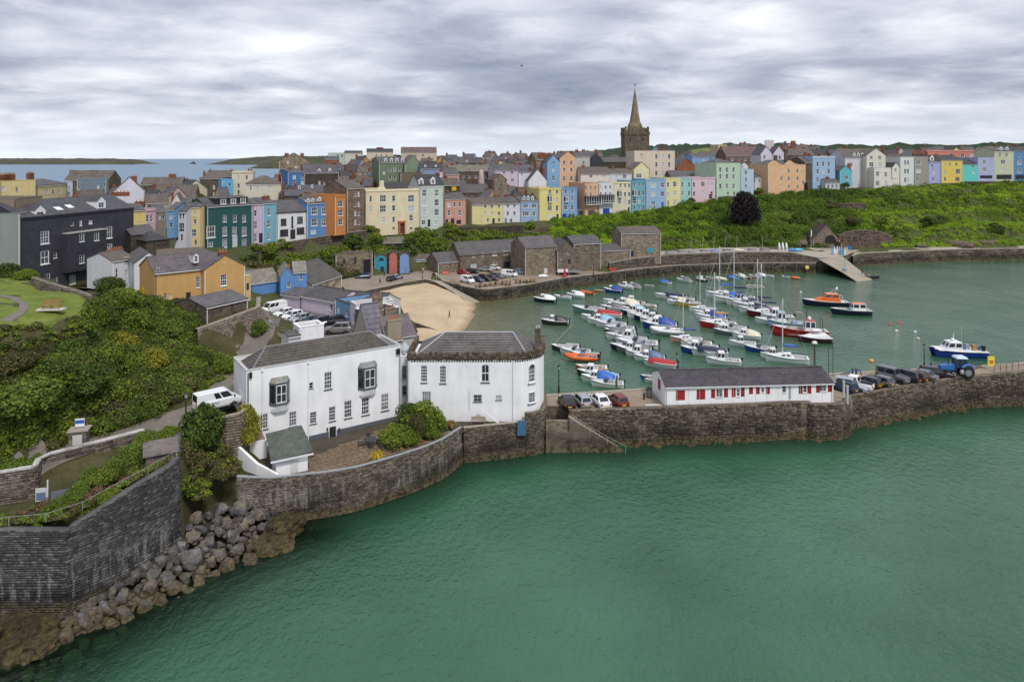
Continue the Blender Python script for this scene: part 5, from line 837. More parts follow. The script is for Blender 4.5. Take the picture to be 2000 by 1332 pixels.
_v = scw.n('ShaderNodeTexVoronoi',i2=4.0); scw.l(_p,_v.inputs[0]); scw.col(scw.ramp(scw.math('ADD',scw.math('MULTIPLY',_v.outputs['Color'],.5),scw.math('MULTIPLY',scw.noise(_p,.5,5),.5)),(.25,(0.026,0.027,0.033)),(.55,(0.043,0.044,0.054)),(.8,(0.062,0.063,0.074))),.6,.35)
dk = Hs('large house hung with dark slates, white sash windows and two white dormers',40,261,562,415,386,(129,156),12,wallmat=scw.m,roof=slate((0.062,0.06,0.068)),win=[(88,464,17,25,'s3'),(213,488,13,24,'s3'),(213,454,13,23,'s3'),(88,503,17,26,'s2'),(108,499,7,11,'s'),(141,437,6,8,'p'),(158,436,5,11,'p'),(177,434,7,8,'p'),(93,545,10,22,'s2'),(142,546,12,18,'s4'),(178,546,13,26,'s2'),(109,545,7,9,'s'),(213,530,12,20,'s2')],dorm=[(83,413,21,18),(202,404,17,16)],extra=1,chim=[(134,385,12,.55,1),(236,383,18,.55,1)],cornice=.12,trim=sc_)
def onwall(o,D0,D1,x0,x1,px,py):                       # photo point -> local (x, z) on a facade
    A,B = Q(x0,0,D0),Q(x1,0,D1); u = (px - CX) / F; t = (u * A.y - A.x) / ((B.x - A.x) - u * (B.y - A.y)); Dy = A.y + (B.y - A.y) * t; return t * o['hw'],zat(py,Dy) - o['zb'],Dy
a = onwall(dk,129,156,40,261,122,533); b = onwall(dk,129,156,40,261,198,448); m = MB(); holes = []; spots = []
for px,py in ((150,464),(179,462),(150,506),(181,503)): lx,lz,Dy = onwall(dk,129,156,40,261,px,py); ww,hh = onwall(dk,129,156,40,261,px + 5,py)[0] - onwall(dk,129,156,40,261,px - 5,py)[0],16 * Dy / F; holes.append((lx - ww / 2,lz - hh / 2,lx + ww / 2,lz + hh / 2)); spots.append((lx,lz,ww,hh))
x0,x1,z0,z1 = a[0],b[0],a[1],b[1]; k = MB(); holed(k,x1 - x0,z0,z1,[(p - x0,q,r - x0,s) for p,q,r,s in holes]); m.add([(x + x0,y - 1.3,z) for x,y,z in k.v],k.f)
m.poly([(x0,-.002,z0),(x0,-.002,z1),(x0,-1.3,z1),(x0,-1.3,z0)]); m.poly([(x1,-.002,z0),(x1,-1.3,z0),(x1,-1.3,z1),(x1,-.002,z1)]); m.poly([(x0,-.002,z0),(x0,-1.3,z0),(x1,-1.3,z0),(x1,-.002,z0)]); m.box(x0 - .08,-1.42,z1 + .002,x1 + .08,-.004,z1 + .22,1)
pj = m.build('projecting_bay',[scw.m,flat((0.36,0.35,0.31),.8)],dk)
for lx,lz,ww,hh in spots: link('window',wmesh('q',white_trim,GL),pj,(lx,-1.23,lz),scale=(ww,1,hh))
m = MB(); 
for px,py in ((129,407),(154,404)): lx,lz,Dy = onwall(dk,129,156,40,261,px,415); yy = (415 - py) * .16; zz = dk['he'] + (dk['hr'] - dk['he']) / 6 * yy + .17; m.hexa([(lx - .7,yy,zz),(lx + .7,yy,zz),(lx + .7,yy + 1.2,zz + 1.2 * (dk['hr'] - dk['he']) / 6),(lx - .7,yy + 1.2,zz + 1.2 * (dk['hr'] - dk['he']) / 6)],[(lx - .7,yy,zz + .08),(lx + .7,yy,zz + .08),(lx + .7,yy + 1.2,zz + .08 + 1.2 * (dk['hr'] - dk['he']) / 6),(lx - .7,yy + 1.2,zz + .08 + 1.2 * (dk['hr'] - dk['he']) / 6)])
m.build('skylight',flat((0.7,0.72,0.75),.2),dk)
Hs('grey rendered block with a brownish tank house at the left edge of the picture',-60,40,570,418,None,(127,129),11,C(150,158,152),'flat',extra=1)
Hs('brownish rendered rooftop tank house at the left edge',-60,32,425,388,None,(131,131.5),8,C(150,136,116),'flat',extra=.2)
Hs('white cottage with a mossy brown roof beside the slate clad house',219,262,552,507,489,(132,136),8,C(232,232,236),roof=SLATE_B,win=[(228,534,4,18,'s'),(247,534,6,13,'s2'),(247,508,8,12,'s2')],extra=1,chim=[(242,484,30,.6,6)])
Hs('plain white gable of the cottage behind the ochre house',262,318,556,512,492,(130,133),10,C(238,238,240),'gfront',extra=1)
Hs('slate roofed back building right of the white gable',306,400,520,503,486,(138,142),9,wallmat=STONE,roof=SLATE_B,extra=2,chim=[(330,484,16)],far=True)
OCH = C(212,166,92,.9)
Hs('ochre rendered house wing with a long slate roof and white dormer',302,398,600,529,497,(111,116),10,OCH,roof=slate((0.1,0.085,0.09)),win=[(309,531,4.5,15,'s'),(387,551,8,22,'s3'),(323,578,5,9,'s'),(333,579,5,9,'s')],doors=[(368,581,9,20,'d')],dorm=[(385,509,10,15),(331,546,11,13)],extra=1,over=.25)
Hs('tall ochre rendered gable end with a brick chimney',398,479,598,523,497,(115,120),11,OCH,'gfront',roof=slate((0.1,0.085,0.09)),win=[(437,508,8,11,'s2'),(437,547,12,23,'s3')],extra=1,chim=[(436,487,17,.1,3)])
Hs('low slate roofed garage in front of the ochre gable',402,484,606,592,570,(106,113),8,wallmat=STONE,roof=slate((0.1,0.095,0.1)),extra=1.5)
Hs('small yellow gothic porch house end behind the ochre gable',480,490,566,540,None,(128,129),6,C(232,204,136),'flat',extra=2,doors=[(484,560,5,14,'d')])
BL = C(104,164,232)
Hs('long low blue house with a stone tiled roof',490,549,574,551,525,(152,157),9,BL,roof=slate((0.2,0.185,0.155)),extra=1,courses=6)
Hs('bright blue gabled cottage with white windows',548,573,572,538,521,(150,151),9,BL,'gfront',roof=slate((0.2,0.185,0.155)),win=[(564,556,7,10,'s2'),(564,536,4,6,'p')],extra=1,chim=[(563,517,5,.2)])
Hs('blue wing right of the gabled cottage with a stone tiled roof',573,599,572,532,511,(151,152),10,BL,roof=slate((0.2,0.185,0.155)),win=[(588,542,6,10,'s2')],extra=1)
Hs('weathered timber hall with a big dark slate roof above the beach',608,667,562,547,507,(157,170),13,wallmat=stone((0.3,0.255,0.19),.9),roof=slate((0.075,0.068,0.062)),extra=2)
LIL = C(228,216,236)
Hs('short lilac shed with a slate roof at the top of the small car park',549,587,604,577,564,(136,133),7,LIL,extra=1)
Hs('long lilac shed with a slate roof behind the row of cars',587,656,616,584,562,(133,127),8,LIL,win=[(647,601,5,12,'s')],extra=1.5,courses=6)
Hs('light blue curved fronted cottage at the end of the lilac shed',655,684,640,589,None,(126,121),8,C(132,182,226),'flat',win=[(678,612,5,13,'s2')],doors=[(661,609,6,18,'d',flat((0.55,0.62,0.7),.5))],extra=1.5,trim=dark_trim)
Hs('white end bay of the light blue cottage with a narrow window',684,695,645,592,None,(121,118.5),7,C(236,236,238),'flat',win=[(691,622,3,18,'s')],extra=1.5)
Hs('dark slate roofed harbour cottage with a small white gable',664,738,628,604,571,(127,125),10,C(232,230,228),extra=3,dorm=[(706,601,18,12)],courses=6)
Hs('white banded grey garage at the end of the small car park',694,722,650,607,None,(117,114),6,C(120,116,110),'flat',extra=1.5,trim=white_trim)
cot = Hs('purple slate roofed harbour cottage with stone stacks, nearest the white house',722,754,700,668,592,(100,101.4),7,C(190,180,165),roof=slate((0.125,0.115,0.14)),extra=4,courses=8,chim=[(745,577,18,.9,3,STONE_L)])
Hs('second harbour cottage with a wide rendered chimney and a row of pots',754,786,700,664,618,(100.5,101.8),6,C(190,180,165),roof=slate((0.115,0.1,0.105)),extra=4,chim=[(769,617,28,.05,6,paint(C(176,162,142))),(767,598,22,1.3,2,STONE_L)])
Hs('third harbour cottage with white bargeboards beside the sand',786,812,690,655,614,(103,104.2),6,C(212,210,206),roof=slate((0.115,0.1,0.105)),extra=4)
wk = Hs('small flat roofed white outbuilding behind the long white house',585,633,700,637,None,(97,99),3,WHITE,'flat',extra=2)
Hs('low white walled yard building left of the white outbuilding',563,586,700,656,650,(96,97),3,C(226,228,230),extra=2)
# long white house
GREY = flat((0.1,0.11,0.125),.6); FW = (78.1,88.9); RW = slate((0.085,0.076,0.064),4.5)
WHS = paint(WHITE,.12)
wh = Hs('long white house with two slate capped bay windows above the paved sea terrace',481,783,888,698,660,FW,6.4,WHITE,'phip',RW,courses=9,sill=GREY,wallmat=WHS,extra=0,trim=flat((0.42,0.42,0.41),.8),
        win=[(516,823,15,30,'s4'),(572,818,15,29,'s3'),(612,816,13,23,'s3'),(649,808,13,28,'s3'),(680,799,15,34,'s4'),(714,793,15,34,'s4'),(752,785,15,33,'s4'),(608,753,8,12,'s'),(641,743,15,34,'s4'),(546,766,41,44,'B',GREY),(718,736,38,44,'B',GREY)],doors=[(650,850,13,34,'d')])
k = MB()
for px,py,pw,ph in ((546,795,38,12),(718,764,35,12)): lx,lz,Dy = onwall(wh,*FW,481,783,px,py); ww,hh = onwall(wh,*FW,481,783,px + pw / 2,py)[0] - onwall(wh,*FW,481,783,px - pw / 2,py)[0],ph * Dy / F; k = MB(); k.hexa([(lx - ww / 2,-.003,lz - hh / 2),(lx - ww / 2 + .5,-.5,lz - hh / 2),(lx + ww / 2 - .5,-.5,lz - hh / 2),(lx + ww / 2,-.003,lz - hh / 2)],[(lx - ww / 2,-.003,lz + hh / 2),(lx - ww / 2 + .55,-.78,lz + hh / 2),(lx + ww / 2 - .55,-.78,lz + hh / 2),(lx + ww / 2,-.003,lz + hh / 2)]); k.build('bay_base',paint(WHITE),wh)
zt_ = 4.05 - wh['zb']; m = MB(); _dl = onwall(wh,*FW,481,783,650,850)[0]; m.box(0,-.07,zt_ - 1,_dl - .5,-.004,zt_ + .45); m.box(_dl + .5,-.07,zt_ - 1,wh['hw'],-.004,zt_ + .45); m.build('plinth',GREY,wh)
m = MB()
for px in (512,602,779): lx = onwall(wh,*FW,481,783,px,800)[0]; m.tube([(lx,-.09,zt_),(lx,-.09,wh['he'] - .1)],.055,6); m.box(lx - .14,-.2,wh['he'] - .3,lx + .14,-.005,wh['he'] - .02)
m.build('downpipe',white_trim,wh); wh.children[-1]['kind'] = 'stuff'; m = MB()
for px in (639,662): lx,lz,_ = onwall(wh,*FW,481,783,px,838); m.box(lx - .07,-.22,lz - .18,lx + .07,-.005,lz + .18)
m.build('wall_lamp',black_iron,wh); m = MB(); lx,lz,_ = onwall(wh,*FW,481,783,776,686); m.box(lx - .2,-.3,lz - .35,lx + .2,-.005,lz + .3); lx,lz,_ = onwall(wh,*FW,481,783,489,732); m.box(lx - .15,-.25,lz - .35,lx + .15,-.005,lz + .3); m.build('flood_lamp',black_iron,wh)
# link bay and battlemented house
Hs('narrow white link bay with stacked windows between the two white houses',783,799,850,697,None,(90.2,90.6),5,WHITE,'flat',extra=1,win=[(790,728,9,28,'s2'),(790,763,9,20,'s2'),(790,812,9,16,'s2')],frames=paint(C(190,208,222)))
m = thing('glass_lantern','small glazed pyramid rooflight above the white link bay','rooflight',Q(790,690,92)); MB().lathe([(.9,0),(.88,.6),(.02,1.5)],0,0,4).build('glazing',flat((0.42,0.47,0.52),.15),m)
DB = 88.0; bt = Hs('white house with rubble battlements and a rounded end at the quay',797,1005,862,700,None,(DB,DB),8.2,WHITE,'none',extra=0,sill=GREY,wallmat=WHS,win=[(828,730,12.5,34,'a4'),(865,731,12.5,35,'a4'),(948,729,16,35,'a'),(833,775,18,20,'s4'),(933,778,17,14,'s2',flat((0.4,0.47,0.45),.5)),(974,777,12,9,'v'),(866,820,8,14,'s')])
w_,he_ = bt['hw'],bt['he']; curve = [(w_ - .002,0),(w_ + .9,.1),(w_ + 1.8,.5),(w_ + 2.7,1.15),(w_ + 3.4,2.0),(w_ + 3.85,3.1),(w_ + 4.0,4.3),(w_ + 4.0,8.2)]; m = MB()
for p,q in zip(curve,curve[1:]): m.poly([(*p,0),(*q,0),(*q,he_),(*p,he_)])
m.poly([(w_ + 4,8.2,0),(0,8.2,0),(0,8.2,he_),(w_ + 4,8.2,he_)]); m.poly([(.01,.3,he_ - .3),(w_ + 2,.7,he_ - .3),(w_ + 3.9,3,he_ - .3),(w_ + 3.9,8.1,he_ - .3),(.01,8.1,he_ - .3)]); m.build('rounded_wall',WHS,bt)
for (lx,ly),lz,ww,hh,st,rz in (((w_ + 2.25,.8),zat(725,89.5) - bt['zb'],1.0,2.4,'a4',.62),((w_ + 2.25,.8),zat(772,89.5) - bt['zb'],1.05,1.35,'s3',.62)):
    wo = link('window',wmesh('s4' if st == 'a4' else st,white_trim,None),bt,(lx + .03,ly - .055,lz - (.12 if st == 'a4' else 0)),(0,0,rz),(ww,1,hh - (.25 if st == 'a4' else 0))); link('pane',_pane,wo)
    if st == 'a4': k = MB(); r = ww / 2; zc = lz + hh / 2 - r; k.prism([(r * math.cos(t),0,.95 * r * math.sin(t)) for t in [math.pi * q / 10 for q in range(11)]],(0,.04,0),1); k.tube([(r * .97 * math.cos(t),-.01,.97 * r * math.sin(t)) for t in [math.pi * q / 10 for q in range(11)]],.06,5); fo = k.build('fanlight',[white_trim,GL],bt); fo.location = (lx + .03,ly - .07,zc); fo.rotation_euler = (0,0,rz)
    k = MB(); k.box(-ww * .62,-.16,lz - hh / 2 - .16,ww * .62,-.0,lz - hh / 2 - .05); so_ = k.build('sill',GREY,bt); so_.location = (lx,ly - .04,0); so_.rotation_euler = (0,0,rz)
out = [(0,8.2),(0,0)] + curve; RB = blocks((0.09,0.07,0.047),(0.22,0.175,0.12),False); m = MB(); mk = MB(); corb = MB()
for p,q in zip(out,out[1:]):
    p,q = Vector(p),Vector(q); L_ = (q - p).length
    if L_ < .05: continue
    t_ = (q - p) / L_; nn = Vector((t_.y,-t_.x)); n_ = max(1,round(L_ / .34))
    for i in range(n_):
        a,b = p + t_ * (L_ * i / n_ + .01),p + t_ * (L_ * (i + 1) / n_ - .01)
        for z0,z1,o0,o1 in ((he_ - .26,he_ - .02,.0,.14),(he_ + .0,he_ + .26,.15,.17),(he_ + .275,he_ + .53,.15,.16)):
            j = R.uniform(-.03,.05); A0,B0,A1,B1 = a + nn * (o0 + j),b + nn * (o0 + j),a + nn * (o1 + j),b + nn * (o1 + j); A2,B2 = a - nn * .3,b - nn * .3
            m.hexa([(*A0,z0),(*B0,z0),(*B2,z0),(*A2,z0)],[(*A1,z1 - .015),(*B1,z1 - .015),(*B2,z1 - .015),(*A2,z1 - .015)])
        if i % 4 != 3 or L_ < 1.3:
            A1,B1,A2,B2 = a + nn * .18,b + nn * .18,a - nn * .32,b - nn * .32; z1 = he_ + .78 + R.uniform(-.03,.03); mk.hexa([(*A1,he_ + .54),(*B1,he_ + .54),(*B2,he_ + .54),(*A2,he_ + .54)],[(*A1,z1),(*B1,z1),(*B2,z1),(*A2,z1)])
        c_ = (a + b) / 2; corb.hexa([(*(c_ - t_ * .08),he_ - .5),(*(c_ + t_ * .08),he_ - .5),(*(c_ + t_ * .1 - nn * .02),he_ - .5),(*(c_ - t_ * .1 - nn * .02),he_ - .5)],[(*(c_ - t_ * .1 + nn * .12),he_ - .27),(*(c_ + t_ * .1 + nn * .12),he_ - .27),(*(c_ + t_ * .12 - nn * .02),he_ - .27),(*(c_ - t_ * .12 - nn * .02),he_ - .27)])
prop(m.build('parapet_stonework',RB,bt),kind='stuff'); prop(mk.build('battlement',RB,bt),kind='stuff'); prop(corb.build('corbels',RB,bt),kind='stuff')
m = MB(); z0 = he_ + .1; z1 = zat(650,92) - bt['zb']; c = [(.9,.7,z0),(w_ + 1.7,.9,z0),(w_ + 3.1,7.4,z0),(.9,7.4,z0)]; r0,r1 = (4.4,4.1,z1),(w_ - .2,4.1,z1); RS = slate((0.11,0.1,0.1),4.5)
slope(m,c[0],c[1],r1,r0,9); slope(m,c[2],c[3],r0,r1,9); slope(m,c[1],(w_ + 3.2,4,z0),r1,r1,9); slope(m,(w_ + 3.2,4,z0),c[2],r1,r1,9); slope(m,c[3],c[0],r0,r0,9)
for p,q in ((c[0],r0),(c[1],r1),(c[3],r0),(r0,r1)): m.tube([Vector(p) + Vector((0,0,.08)),Vector(q) + Vector((0,0,.08))],.1,5,1)
m.build('roof',[RS,flat((0.36,0.36,0.38),.5)],bt)
m = MB(); lx = 50 * 91.5 / F - bt.location.x; z1 = zat(641,91.5) - bt['zb']; m.box(lx - .35,3.0,he_ - .2,lx + .35,3.8,z1 - .3); m.box(lx - .42,2.93,z1 - .3,lx + .42,3.87,z1); pot(m,lx - .15,3.4,z1,.4); pot(m,lx + .17,3.4,z1,.4); m.build('chimney',[STONE,paint(C(200,196,190))],bt)
m = MB(); lx = (803 - 797) * 91 / F; m.tube([(w_ * .58,-.09,4.2),(w_ * .58,-.09,he_ * .62)],.05,6); m.tube([(w_ * .08,-.09,4.2),(w_ * .08,-.09,he_ * .55)],.05,6); zz = 4.3 - bt['zb']; m.hexa([(w_ * .68,-.9,zz + 1.5),(w_ * .86,-.9,zz - .4),(w_ * .86,-.7,zz - .4),(w_ * .68,-.7,zz + 1.5)],[(w_ * .68,-.9,zz + 1.75),(w_ * .86,-.9,zz - .15),(w_ * .86,-.7,zz - .15),(w_ * .68,-.7,zz + 1.75)]); m.build('downpipe',white_trim,bt)
# fishermen's white building
RED = flat((0.3,0.022,0.025),.55); WB = paint(WHITE)
fb = Hs('long low white building with red shutters and a slate roof on the pier',1300,1628,795,751,720,(91.9,93.5),6.5,WHITE,'gable',slate((0.072,0.066,0.073),4.5),courses=10,extra=.2,over=.22,
        win=[(1405,768,13,16,'v'),(1442,767,6,15,'s'),(1490,762,6,9,'s'),(1532,760,8,13,'s'),(1572.5,760,7,14,'s'),(1608,757,13,15,'t')] + [(x,y,8,18,'R',RED) for x,y in ((1393,769),(1418,767.5),(1433,767),(1451,766),(1564,760.5),(1581,760),(1598,758),(1621,757))] + [(x,763,8,14,'R',RED) for x in (1467,1480,1500)] + [(1329,772,18,20,'R',RED),(1369,770.5,17,20,'R',RED)],doors=[(1542.5,767,4.5,27,'d',flat((0.3,0.3,0.3),.6))])
m = MB(); m.box(-.08,2.4,2.2,-.004,3.4,3.6); m.build('shutter',RED,fb); m = MB()
for q in range(1,15): x = fb['hw'] * q / 15; m.box(x - .02,-.02,.3,x + .02,-.003,fb['he'] - .1)
m.build('board_joint',flat((0.6,0.6,0.6),.7),fb)
def proto(name):
    o = bpy.data.objects.new(name,None); COL.objects.link(o); return o
def hide(o):
    for c in list(o.children): hide(c)
    COL.objects.unlink(o)
def stamp(pr,loc,rz,sc,label,cat,group=None,mats=None,rx=0.0):
    def rec(o,par):
        c = o.copy(); COL.objects.link(c); c.parent = par
        key = o.name.split('.')[0]
        if mats and key in mats:
            for i,m in enumerate(mats[key]):
                if m is not None and i < len(c.material_slots): c.material_slots[i].link = 'OBJECT'; c.material_slots[i].material = m
        for ch in o.children: rec(ch,c)
        return c
    c = rec(pr,None); c.location = loc; c.rotation_euler = (rx,0,rz); c.scale = (sc,) * 3 if not isinstance(sc,tuple) else sc
    return prop(c,label,cat,group)
GEL = flat((0.72,0.73,0.73),.25,.5); GEL_IN = flat((0.52,0.53,0.53),.5); NAVY = flat((0.012,0.018,0.05),.35); RUB = flat((0.012,0.012,0.013),.5); TEAK = flat((0.22,0.12,0.055),.7); ALU = flat((0.62,0.63,0.64),.4,.5); SMOKE = flat((0.035,0.045,0.055),.12,.6)
def hull(o,L,B,Hh,mats,n=11,floor=.25,fore=.52,fine=2.3,rise=.4,deck=True,tr=.9):
    ts = np.linspace(0,1,n); hb = [B / 2 * (tr + (1 - tr) * min(1,t / .35)) * (1 if t < .38 else max(.0,1 - ((t - .38) / .62) ** fine)) for t in ts]; hb[-1] = .02; zs = [Hh * (1 + rise * t ** 2.2) for t in ts]; xs = [-L / 2 + L * t for t in ts]
    m = MB(); vs = []; k = 7
    for x,b,z,t in zip(xs,hb,zs,ts):
        kx = x - (0 if t < .75 else (t - .75) * .55 * L * .3); vs += [(kx,0,-.3),(kx,b * .72,-.06 + .1 * t),(x,b * .93,z * .55),(x,b,z - .09),(x,b + .03,z - .085),(x,b + .03,z),(x,max(b - .07,.0),z)]
    fs = []; mi = []
    for i in range(n - 1):
        for j in range(k - 1): fs.append((i * k + j,(i + 1) * k + j,(i + 1) * k + j + 1,i * k + j + 1)); mi.append(0 if j < 3 else 1)
    nv = len(vs); m.v += vs + [(x,-y,z) for x,y,z in vs]; m.f += fs + [tuple(q + nv for q in f)[::-1] for f in fs]; m.m += mi + mi
    m.f.append(tuple(range(0,k)) + tuple(range(nv + k - 1,nv - 1,-1))); m.m.append(0); m.build('hull',mats,o,True)
    for p in o.children[-1].data.polygons: p.use_smooth = p.material_index == 0
    if deck:
        d = MB(); f0 = int(fore * (n - 1))
        for i in range(f0,n - 1):
            d.poly([(xs[i],-hb[i] + .06,zs[i] - .03),(xs[i + 1],-max(hb[i + 1] - .06,0),zs[i + 1] - .03),(xs[i + 1],0,zs[i + 1] + .04),(xs[i],0,zs[i] + .04)]); d.poly([(xs[i],0,zs[i] + .04),(xs[i + 1],0,zs[i + 1] + .04),(xs[i + 1],max(hb[i + 1] - .06,0),zs[i + 1] - .03),(xs[i],hb[i] - .06,zs[i] - .03)])
        for i in range(f0):
            for s in (-1,1): a,b = s * (hb[i] - .06),s * (hb[i + 1] - .06); c,e = s * (hb[i] - .22),s * (hb[i + 1] - .22); d.poly([(xs[i],a,zs[i] - .03),(xs[i + 1],b,zs[i + 1] - .03),(xs[i + 1],e,zs[i + 1] - .03),(xs[i],c,zs[i] - .03)]); d.poly([(xs[i],c,zs[i] - .03),(xs[i + 1],e,zs[i + 1] - .03),(xs[i + 1],e,floor),(xs[i],c,floor)],1)
            d.poly([(xs[i],-hb[i] + .22,floor),(xs[i + 1],-hb[i + 1] + .22,floor),(xs[i + 1],hb[i + 1] - .22,floor),(xs[i],hb[i] - .22,floor)],1)
        b = hb[f0] - .2; d.poly([(xs[f0],-b,floor),(xs[f0],b,floor),(xs[f0],b,zs[f0]),(xs[f0],-b,zs[f0])],1); d.box(xs[0] + .01,-hb[0] + .08,floor,xs[0] + .3,hb[0] - .08,zs[0] - .02); d.build('deck',[GEL,GEL_IN],o)
    return xs,hb,zs
def outboard(o,x,z,s=1.0):
    s *= .72
    m = MB(); m.hexa([(x - .42 * s,-.17 * s,z + .1),(x + .02,-.17 * s,z + .1),(x + .02,.17 * s,z + .1),(x - .42 * s,.17 * s,z + .1)],[(x - .38 * s,-.12 * s,z + .6 * s),(x - .04,-.12 * s,z + .52 * s),(x - .04,.12 * s,z + .52 * s),(x - .38 * s,.12 * s,z + .6 * s)]); m.box(x - .3 * s,-.07,z - .75,x - .1,.07,z + .1); m.build('outboard_motor',[RUB],o)
def wheelhouse(o,x0,x1,w,z0,z1,mats,rake=.3,name='cabin',win=True,top=.86,glassm=SMOKE):
    m = MB(); a = [(x0,-w,z0),(x1,-w * .92,z0),(x1,w * .92,z0),(x0,w,z0)]; b = [(x0 + .05,-w * top,z1),(x1 - rake,-w * top * .92,z1),(x1 - rake,w * top * .92,z1),(x0 + .05,w * top,z1)]; m.hexa(a,b); m.hexa([(x - .0,y * 1.06,z1 + .003) for x,y,z in b],[(x,y * .98,z1 + .09) for x,y,z in b],1); c = m.build(name,mats,o)
    if win:
        k = MB(); L = lambda p,q,t: tuple(Vector(p).lerp(Vector(q),t))
        for i,(j0,j1) in enumerate(((0,1),(1,2),(2,3))):
            n = 2 if i != 1 else 2
            for q in range(n):
                u0,u1 = (q + .1) / n,(q + .9) / n; lo,hi = .42,.9; pts = []
                for u,v in ((u0,lo),(u1,lo),(u1,hi),(u0,hi)): pts.append(Vector(L(L(a[j0],a[j1],u),L(b[j0],b[j1],u),v)))
                nn = (pts[1] - pts[0]).cross(pts[3] - pts[0]).normalized(); k.poly([p + nn * .012 for p in pts])
        k.build('window',[glassm],c)
    return c
def canvas(o,x0,x1,w,z0,z1,name='cover'):
    m = MB(); n = 5; vs = []
    for i in range(n): t = i / (n - 1); x = x0 + (x1 - x0) * t; h = z1 - (z1 - z0) * (.55 * t * t if True else 0) - .25 * abs(t - .5) * .3; vs += [(x,-w,z0),(x,-w * .72,h - .12),(x,0,h),(x,w * .72,h - .12),(x,w,z0)]
    m.add(vs,[(i * 5 + j,(i + 1) * 5 + j,(i + 1) * 5 + j + 1,i * 5 + j + 1) for i in range(n - 1) for j in range(4)] + [(0,1,2,3,4),tuple(range(5 * n - 1,5 * n - 6,-1))]); m.build(name,[flat((0.03,0.14,0.5),.8)],o,True)
def mastrig(o,x,z,h,L,cover=True,boomlen=.4):
    m = MB(); m.tube([(x,0,z),(x,0,z + h)],.1,6); m.tube([(x - .02,-.55,z + h * .55),(x - .02,.55,z + h * .55)],.025,4); m.build('mast',[ALU],o)
    m = MB(); m.tube([(x - .05,0,z + 1.0),(x - L * boomlen,0,z + 1.05)],.055,5); m.build('boom',[ALU],o)
    if cover: m = MB(); m.tube([(x - .02,0,z + 1.9),(x - .12,0,z + 1.2),(x - L * boomlen * .5,0,z + 1.2),(x - L * boomlen,0,z + 1.12)],[.08,.2,.19,.1],7); m.build('sail_cover',[flat((0.012,0.03,0.12),.8)],o,True)
    m = MB(); m.tube([(L * .49,0,z + .02),(x,0,z + h * .97)],.03,4); m.tube([(-L * .49,0,z),(x,0,z + h)],.012,3)
    for s in (-1,1): m.tube([(x - .1,s * L * .14,z),(x - .02,s * .52,z + h * .55),(x,0,z + h * .96)],.012,3)
    m.build('rigging',[flat((0.55,0.55,0.55),.5)],o)
def seats(o,spots,m_=None):
    m = MB()
    for x,y,z in spots: m.box(x - .2,y - .22,z,x + .2,y + .22,z + .3); m.hexa([(x - .28,y - .22,z),(x - .2,y - .22,z),(x - .2,y + .22,z),(x - .28,y + .22,z)],[(x - .36,y - .2,z + .75),(x - .28,y - .2,z + .75),(x - .28,y + .2,z + .75),(x - .36,y + .2,z + .75)])
    m.build('seat',[m_ or flat((0.5,0.5,0.52),.7)],o)
BT = {}
def mk(n):
    def d(f): o = proto('boat'); f(o); BT[n] = o; return f
    return d
@mk('speed')
def _(o):
    hull(o,5.6,2.1,.72,[GEL,GEL]); m = MB(); pl = [(.1,-.85),(.75,-.55),(.75,.55),(.1,.85)]; m.hexa([(x,y,.76) for x,y in pl],[(x - .35,y * .85,1.25) for x,y in pl]); m.build('windscreen',[SMOKE],o); seats(o,[(-.7,-.45,.25),(-.7,.45,.25),(-1.6,0,.25)]); outboard(o,-2.8,.7)
    m = MB(); m.hexa([(.8,-.5,.78),(2.0,-.2,.9),(2.0,.2,.9),(.8,.5,.78)],[(.85,-.4,.93),(1.7,-.15,.96),(1.7,.15,.96),(.85,.4,.93)]); m.build('hatch',[GEL_IN],o)
@mk('cabin')
def _(o):
    hull(o,5.8,2.2,.75,[GEL,GEL]); wheelhouse(o,-.2,1.45,.8,.74,1.75,[GEL,GEL],.55); seats(o,[(-1.0,-.4,.25),(-1.0,.4,.25)]); outboard(o,-2.9,.72); m = MB()
    for s in (-1,1): m.tube([(.9,s * .85,.9),(1.8,s * .6,1.35),(2.7,s * .1,1.5)],.02,4)
    m.build('bow_rail',[ALU],o)
@mk('cover')
def _(o):
    hull(o,5.8,2.2,.75,[GEL,GEL]); wheelhouse(o,.1,1.5,.8,.74,1.55,[GEL,GEL],.5); canvas(o,.12,-2.7,.92,.7,1.7); outboard(o,-2.9,.72)
@mk('tent')                                # low boat fully under a canvas cover
def _(o): hull(o,5.4,2.1,.7,[GEL,GEL]); canvas(o,1.9,-2.5,.95,.68,1.25); outboard(o,-2.7,.7); MB().hexa([(.0,-.8,.72),(1.9,-.4,.8),(1.9,.4,.8),(0,.8,.72)],[(.3,-.5,1.1),(1.3,-.25,1.05),(1.3,.25,1.05),(.3,.5,1.1)]).build('windscreen',[SMOKE],o)
@mk('open')
def _(o):
    hull(o,4.4,1.7,.55,[GEL,TEAK],fore=.8,floor=.12); m = MB()
    for x in (-1.3,-.2,.8): m.box(x - .14,-.68,.38,x + .14,.68,.43)
    m.build('thwart',[TEAK],o); outboard(o,-2.2,.5,.8)
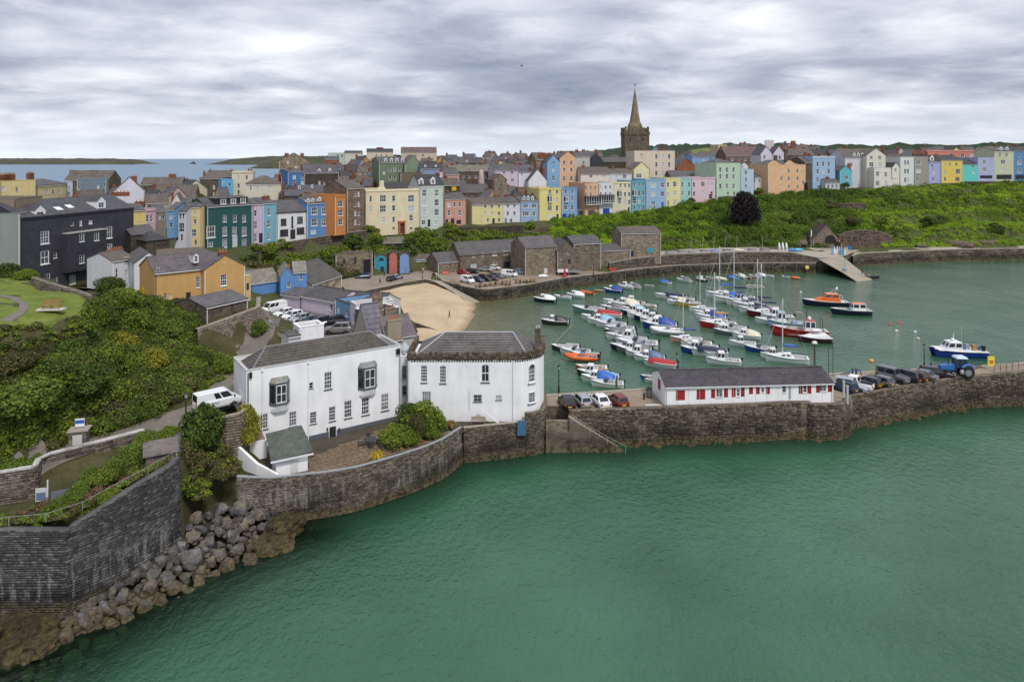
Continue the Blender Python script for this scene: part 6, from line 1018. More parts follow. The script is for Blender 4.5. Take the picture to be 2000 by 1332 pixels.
@mk('rib')
def _(o):
    OR = flat((0.62,0.12,0.015),.5); hull(o,5.6,1.7,.45,[GEL,GEL],fore=.75,floor=.2); m = MB(); path = [(-2.9,.95,.55),(-1,1.0,.55),(1.2,.92,.6),(2.2,.55,.72),(2.75,0,.82)]; path = path + [(x,-y,z) for x,y,z in path[-2::-1]]; m.tube(path,[.2,.27,.27,.26,.25,.26,.27,.27,.2],8); m.build('tube',[OR],o,True)
    m = MB(); m.box(-.5,-.35,.2,.2,.35,1.15); m.hexa([(.0,-.3,1.15),(.2,-.3,1.15),(.2,.3,1.15),(.0,.3,1.15)],[(-.05,-.3,1.45),(.0,-.3,1.45),(0,.3,1.45),(-.05,.3,1.45)]); m.build('console',[flat((0.25,0.27,0.3),.5)],o); seats(o,[(-1.3,0,.2),(-2.0,0,.2)],NAVY); outboard(o,-2.75,.6,1.2)
@mk('yacht')
def _(o):
    hull(o,7.6,2.5,.95,[GEL,GEL],13,.45,.35,2.0,.3,tr=.75); m = MB(); m.hexa([(-.9,-.75,.95),(2.0,-.4,1.12),(2.0,.4,1.12),(-.9,.75,.95)],[(-.8,-.65,1.5),(1.3,-.3,1.4),(1.3,.3,1.4),(-.8,.65,1.5)]); c = m.build('coachroof',[GEL],o); k = MB()
    for s in (-1,1):
        for x in (-.5,.3): k.poly([(x,s * .72,1.15),(x + .55,s * .66,1.17),(x + .5,s * .6,1.35),(x,s * .67,1.36)])
    k.build('window',[SMOKE],c); mastrig(o,.7,1.4,8.2,7.6); m = MB()
    for s in (-1,1): m.tube([(-3.6,s * .8,1.5),(0,s * 1.15,1.6),(3.6,s * .1,1.95)],.014,3)
    m.build('guard_rail',[ALU],o)
@mk('fishing')
def _(o):
    hull(o,8.4,2.9,1.0,[GEL,GEL],12,.4,.62,2.4,.5); wheelhouse(o,.4,2.4,1.0,1.05,2.9,[GEL,GEL],.5); m = MB(); m.tube([(.8,0,2.9),(.8,0,4.6)],.05,5); m.tube([(-3.6,0,1),(-3.6,0,2.9),(-2.0,0,3.0)],.05,5); m.build('mast',[ALU],o); m = MB(); m.box(-2.4,-.7,.4,-1.2,.7,1.0); m.box(-.9,-.6,.4,-.2,.5,.9,1); m.build('deck_gear',[flat((0.1,0.2,0.4),.7),flat((0.4,0.2,0.06),.7)],o)
for k_ in list(BT): hide(BT[k_])
def pcol(*c): return flat(C(*c,.85),.4)
K = dict(W=GEL,N=NAVY,B=pcol(40,80,170),K=flat((0.03,0.03,0.035),.4),R=pcol(190,36,40),L=pcol(150,200,225),Y=pcol(236,190,60),O=flat((0.62,0.12,0.015),.5),T=pcol(120,170,170),V=flat((0.25,0.11,0.03),.35),M=pcol(110,24,36),P=pcol(226,170,160),G=pcol(120,122,126),U=pcol(30,110,210),S=pcol(84,120,160),C=pcol(232,224,196),A=pcol(212,160,90))
MOOR = 'boats moored in the harbour'
def boat(px,py,Lpx,ty,label,h='W',c=None,trim=None,rz=None,cat='boat',flip=False):
    p = P(px,py,0); L0 = {'speed': 5.6,'cabin': 5.8,'cover': 5.8,'tent': 5.4,'open': 4.4,'rib': 5.8,'yacht': 7.6,'fishing': 8.4}[ty]; s = Lpx * p.y / F / L0 * 1.06
    a = (rz if rz is not None else 166 + R.uniform(-7,7)) + (180 if flip else 0); mats = {'hull': [K[h],K[trim] if trim else None]}
    if c:
        for part in ('cover','sail_cover','tube'): mats[part] = [K[c]]
        if ty in ('cabin','fishing'): mats['cabin'] = [None,K[c]]
        if ty in ('speed',): mats['seat'] = [K[c]]
    if h not in 'W' and ty == 'open': mats['thwart'] = [TEAK]
    return stamp(BT[ty],p,math.radians(a),(s,s * 1.08,s * 1.22),label,cat,MOOR,mats,math.radians(R.uniform(-1.5,1.5)))
# near group by the quay
boat(1084,634,50,'cover','white cabin boat with a dark hull and dark cover lying alone off the beach','K','K',rz=178)
boat(1104,685,52,'open','black hulled wooden sailing boat with a brown rolled sail, nearest the battlemented house','K',trim='W',rz=166)
boat(1118,676,24,'open','tiny white dinghy tied at the stern of the black wooden boat','W',trim='W',rz=178)
boat(1124,693,58,'speed','white speedboat with blue seats moored behind the big orange inflatable','W','B',rz=164)
boat(1135,705,62,'rib','big orange inflatable boat by the quay lamp post','W','O',rz=172)
boat(1155,725,58,'open','varnished wooden boat with an outboard, behind the white cabin boats near the quay','V',trim='A',rz=174)
boat(1158,735,58,'cabin','small white cabin boat with a black hull behind the bright blue cover','K',rz=168)
boat(1169,747,64,'cover','white cabin boat with a bright blue cover close to the quay edge','W','U',rz=166)
boat(1186,756,60,'speed','white open boat tucked under the quay edge by the stone post','W',rz=172)
# second row
for a in [(1150,612,62,'speed','long white boat with a sea green hull at the far end of the beach row','T',None),(1187,620,52,'tent','white and red boat with a red cover beside the sea green hulled one','W','R'),(1174,633,52,'cover','white cabin boat with a light blue cover in the beach row','W','L'),
          (1193,640,58,'speed','low white speedboat just in front of the light blue covered boat','W',None),(1210,648,54,'speed','white motorboat with a black outboard behind the dark trimmed one','W','K'),(1211,655,56,'tent','white boat with a grey cover and dark trim in the middle of the beach row','M','G'),(1213,663,56,'speed','plain white motorboat in front of the grey covered boat','W',None),(1232,669,60,'cabin','white boat with a tall windscreen behind the sleek speedboat','W',None),
          (1244,679,76,'speed','sleek long white speedboat with a blue windscreen','W','S'),(1238,691,64,'cover','white cabined boat with a grey hull and dark grey cover','G','G'),(1268,705,56,'cover','white cabin boat with a steel blue cover behind the red topped speedboat','W','S'),(1290,717,60,'tent','white and red speedboat under a bright red cover','W','R'),
          (1272,741,40,'open','bright blue open boat half hidden by the white pier building','U',None),(1278,748,36,'open','small white boat below the blue one by the pier building','W',None)]: boat(*a)
# third row
for a in [(1204,595,48,'speed','white boat with a windscreen, furthest of the cluster by the far wall','W',None),(1222,601,52,'cover','white boat with a pale cover behind the yellow trimmed boat','W','C'),(1236,597,46,'cabin','white cabin boat in the middle of the cluster by the far wall','W',None),(1256,603,50,'open','white open boat with yellow trim on the right of the cluster','W',None),
          (1238,610,44,'cover','dark blue hulled boat with a pale blue cover below the white cluster','N','L'),(1240,616,50,'cabin','navy hulled cabin boat at the head of the white windowed row','N',None),(1253,622,52,'cabin','white cabin boat second from the head of the white windowed row','W',None),(1266,627,52,'cabin','white cabin boat third from the head of the white windowed row','N',None),(1278,632,52,'cabin','white cabin boat just behind the royal blue hulled one','W',None),
          (1288,642,62,'cover','royal blue hulled boat with a blue canopy','B','B'),(1303,653,62,'rib','white inflatable boat with dark seats in front of the royal blue hulled boat','W','W')]: boat(*a)
# along the far wall
for px,py,L,ty,lab,h,c,rz in [(1064,590,42,'cover','white boat with navy side panels nearest the car park wall','N','W',168),(1099,584,34,'speed','white open boat left of the pair by the car park wall','W',None,160),(1124,581,36,'cover','white covered boat right of the pair by the car park wall','W','W',155),(1148,575,30,'rib','small orange inflatable by the far wall','W','O',150),(1171,570,20,'open','little tan dinghy between the orange inflatable and the blue boat','A',None,172),
                                     (1197,571,36,'cover','blue boat with a blue canopy near the far wall','B','B',155),(1222,564,32,'cabin','white cabin boat beside the grey covered one at the far wall','W',None,150),(1237,563,30,'cover','white boat with a grey canopy by the far wall','W','G',150),(1268,560,18,'open','tiny white dinghy with an outboard near the far wall','W',None,165),(1298,554,26,'tent','white boat under a bright blue cover at the far wall','W','U',125),(1336,551,30,'cover','white boat under a grey cover at the far wall','W','G',140),
                                     (1370,549,24,'cabin','navy hulled boat with a white deck at the far wall','N',None,125),(1391,547,26,'open','white and blue open boat at the far wall','W',None,140),(1407,548,26,'tent','cream covered boat at the far wall','C','C',140),(1430,545,24,'tent','boat with a light blue cover behind the tall mast','L','U',120),(1446,543,24,'cover','white boat with a pale canopy beside the light blue covered one','W','C',120),(1460,544,20,'open','small white boat with red trim at the far wall','R',None,120),(1473,542,22,'speed','white boat third from the right end of the far wall row','W',None,130),
                                     (1485,541,22,'cover','white covered boat second from the right end of the far wall row','W','W',135),(1500,541,22,'speed','white boat at the right end of the far wall row','W',None,145),(1535,543,18,'speed','small white boat beside the bright orange one near the slipway','W',None,130),(1553,545,18,'tent','bright orange covered boat near the slipway','O','O',160),(1474,563,32,'open','long white pontoon like dinghy in open water','W',None,178)]: boat(px,py,L,ty,lab,h,c,None,rz)
# yellow row and yachts
for px,py,L,ty,lab,h,c in [(1303,583,44,'speed','white speedboat furthest in the row with the yellow boat','W',None),(1318,585,44,'tent','white boat with navy canvas in the row with the yellow boat','W','N'),(1332,590,46,'speed','white speedboat beside the yellow hulled boat','W',None),(1344,598,46,'speed','yellow hulled speedboat with a white deck','Y',None),
                                 (1412,583,62,'yacht','white yacht with a tall mast at the back of the yacht raft','W','U'),(1440,589,62,'yacht','white yacht with navy sail cover second in the yacht raft','W','N'),(1450,596,60,'cabin','white cabin cruiser lying inside the yacht raft','W','N'),(1462,602,56,'cover','white motor cruiser with a navy cockpit cover in the yacht raft','W','N'),(1486,608,62,'yacht','white yacht with a thin mast beside the maroon hulled one','W','N'),(1494,619,64,'yacht','maroon hulled yacht with a slanting forestay','M','N'),(1518,626,58,'cabin','small white cruiser between the maroon yacht and the light blue fishing boat','W',None),
                                 (1372,609,48,'yacht','white yacht furthest in the short row left of the raft','W','G'),(1380,617,46,'speed','white speedboat second in the short row left of the raft','W','N'),(1388,625,54,'cover','white boat with a blue cover in the short row left of the raft','W','B'),(1402,640,66,'yacht','white yacht with an orange red hull','R','A'),(1430,647,52,'speed','white open boat beside the orange red hulled yacht','W',None),
                                 (1458,661,50,'cover','white and pale grey boat with a black outboard in mid harbour','W','C'),(1450,676,48,'cabin','small white cuddy boat behind the blue striped one','W',None),(1484,687,54,'speed','white boat with a broad blue hull stripe','B',None),(1340,669,58,'yacht','pale red decked yacht with a blue sail cover','P','B'),(1360,677,56,'open','white open boat between the red decked yacht and the blue cabin boat','W',None),
                                 (1362,690,60,'cabin','white cabin boat with a blue hull near the pier building','B',None),(1386,695,64,'tent','white speedboat with a navy cockpit cover near the pier building','W','N'),(1413,712,62,'cabin','white fishing launch with a red pennant closest behind the pier building','W',None),(1512,700,48,'cabin','white cabin boat half behind the blue decked yacht','W',None),(1536,708,76,'yacht','white yacht with blue canvas and a tall white mast behind the pier roof','W','U')]: boat(px,py,L,ty,lab,h,c)
for a in [(1196,606,44,'cover','white boat with a grey cover left in the cluster by the far wall','W','G'),(1226,607,44,'speed','white speedboat in front of the pale covered boat by the far wall','W',None),(1160,625,48,'speed','white open boat between the sea green hulled boat and the light blue covered one','W',None),(1222,684,56,'speed','white boat with navy trim squeezed behind the grey hulled cabin boat','N',None),(1250,697,54,'cabin','small white cabin boat between the grey hulled and steel blue covered boats','W',None),(1290,637,50,'cabin','white cabin boat with a blue hull at the near end of the windowed row','B',None),(1325,595,42,'cover','white boat with a cream cover beside the yellow hulled one','W','C'),(1425,591,58,'cover','white cruiser with a blue cover between the two back yachts','W','U'),(1474,612,56,'cover','white cruiser with a navy canopy left of the maroon hulled yacht','W','N'),(1505,633,54,'speed','white boat just left of the light blue fishing boat','W',None),
          (1394,633,50,'speed','white boat behind the orange red hulled yacht','W',None),(1420,653,48,'cabin','white cabin boat with a grey hull in mid harbour','G',None),(1372,684,56,'speed','white speedboat behind the blue hulled cabin boat','W',None),(1142,699,54,'speed','white boat with a black stripe behind the big orange inflatable','K',None),(1178,741,58,'tent','small boat with a pale blue cover next to the bright blue covered boat','W','L')]: boat(*a)
boat(1536,639,66,'fishing','light blue fishing boat with a white wheelhouse beside the red trawler','L','L',rz=170,cat='fishing boat')
def special(name,label,cat,px,py,rz): return thing(name,label,cat,P(px,py,0),math.radians(rz),MOOR)
t = special('trawler','red fishing trawler with a white wheelhouse near its stern','trawler',1560,657,170); RD = pcol(200,30,34); L = 104 * t.location.y / F
hull(t,L,3.6,1.5,[RD,flat((0.55,0.06,0.05),.5)],13,.6,.8,2.6,.55); wheelhouse(t,-L * .28,-L * .09,1.15,1.2,3.5,[GEL,pcol(200,40,40)],.2); m = MB(); m.tube([(-L * .14,0,3.5),(-L * .14,0,6)],.06,5); m.tube([(-L * .4,-1,1.2),(-L * .4,-1,4.2),(-L * .4,1,4.2),(-L * .4,1,1.2)],.06,5); m.tube([(L * .2,0,1.6),(L * .05,0,4.4)],.05,5); m.build('gantry',[RUB],t)
m = MB(); m.box(-.9,-.8,.6,.6,.8,1.3); m.box(L * .12,-.9,.6,L * .22,.9,1.35,1); m.build('deck_gear',[flat((0.3,0.12,0.05),.7),flat((0.4,0.3,0.2),.7)],t); m = MB(); m.lathe([(.35,3.7),(.4,4.1),(.2,4.4)],-L * .18,.4,8); m.build('radar',[GEL],t)
t = special('motor_cruiser','white domed cruiser with dark lower hull and red flags, moored against the red trawler','motor cruiser',1591,668,176); L = 62 * t.location.y / F; hull(t,L,2.8,1.05,[flat((0.06,0.012,0.03),.4),GEL],12,.5,.3,2.3,.3); m = MB(); m.hexa([(-L * .4,-1.2,1.05),(L * .3,-.8,1.2),(L * .3,.8,1.2),(-L * .4,1.2,1.05)],[(-L * .35,-1,1.75),(L * .12,-.6,1.7),(L * .12,.6,1.7),(-L * .35,1,1.75)]); m.build('cabin',[GEL],t)
m = MB(); m.box(-L * .2,-.9,2.45,L * .08,.9,2.55)
for x in (-L * .18,L * .06):
    for y in (-.8,.8): m.tube([(x,y,1.7),(x,y,2.46)],.03,4)
m.build('hardtop',[GEL],t); m = MB()
for q in range(5): m.tube([(-L * .35 + q * L * .16,-1.42,.35),(-L * .35 + q * L * .16,-1.42,.95)],.09,6)
m.build('fender',[GEL],t)
t = special('lifeboat','large lifeboat with an orange superstructure and dark blue hull','lifeboat',1611,597,172); L = 84 * t.location.y / F; ORG = flat((0.62,0.13,0.02),.5); hull(t,L,3.8,1.25,[NAVY,flat((0.35,0.36,0.4),.6)],13,.9,.1,2.6,.35)
m = MB(); m.hexa([(-L * .32,-1.5,1.25),(L * .25,-1.1,1.4),(L * .25,1.1,1.4),(-L * .32,1.5,1.25)],[(-L * .3,-1.4,1.9),(L * .12,-1,2.0),(L * .12,1,2.0),(-L * .3,1.4,1.9)]); m.build('superstructure',[ORG],t); c = wheelhouse(t,-L * .28,L * .1,1.35,1.9,3.1,[ORG,pcol(240,150,90)],1.3); m = MB(); m.tube([(-L * .36,-1,1.4),(-L * .36,-1,2.7),(-L * .36,1,2.7),(-L * .36,1,1.4)],.09,5); m.tube([(-L * .22,0,3.1),(-L * .28,0,5.2)],.07,5); m.tube([(-L * .05,0,3.1),(-L * .24,0,4.4)],.04,4); m.build('mast',[ALU],t); m = MB(); m.lathe([(.3,4.2),(.34,4.5),(.15,4.8)],-L * .26,0,8); m.build('radar',[GEL],t)
m = MB()
for q in range(4): x = -L * .4 + q * L * .1; m.tube([(x,-1.95,.4),(x,-1.95,1.1)],.12,6)
m.build('fender',[GEL],t); m = MB()
for q in range(12): x = -L * .35 + L * .8 * q / 11; y = -1.75 if x < L * .1 else -1.75 + (x - L * .1) / (L * .35) * 1.5; m.tube([(x,y,1.35),(x,y,1.95)],.025,4)
m.build('guard_rail',[ALU],t)
t = special('workboat','navy hulled boat with an orange roofed white cabin in front of the lifeboat','boat',1661,614,174); L = 74 * t.location.y / F; hull(t,L,3.2,1.2,[NAVY,GEL],13,.7,.85,2.4,.3); wheelhouse(t,-L * .36,-L * .02,1.1,1.1,2.7,[GEL,pcol(236,130,70)],.15); MB().box(L * .05,-.8,.7,L * .3,.8,1.1).build('hatch',[flat((0.25,0.2,0.15),.7)],t)
m = MB()
for q in (-.1,.05): m.tube([(L * q,-1.66,.4),(L * q,-1.66,1.0)],.1,6)
m.build('fender',[GEL],t)
t = special('charter_boat','blue and white catamaran workboat with pot buoys along its stern, coming to the pier','boat',1871,695,176); L = 98 * t.location.y / F; BLU = pcol(24,60,160)
for s in (-1,1): h_ = proto('hull_holder'); hull(h_,L,1.5,1.15,[BLU,GEL],12,.5,.99,3.2,.35,False); q = h_.children[0]; q.parent = t; q.location = (0,s * .95,0); COL.objects.unlink(h_)
m = MB(); m.hexa([(-L * .5,-1.75,1.0),(L * .42,-1.4,1.3),(L * .42,1.4,1.3),(-L * .5,1.75,1.0)],[(-L * .5,-1.8,1.2),(L * .45,-1.3,1.5),(L * .45,1.3,1.5),(-L * .5,1.8,1.2)]); m.build('deck',[GEL],t); wheelhouse(t,-L * .02,L * .3,1.35,1.35,2.75,[GEL,GEL],.9); m = MB(); m.tube([(L * .1,0,2.8),(L * .08,0,4.4)],[.12,.05],5); m.lathe([(.35,2.85),(.35,3.2),(.2,3.35)],L * .1,0,8); m.tube([(-L * .03,.6,2.8),(-L * .03,.6,5.6)],.02,4); m.build('mast',[GEL],t)
m = MB()
for x,y,w_,h_,k in [(-L * .1,.3,.5,1.2,0),(-L * .2,-.5,.6,.9,1),(-L * .28,.4,.7,1.1,2),(-L * .38,-.2,.8,.8,0),(-L * .44,.7,.5,1.0,3)]: m.box(x - w_ / 2,y - w_ / 2,1.2,x + w_ / 2,y + w_ / 2,1.2 + h_,k)
m.tube([(-L * .46,-1.6,1.2),(-L * .46,-1.6,2.3),(-L * .1,-1.6,2.3)],.03,4,3); m.build('deck_gear',[flat((0.1,0.14,0.3),.7),flat((0.3,0.32,0.34),.6),flat((0.36,0.2,0.08),.7),RUB],t)
for q,(x,c) in enumerate([(.05,(220,230,60)),(-.06,(230,70,130)),(-.3,(236,200,60)),(-.36,(226,60,50)),(-.42,(236,60,90)),(-.47,(240,120,50))]): k = MB(); k.lathe([(.05,.5),(.2,.6),(.22,.8),(.1,1.0)],L * x,-1.78,8); k.build('buoy_fender',[pcol(*c)],t,True)
stamp(BT['rib'],P(1696,544,0),math.radians(150),1.0,'dark inflatable with passengers beside the boat slipway','boat',MOOR,{'tube': [RUB]})
# buoys afloat
def buoy(px,py,c,lab,s=.35):
    t = thing('mooring_buoy',lab,'buoy',P(px,py,0),0,'buoys afloat'); MB().lathe([(.1 * s,-.6 * s),(.8 * s,-.3 * s),(s,.2 * s),(.7 * s,.8 * s),(.15 * s,1.05 * s)],0,0,10).build('float',[pcol(*c)],t,True); MB().lathe([(.12 * s,s),(.14 * s,1.35 * s)],0,0,6).build('ring',[RUB],t)
for a in [(1739,634,(226,90,60),'orange buoy left of its pair in open harbour water'),(1756,631,(226,90,60),'orange buoy right of its pair in open harbour water'),(1702,706,(236,170,60),'yellow orange buoy off the pier near the parked cars',.5),(1564,571,(236,236,236),'small white buoy left of the lifeboat'),(1751,647,(238,238,238),'white buoy below the orange pair, left one'),(1787,649,(238,238,238),'white buoy below the orange pair, right one'),(1793,662,(238,200,200),'pale pink buoy nearest the pier lamp post')]: buoy(*a)
TY = flat((0.012,0.012,0.013),.8); RIM = flat((0.3,0.31,0.32),.4,.5,.5); CG = flat((0.015,0.018,0.022),.08,.7); HL = flat((0.6,0.62,0.65),.15); TLm = flat((0.3,0.012,0.012),.3); PLA = flat((0.6,0.6,0.58),.5); PLY = flat((0.7,0.55,0.05),.5)
def wheelmesh(r,w):
    m = MB(); n = 14; k = MB(); pr = [(r * .55,-w / 2),(r * .93,-w / 2),(r,-w * .3),(r,w * .3),(r * .93,w / 2),(r * .55,w / 2)]
    vs = [(a * math.cos(2 * math.pi * j / n),y,a * math.sin(2 * math.pi * j / n)) for a,y in pr for j in range(n)]; m.add(vs,[(i * n + j,i * n + (j + 1) % n,(i + 1) * n + (j + 1) % n,(i + 1) * n + j) for i in range(5) for j in range(n)])
    for y in (-w * .4,w * .4): m.add([(r * .56 * math.cos(2 * math.pi * j / n),y,r * .56 * math.sin(2 * math.pi * j / n)) for j in range(n)],[tuple(range(n))],1)
    return m.mesh('wheel',[TY,RIM])
WM = wheelmesh(.32,.22)
def car(kind):
    o = proto('parked_car'); L,Wd,belt,roof,x0,x1,x2,x3,hood,tail,wb = {'hatch': (4.0,1.72,.92,1.47,-1.9,-1.6,.25,.95,.86,.95,2.5),'saloon': (4.6,1.78,.92,1.44,-1.75,-1.1,.3,1.05,.85,.95,2.75),'estate': (4.7,1.8,.95,1.5,-2.2,-1.95,.3,1.1,.88,.98,2.8),'suv': (4.6,1.86,1.08,1.72,-2.15,-1.85,.35,1.0,1.02,1.1,2.7),'van': (5.1,1.95,1.15,1.98,-2.5,-2.42,1.0,1.75,1.08,1.2,3.1),'pickup': (5.2,1.86,1.05,1.75,-.75,-.55,.65,1.25,1.02,1.02,3.1),'jeep': (4.5,1.8,1.15,1.98,-2.15,-2.12,.5,.72,1.12,1.15,2.7)}[kind]
    m = MB(); h = Wd / 2; st = [(-L / 2,.42,tail - .28,.86),(-L / 2 + .1,.24,tail - .02,.95),(-L / 2 + .5,.22,tail,1),(x3,.22,belt,1),(x3 + .15,.22,belt - .01,1),(L / 2 - .35,.22,hood - .08,.97),(L / 2 - .06,.26,hood - .22,.88),(L / 2,.36,.62,.78)]; vs = []; k = 8
    for x,zb_,zt_,w in st: vs += [(x,-h * w * .92,zb_),(x,-h * w,zb_ + .22),(x,-h * w,zt_ - .14),(x,-h * w * .9,zt_),(x,h * w * .9,zt_),(x,h * w,zt_ - .14),(x,h * w,zb_ + .22),(x,h * w * .92,zb_)]
    fs = [(i * k + j,(i + 1) * k + j,(i + 1) * k + (j + 1) % k,i * k + (j + 1) % k) for i in range(len(st) - 1) for j in range(k)] + [tuple(range(k))[::-1],tuple(range((len(st) - 1) * k,len(st) * k))]; m.add(vs,fs)
    a = [(x0,-h * .9,belt - .01),(x3,-h * .88,belt - .01),(x3,h * .88,belt - .01),(x0,h * .9,belt - .01)]; b = [(x1,-h * .74,roof),(x2,-h * .72,roof),(x2,h * .72,roof),(x1,h * .74,roof)]
    if kind in ('van','jeep'): b = [(x,y * 1.12,z) for x,y,z in b]
    m.hexa(a,b); m.hexa([(x + (.06 if x < 0 else -.1),y * .94,roof + .002) for x,y,z in b],[(x + (.2 if x < 0 else -.25),y * .84,roof + .045) for x,y,z in b])
    for sx in (-1,1):
        for s in (-1,1): m.box(sx * wb / 2 - .42,s * h * .985 - .012,.22,sx * wb / 2 + .42,s * h * .985 + .012,.68,1)
    if kind == 'pickup': m.box(-L / 2 + .08,-h * .8,tail + .003,x0 - .02,h * .8,tail + .02,1)
    m.build('body',[flat((0.3,0.3,0.32),.25,.5),TY],o)
    def pane(nm,q0,q1,u0,u1,lo=.1,hi=.88):
        pts = []
        for u,v in ((u0,lo),(u1,lo),(u1,hi),(u0,hi)): pts.append(Vector(a[q0]).lerp(Vector(a[q1]),u).lerp(Vector(b[q0]).lerp(Vector(b[q1]),u),v))
        nn = (pts[1] - pts[0]).cross(pts[3] - pts[0]).normalized(); MB().hexa([p - nn * .004 for p in pts],[p + nn * .01 for p in pts]).build(nm,[CG],o)
    pane('windscreen',1,2,.06,.94); pane('rear_window',3,0,.1,.9)
    sp = [(.12,.46),(.52,.94)] if kind != 'van' else [(.5,.66),(.7,.95)]
    for u0,u1 in sp: pane('side_window',0,1,u0,u1); pane('side_window',2,3,1 - u1,1 - u0)
    for sx in (-1,1):
        for s in (-1,1): link('wheel',WM,o,(sx * wb / 2,s * (h - .1),.32))
    for s in (-1,1):
        MB().box(L / 2 - .1,s * h * .66 - .2,.6,L / 2 - .02,s * h * .66 + .2,.76).build('headlight',[HL],o); MB().box(-L / 2 - .012,s * h * .72 - .13,.66,-L / 2 + .1,s * h * .72 + .13,tail - .1).build('tail_light',[TLm],o); MB().box(x3 - .2,s * (h + .08) - .09,belt + .02,x3 - .05,s * (h + .08) + .09,belt + .16).build('wing_mirror',[TY],o)
    MB().box(-L / 2 - .02,-.26,.5,-L / 2 - .004,.26,.62).build('number_plate',[PLY],o); MB().box(L / 2 + .004,-.26,.42,L / 2 + .02,.26,.53).build('number_plate',[PLA],o)
    hide(o); return o
CARS = {k: car(k) for k in ('hatch','saloon','estate','suv','van','pickup','jeep')}
CC = dict(W=flat((0.7,0.71,0.72),.25,.5),S=flat((0.36,0.38,0.4),.25,.5,.3),K=flat((0.014,0.015,0.018),.22,.5),R=flat((0.3,0.02,0.022),.25,.5),D=flat((0.16,0.025,0.02),.3,.5),G=flat((0.11,0.115,0.125),.25,.5),N=flat((0.02,0.035,0.08),.25,.5),B=flat((0.16,0.22,0.3),.25,.5),Z=flat((0.17,0.16,0.16),.3,.5),M=flat((0.06,0.012,0.014),.3,.5))
def park(px,py,z,rz,kind,c,label,group,sc=1.0):
    p = P(px,py,z); return stamp(CARS[kind],(p.x,p.y,z + .012),math.radians(rz),sc,label,'van' if kind == 'van' else 'pickup' if kind == 'pickup' else 'car',group,{'body': [CC[c],None]})
g1 = 'vehicles in the small car park'; zc = 8.56
for a in [(534,610,zc + .05,-128,'van','W','white van at the left end of the row beside the lilac shed'),(556,617,zc,-126,'saloon','W','white saloon car next to the white van by the lilac shed'),(571,623,zc,-126,'hatch','W','white hatchback third along from the van by the lilac shed'),(588,628,zc,-126,'saloon','S','silver saloon between the white hatchback and the black cars'),(606,634,zc,-126,'hatch','K','black hatchback next to the silver saloon by the lilac shed'),(648,636,zc,-150,'suv','K','large black people carrier by the light blue cottage'),(660,650,zc,-172,'suv','Z','bronze grey estate car nearest the white outbuilding'),(622,638,zc,-128,'suv','K','black car half hidden between the hatchback and the people carrier')]: park(*a,g1)
park(524,646,8.78,-60,'hatch','B','blue grey car coming down the lane under the old stone wall',None)
g2 = 'vehicles parked on the harbour car park'; zc = 3.07
for a in [(913,552,zc,-50,'van','W','white box van parked nearest the harbour wall benches'),(905,536,zc,-35,'hatch','R','red hatchback by the stone boathouse'),(923,534,zc,-20,'hatch','K','black hatchback beside the red one'),(933,550,zc,-45,'hatch','N','navy car right of the white box van'),(947,548,zc,-40,'suv','K','black car in the middle of the front harbour row'),(961,547,zc,-40,'saloon','M','dark red car near the right of the front harbour row'),(971,543,zc,-40,'estate','G','grey estate car at the right end of the front harbour row'),(949,530,zc,-25,'saloon','S','silver saloon in front of the warehouse'),(966,527,zc,-25,'hatch','W','white hatchback behind the silver saloon by the warehouse'),(995,540,zc,-25,'van','W','small white van alone in the middle of the harbour car park',),(1020,536,zc,-25,'suv','B','blue grey car right of the small white van')]: park(*a,g2,.97)
for a in [(708,545,3.5,200,'suv','N','dark blue car with a roof load on the harbour street'),(765,548,3.42,70,'hatch','N','dark blue convertible by the beach wall'),(776,545,3.42,60,'hatch','S','silver car next to the dark blue convertible'),(716,533,3.6,-90,'hatch','K','dark car standing in the mouth of the vault')]: park(*a,None,.95)
g3 = 'vehicles parked on the pier'; zc = 4.41
for a in [(1107,793,zc,98,'hatch','K','dark car at the left end of the four on the pier'),(1136,790,zc,106,'hatch','S','silver hatchback second of the four on the pier'),(1171,790,zc,106,'saloon','W','white saloon between the silver and the red car on the pier'),(1207,790,zc,106,'hatch','D','dark red hatchback at the right end of the four on the pier')]: park(*a,g3,1.0)
for a in [(1668,757,zc,140,'pickup','W','white pickup truck with a black load bed near the pier building'),(1660,762,zc,-35,'suv','S','silver car nearest the pier building and the parapet'),(1694,754,zc,125,'hatch','K','dark car with yellow chevrons on its back'),(1717,752,zc,125,'hatch','G','dark grey hatchback between the chevron car and the off roader'),(1744,744,zc,-52,'jeep','G','grey long wheelbase off roader on the pier'),(1766,743,zc,125,'suv','K','black car right of the grey off roader'),(1783,743,zc,125,'hatch','M','dark maroon car with a white bag on its roof'),(1799,740,zc,125,'saloon','G','dark grey saloon second from the tractor'),(1829,736,zc,-20,'estate','K','black estate car nearest the blue tractor'),(1648,763,zc,120,'hatch','N','dark car tucked against the end of the white pier building')]: park(*a,g3,1.0)
v = park(424,795,9.18,43,'van','W','white crew van with lettered side parked in the lane by the white house',None,1.0)
def text(s,size,mat,loc,rot,parent,name='lettering'):
    c = bpy.data.curves.new(name,'FONT'); c.body = s; c.size = size; c.extrude = .004; c.align_x = 'CENTER'; c.align_y = 'CENTER'; o = bpy.data.objects.new(name,c); COL.objects.link(o); c.materials.append(mat); o.location = loc; o.rotation_euler = rot; o.parent = parent; return o
lt = text('RNLI',.42,flat((0.02,0.03,0.12),.5),(-.45,-.985,.78),(math.pi / 2,0,0),v)
_me = bpy.data.meshes.new_from_object(lt.evaluated_get(bpy.context.evaluated_depsgraph_get())); _lo = link('van_lettering',_me,v,lt.location,lt.rotation_euler); bpy.data.objects.remove(lt)
m = MB()
for q in range(7): x = -.75 + q * .25; m.prism([(-2.03,x,.55),(-2.03,x + .12,.55),(-2.03,0 + (x + .12) * .55,.98),(-2.03,x * .55,.98)],(-.015,0,0),q % 2)
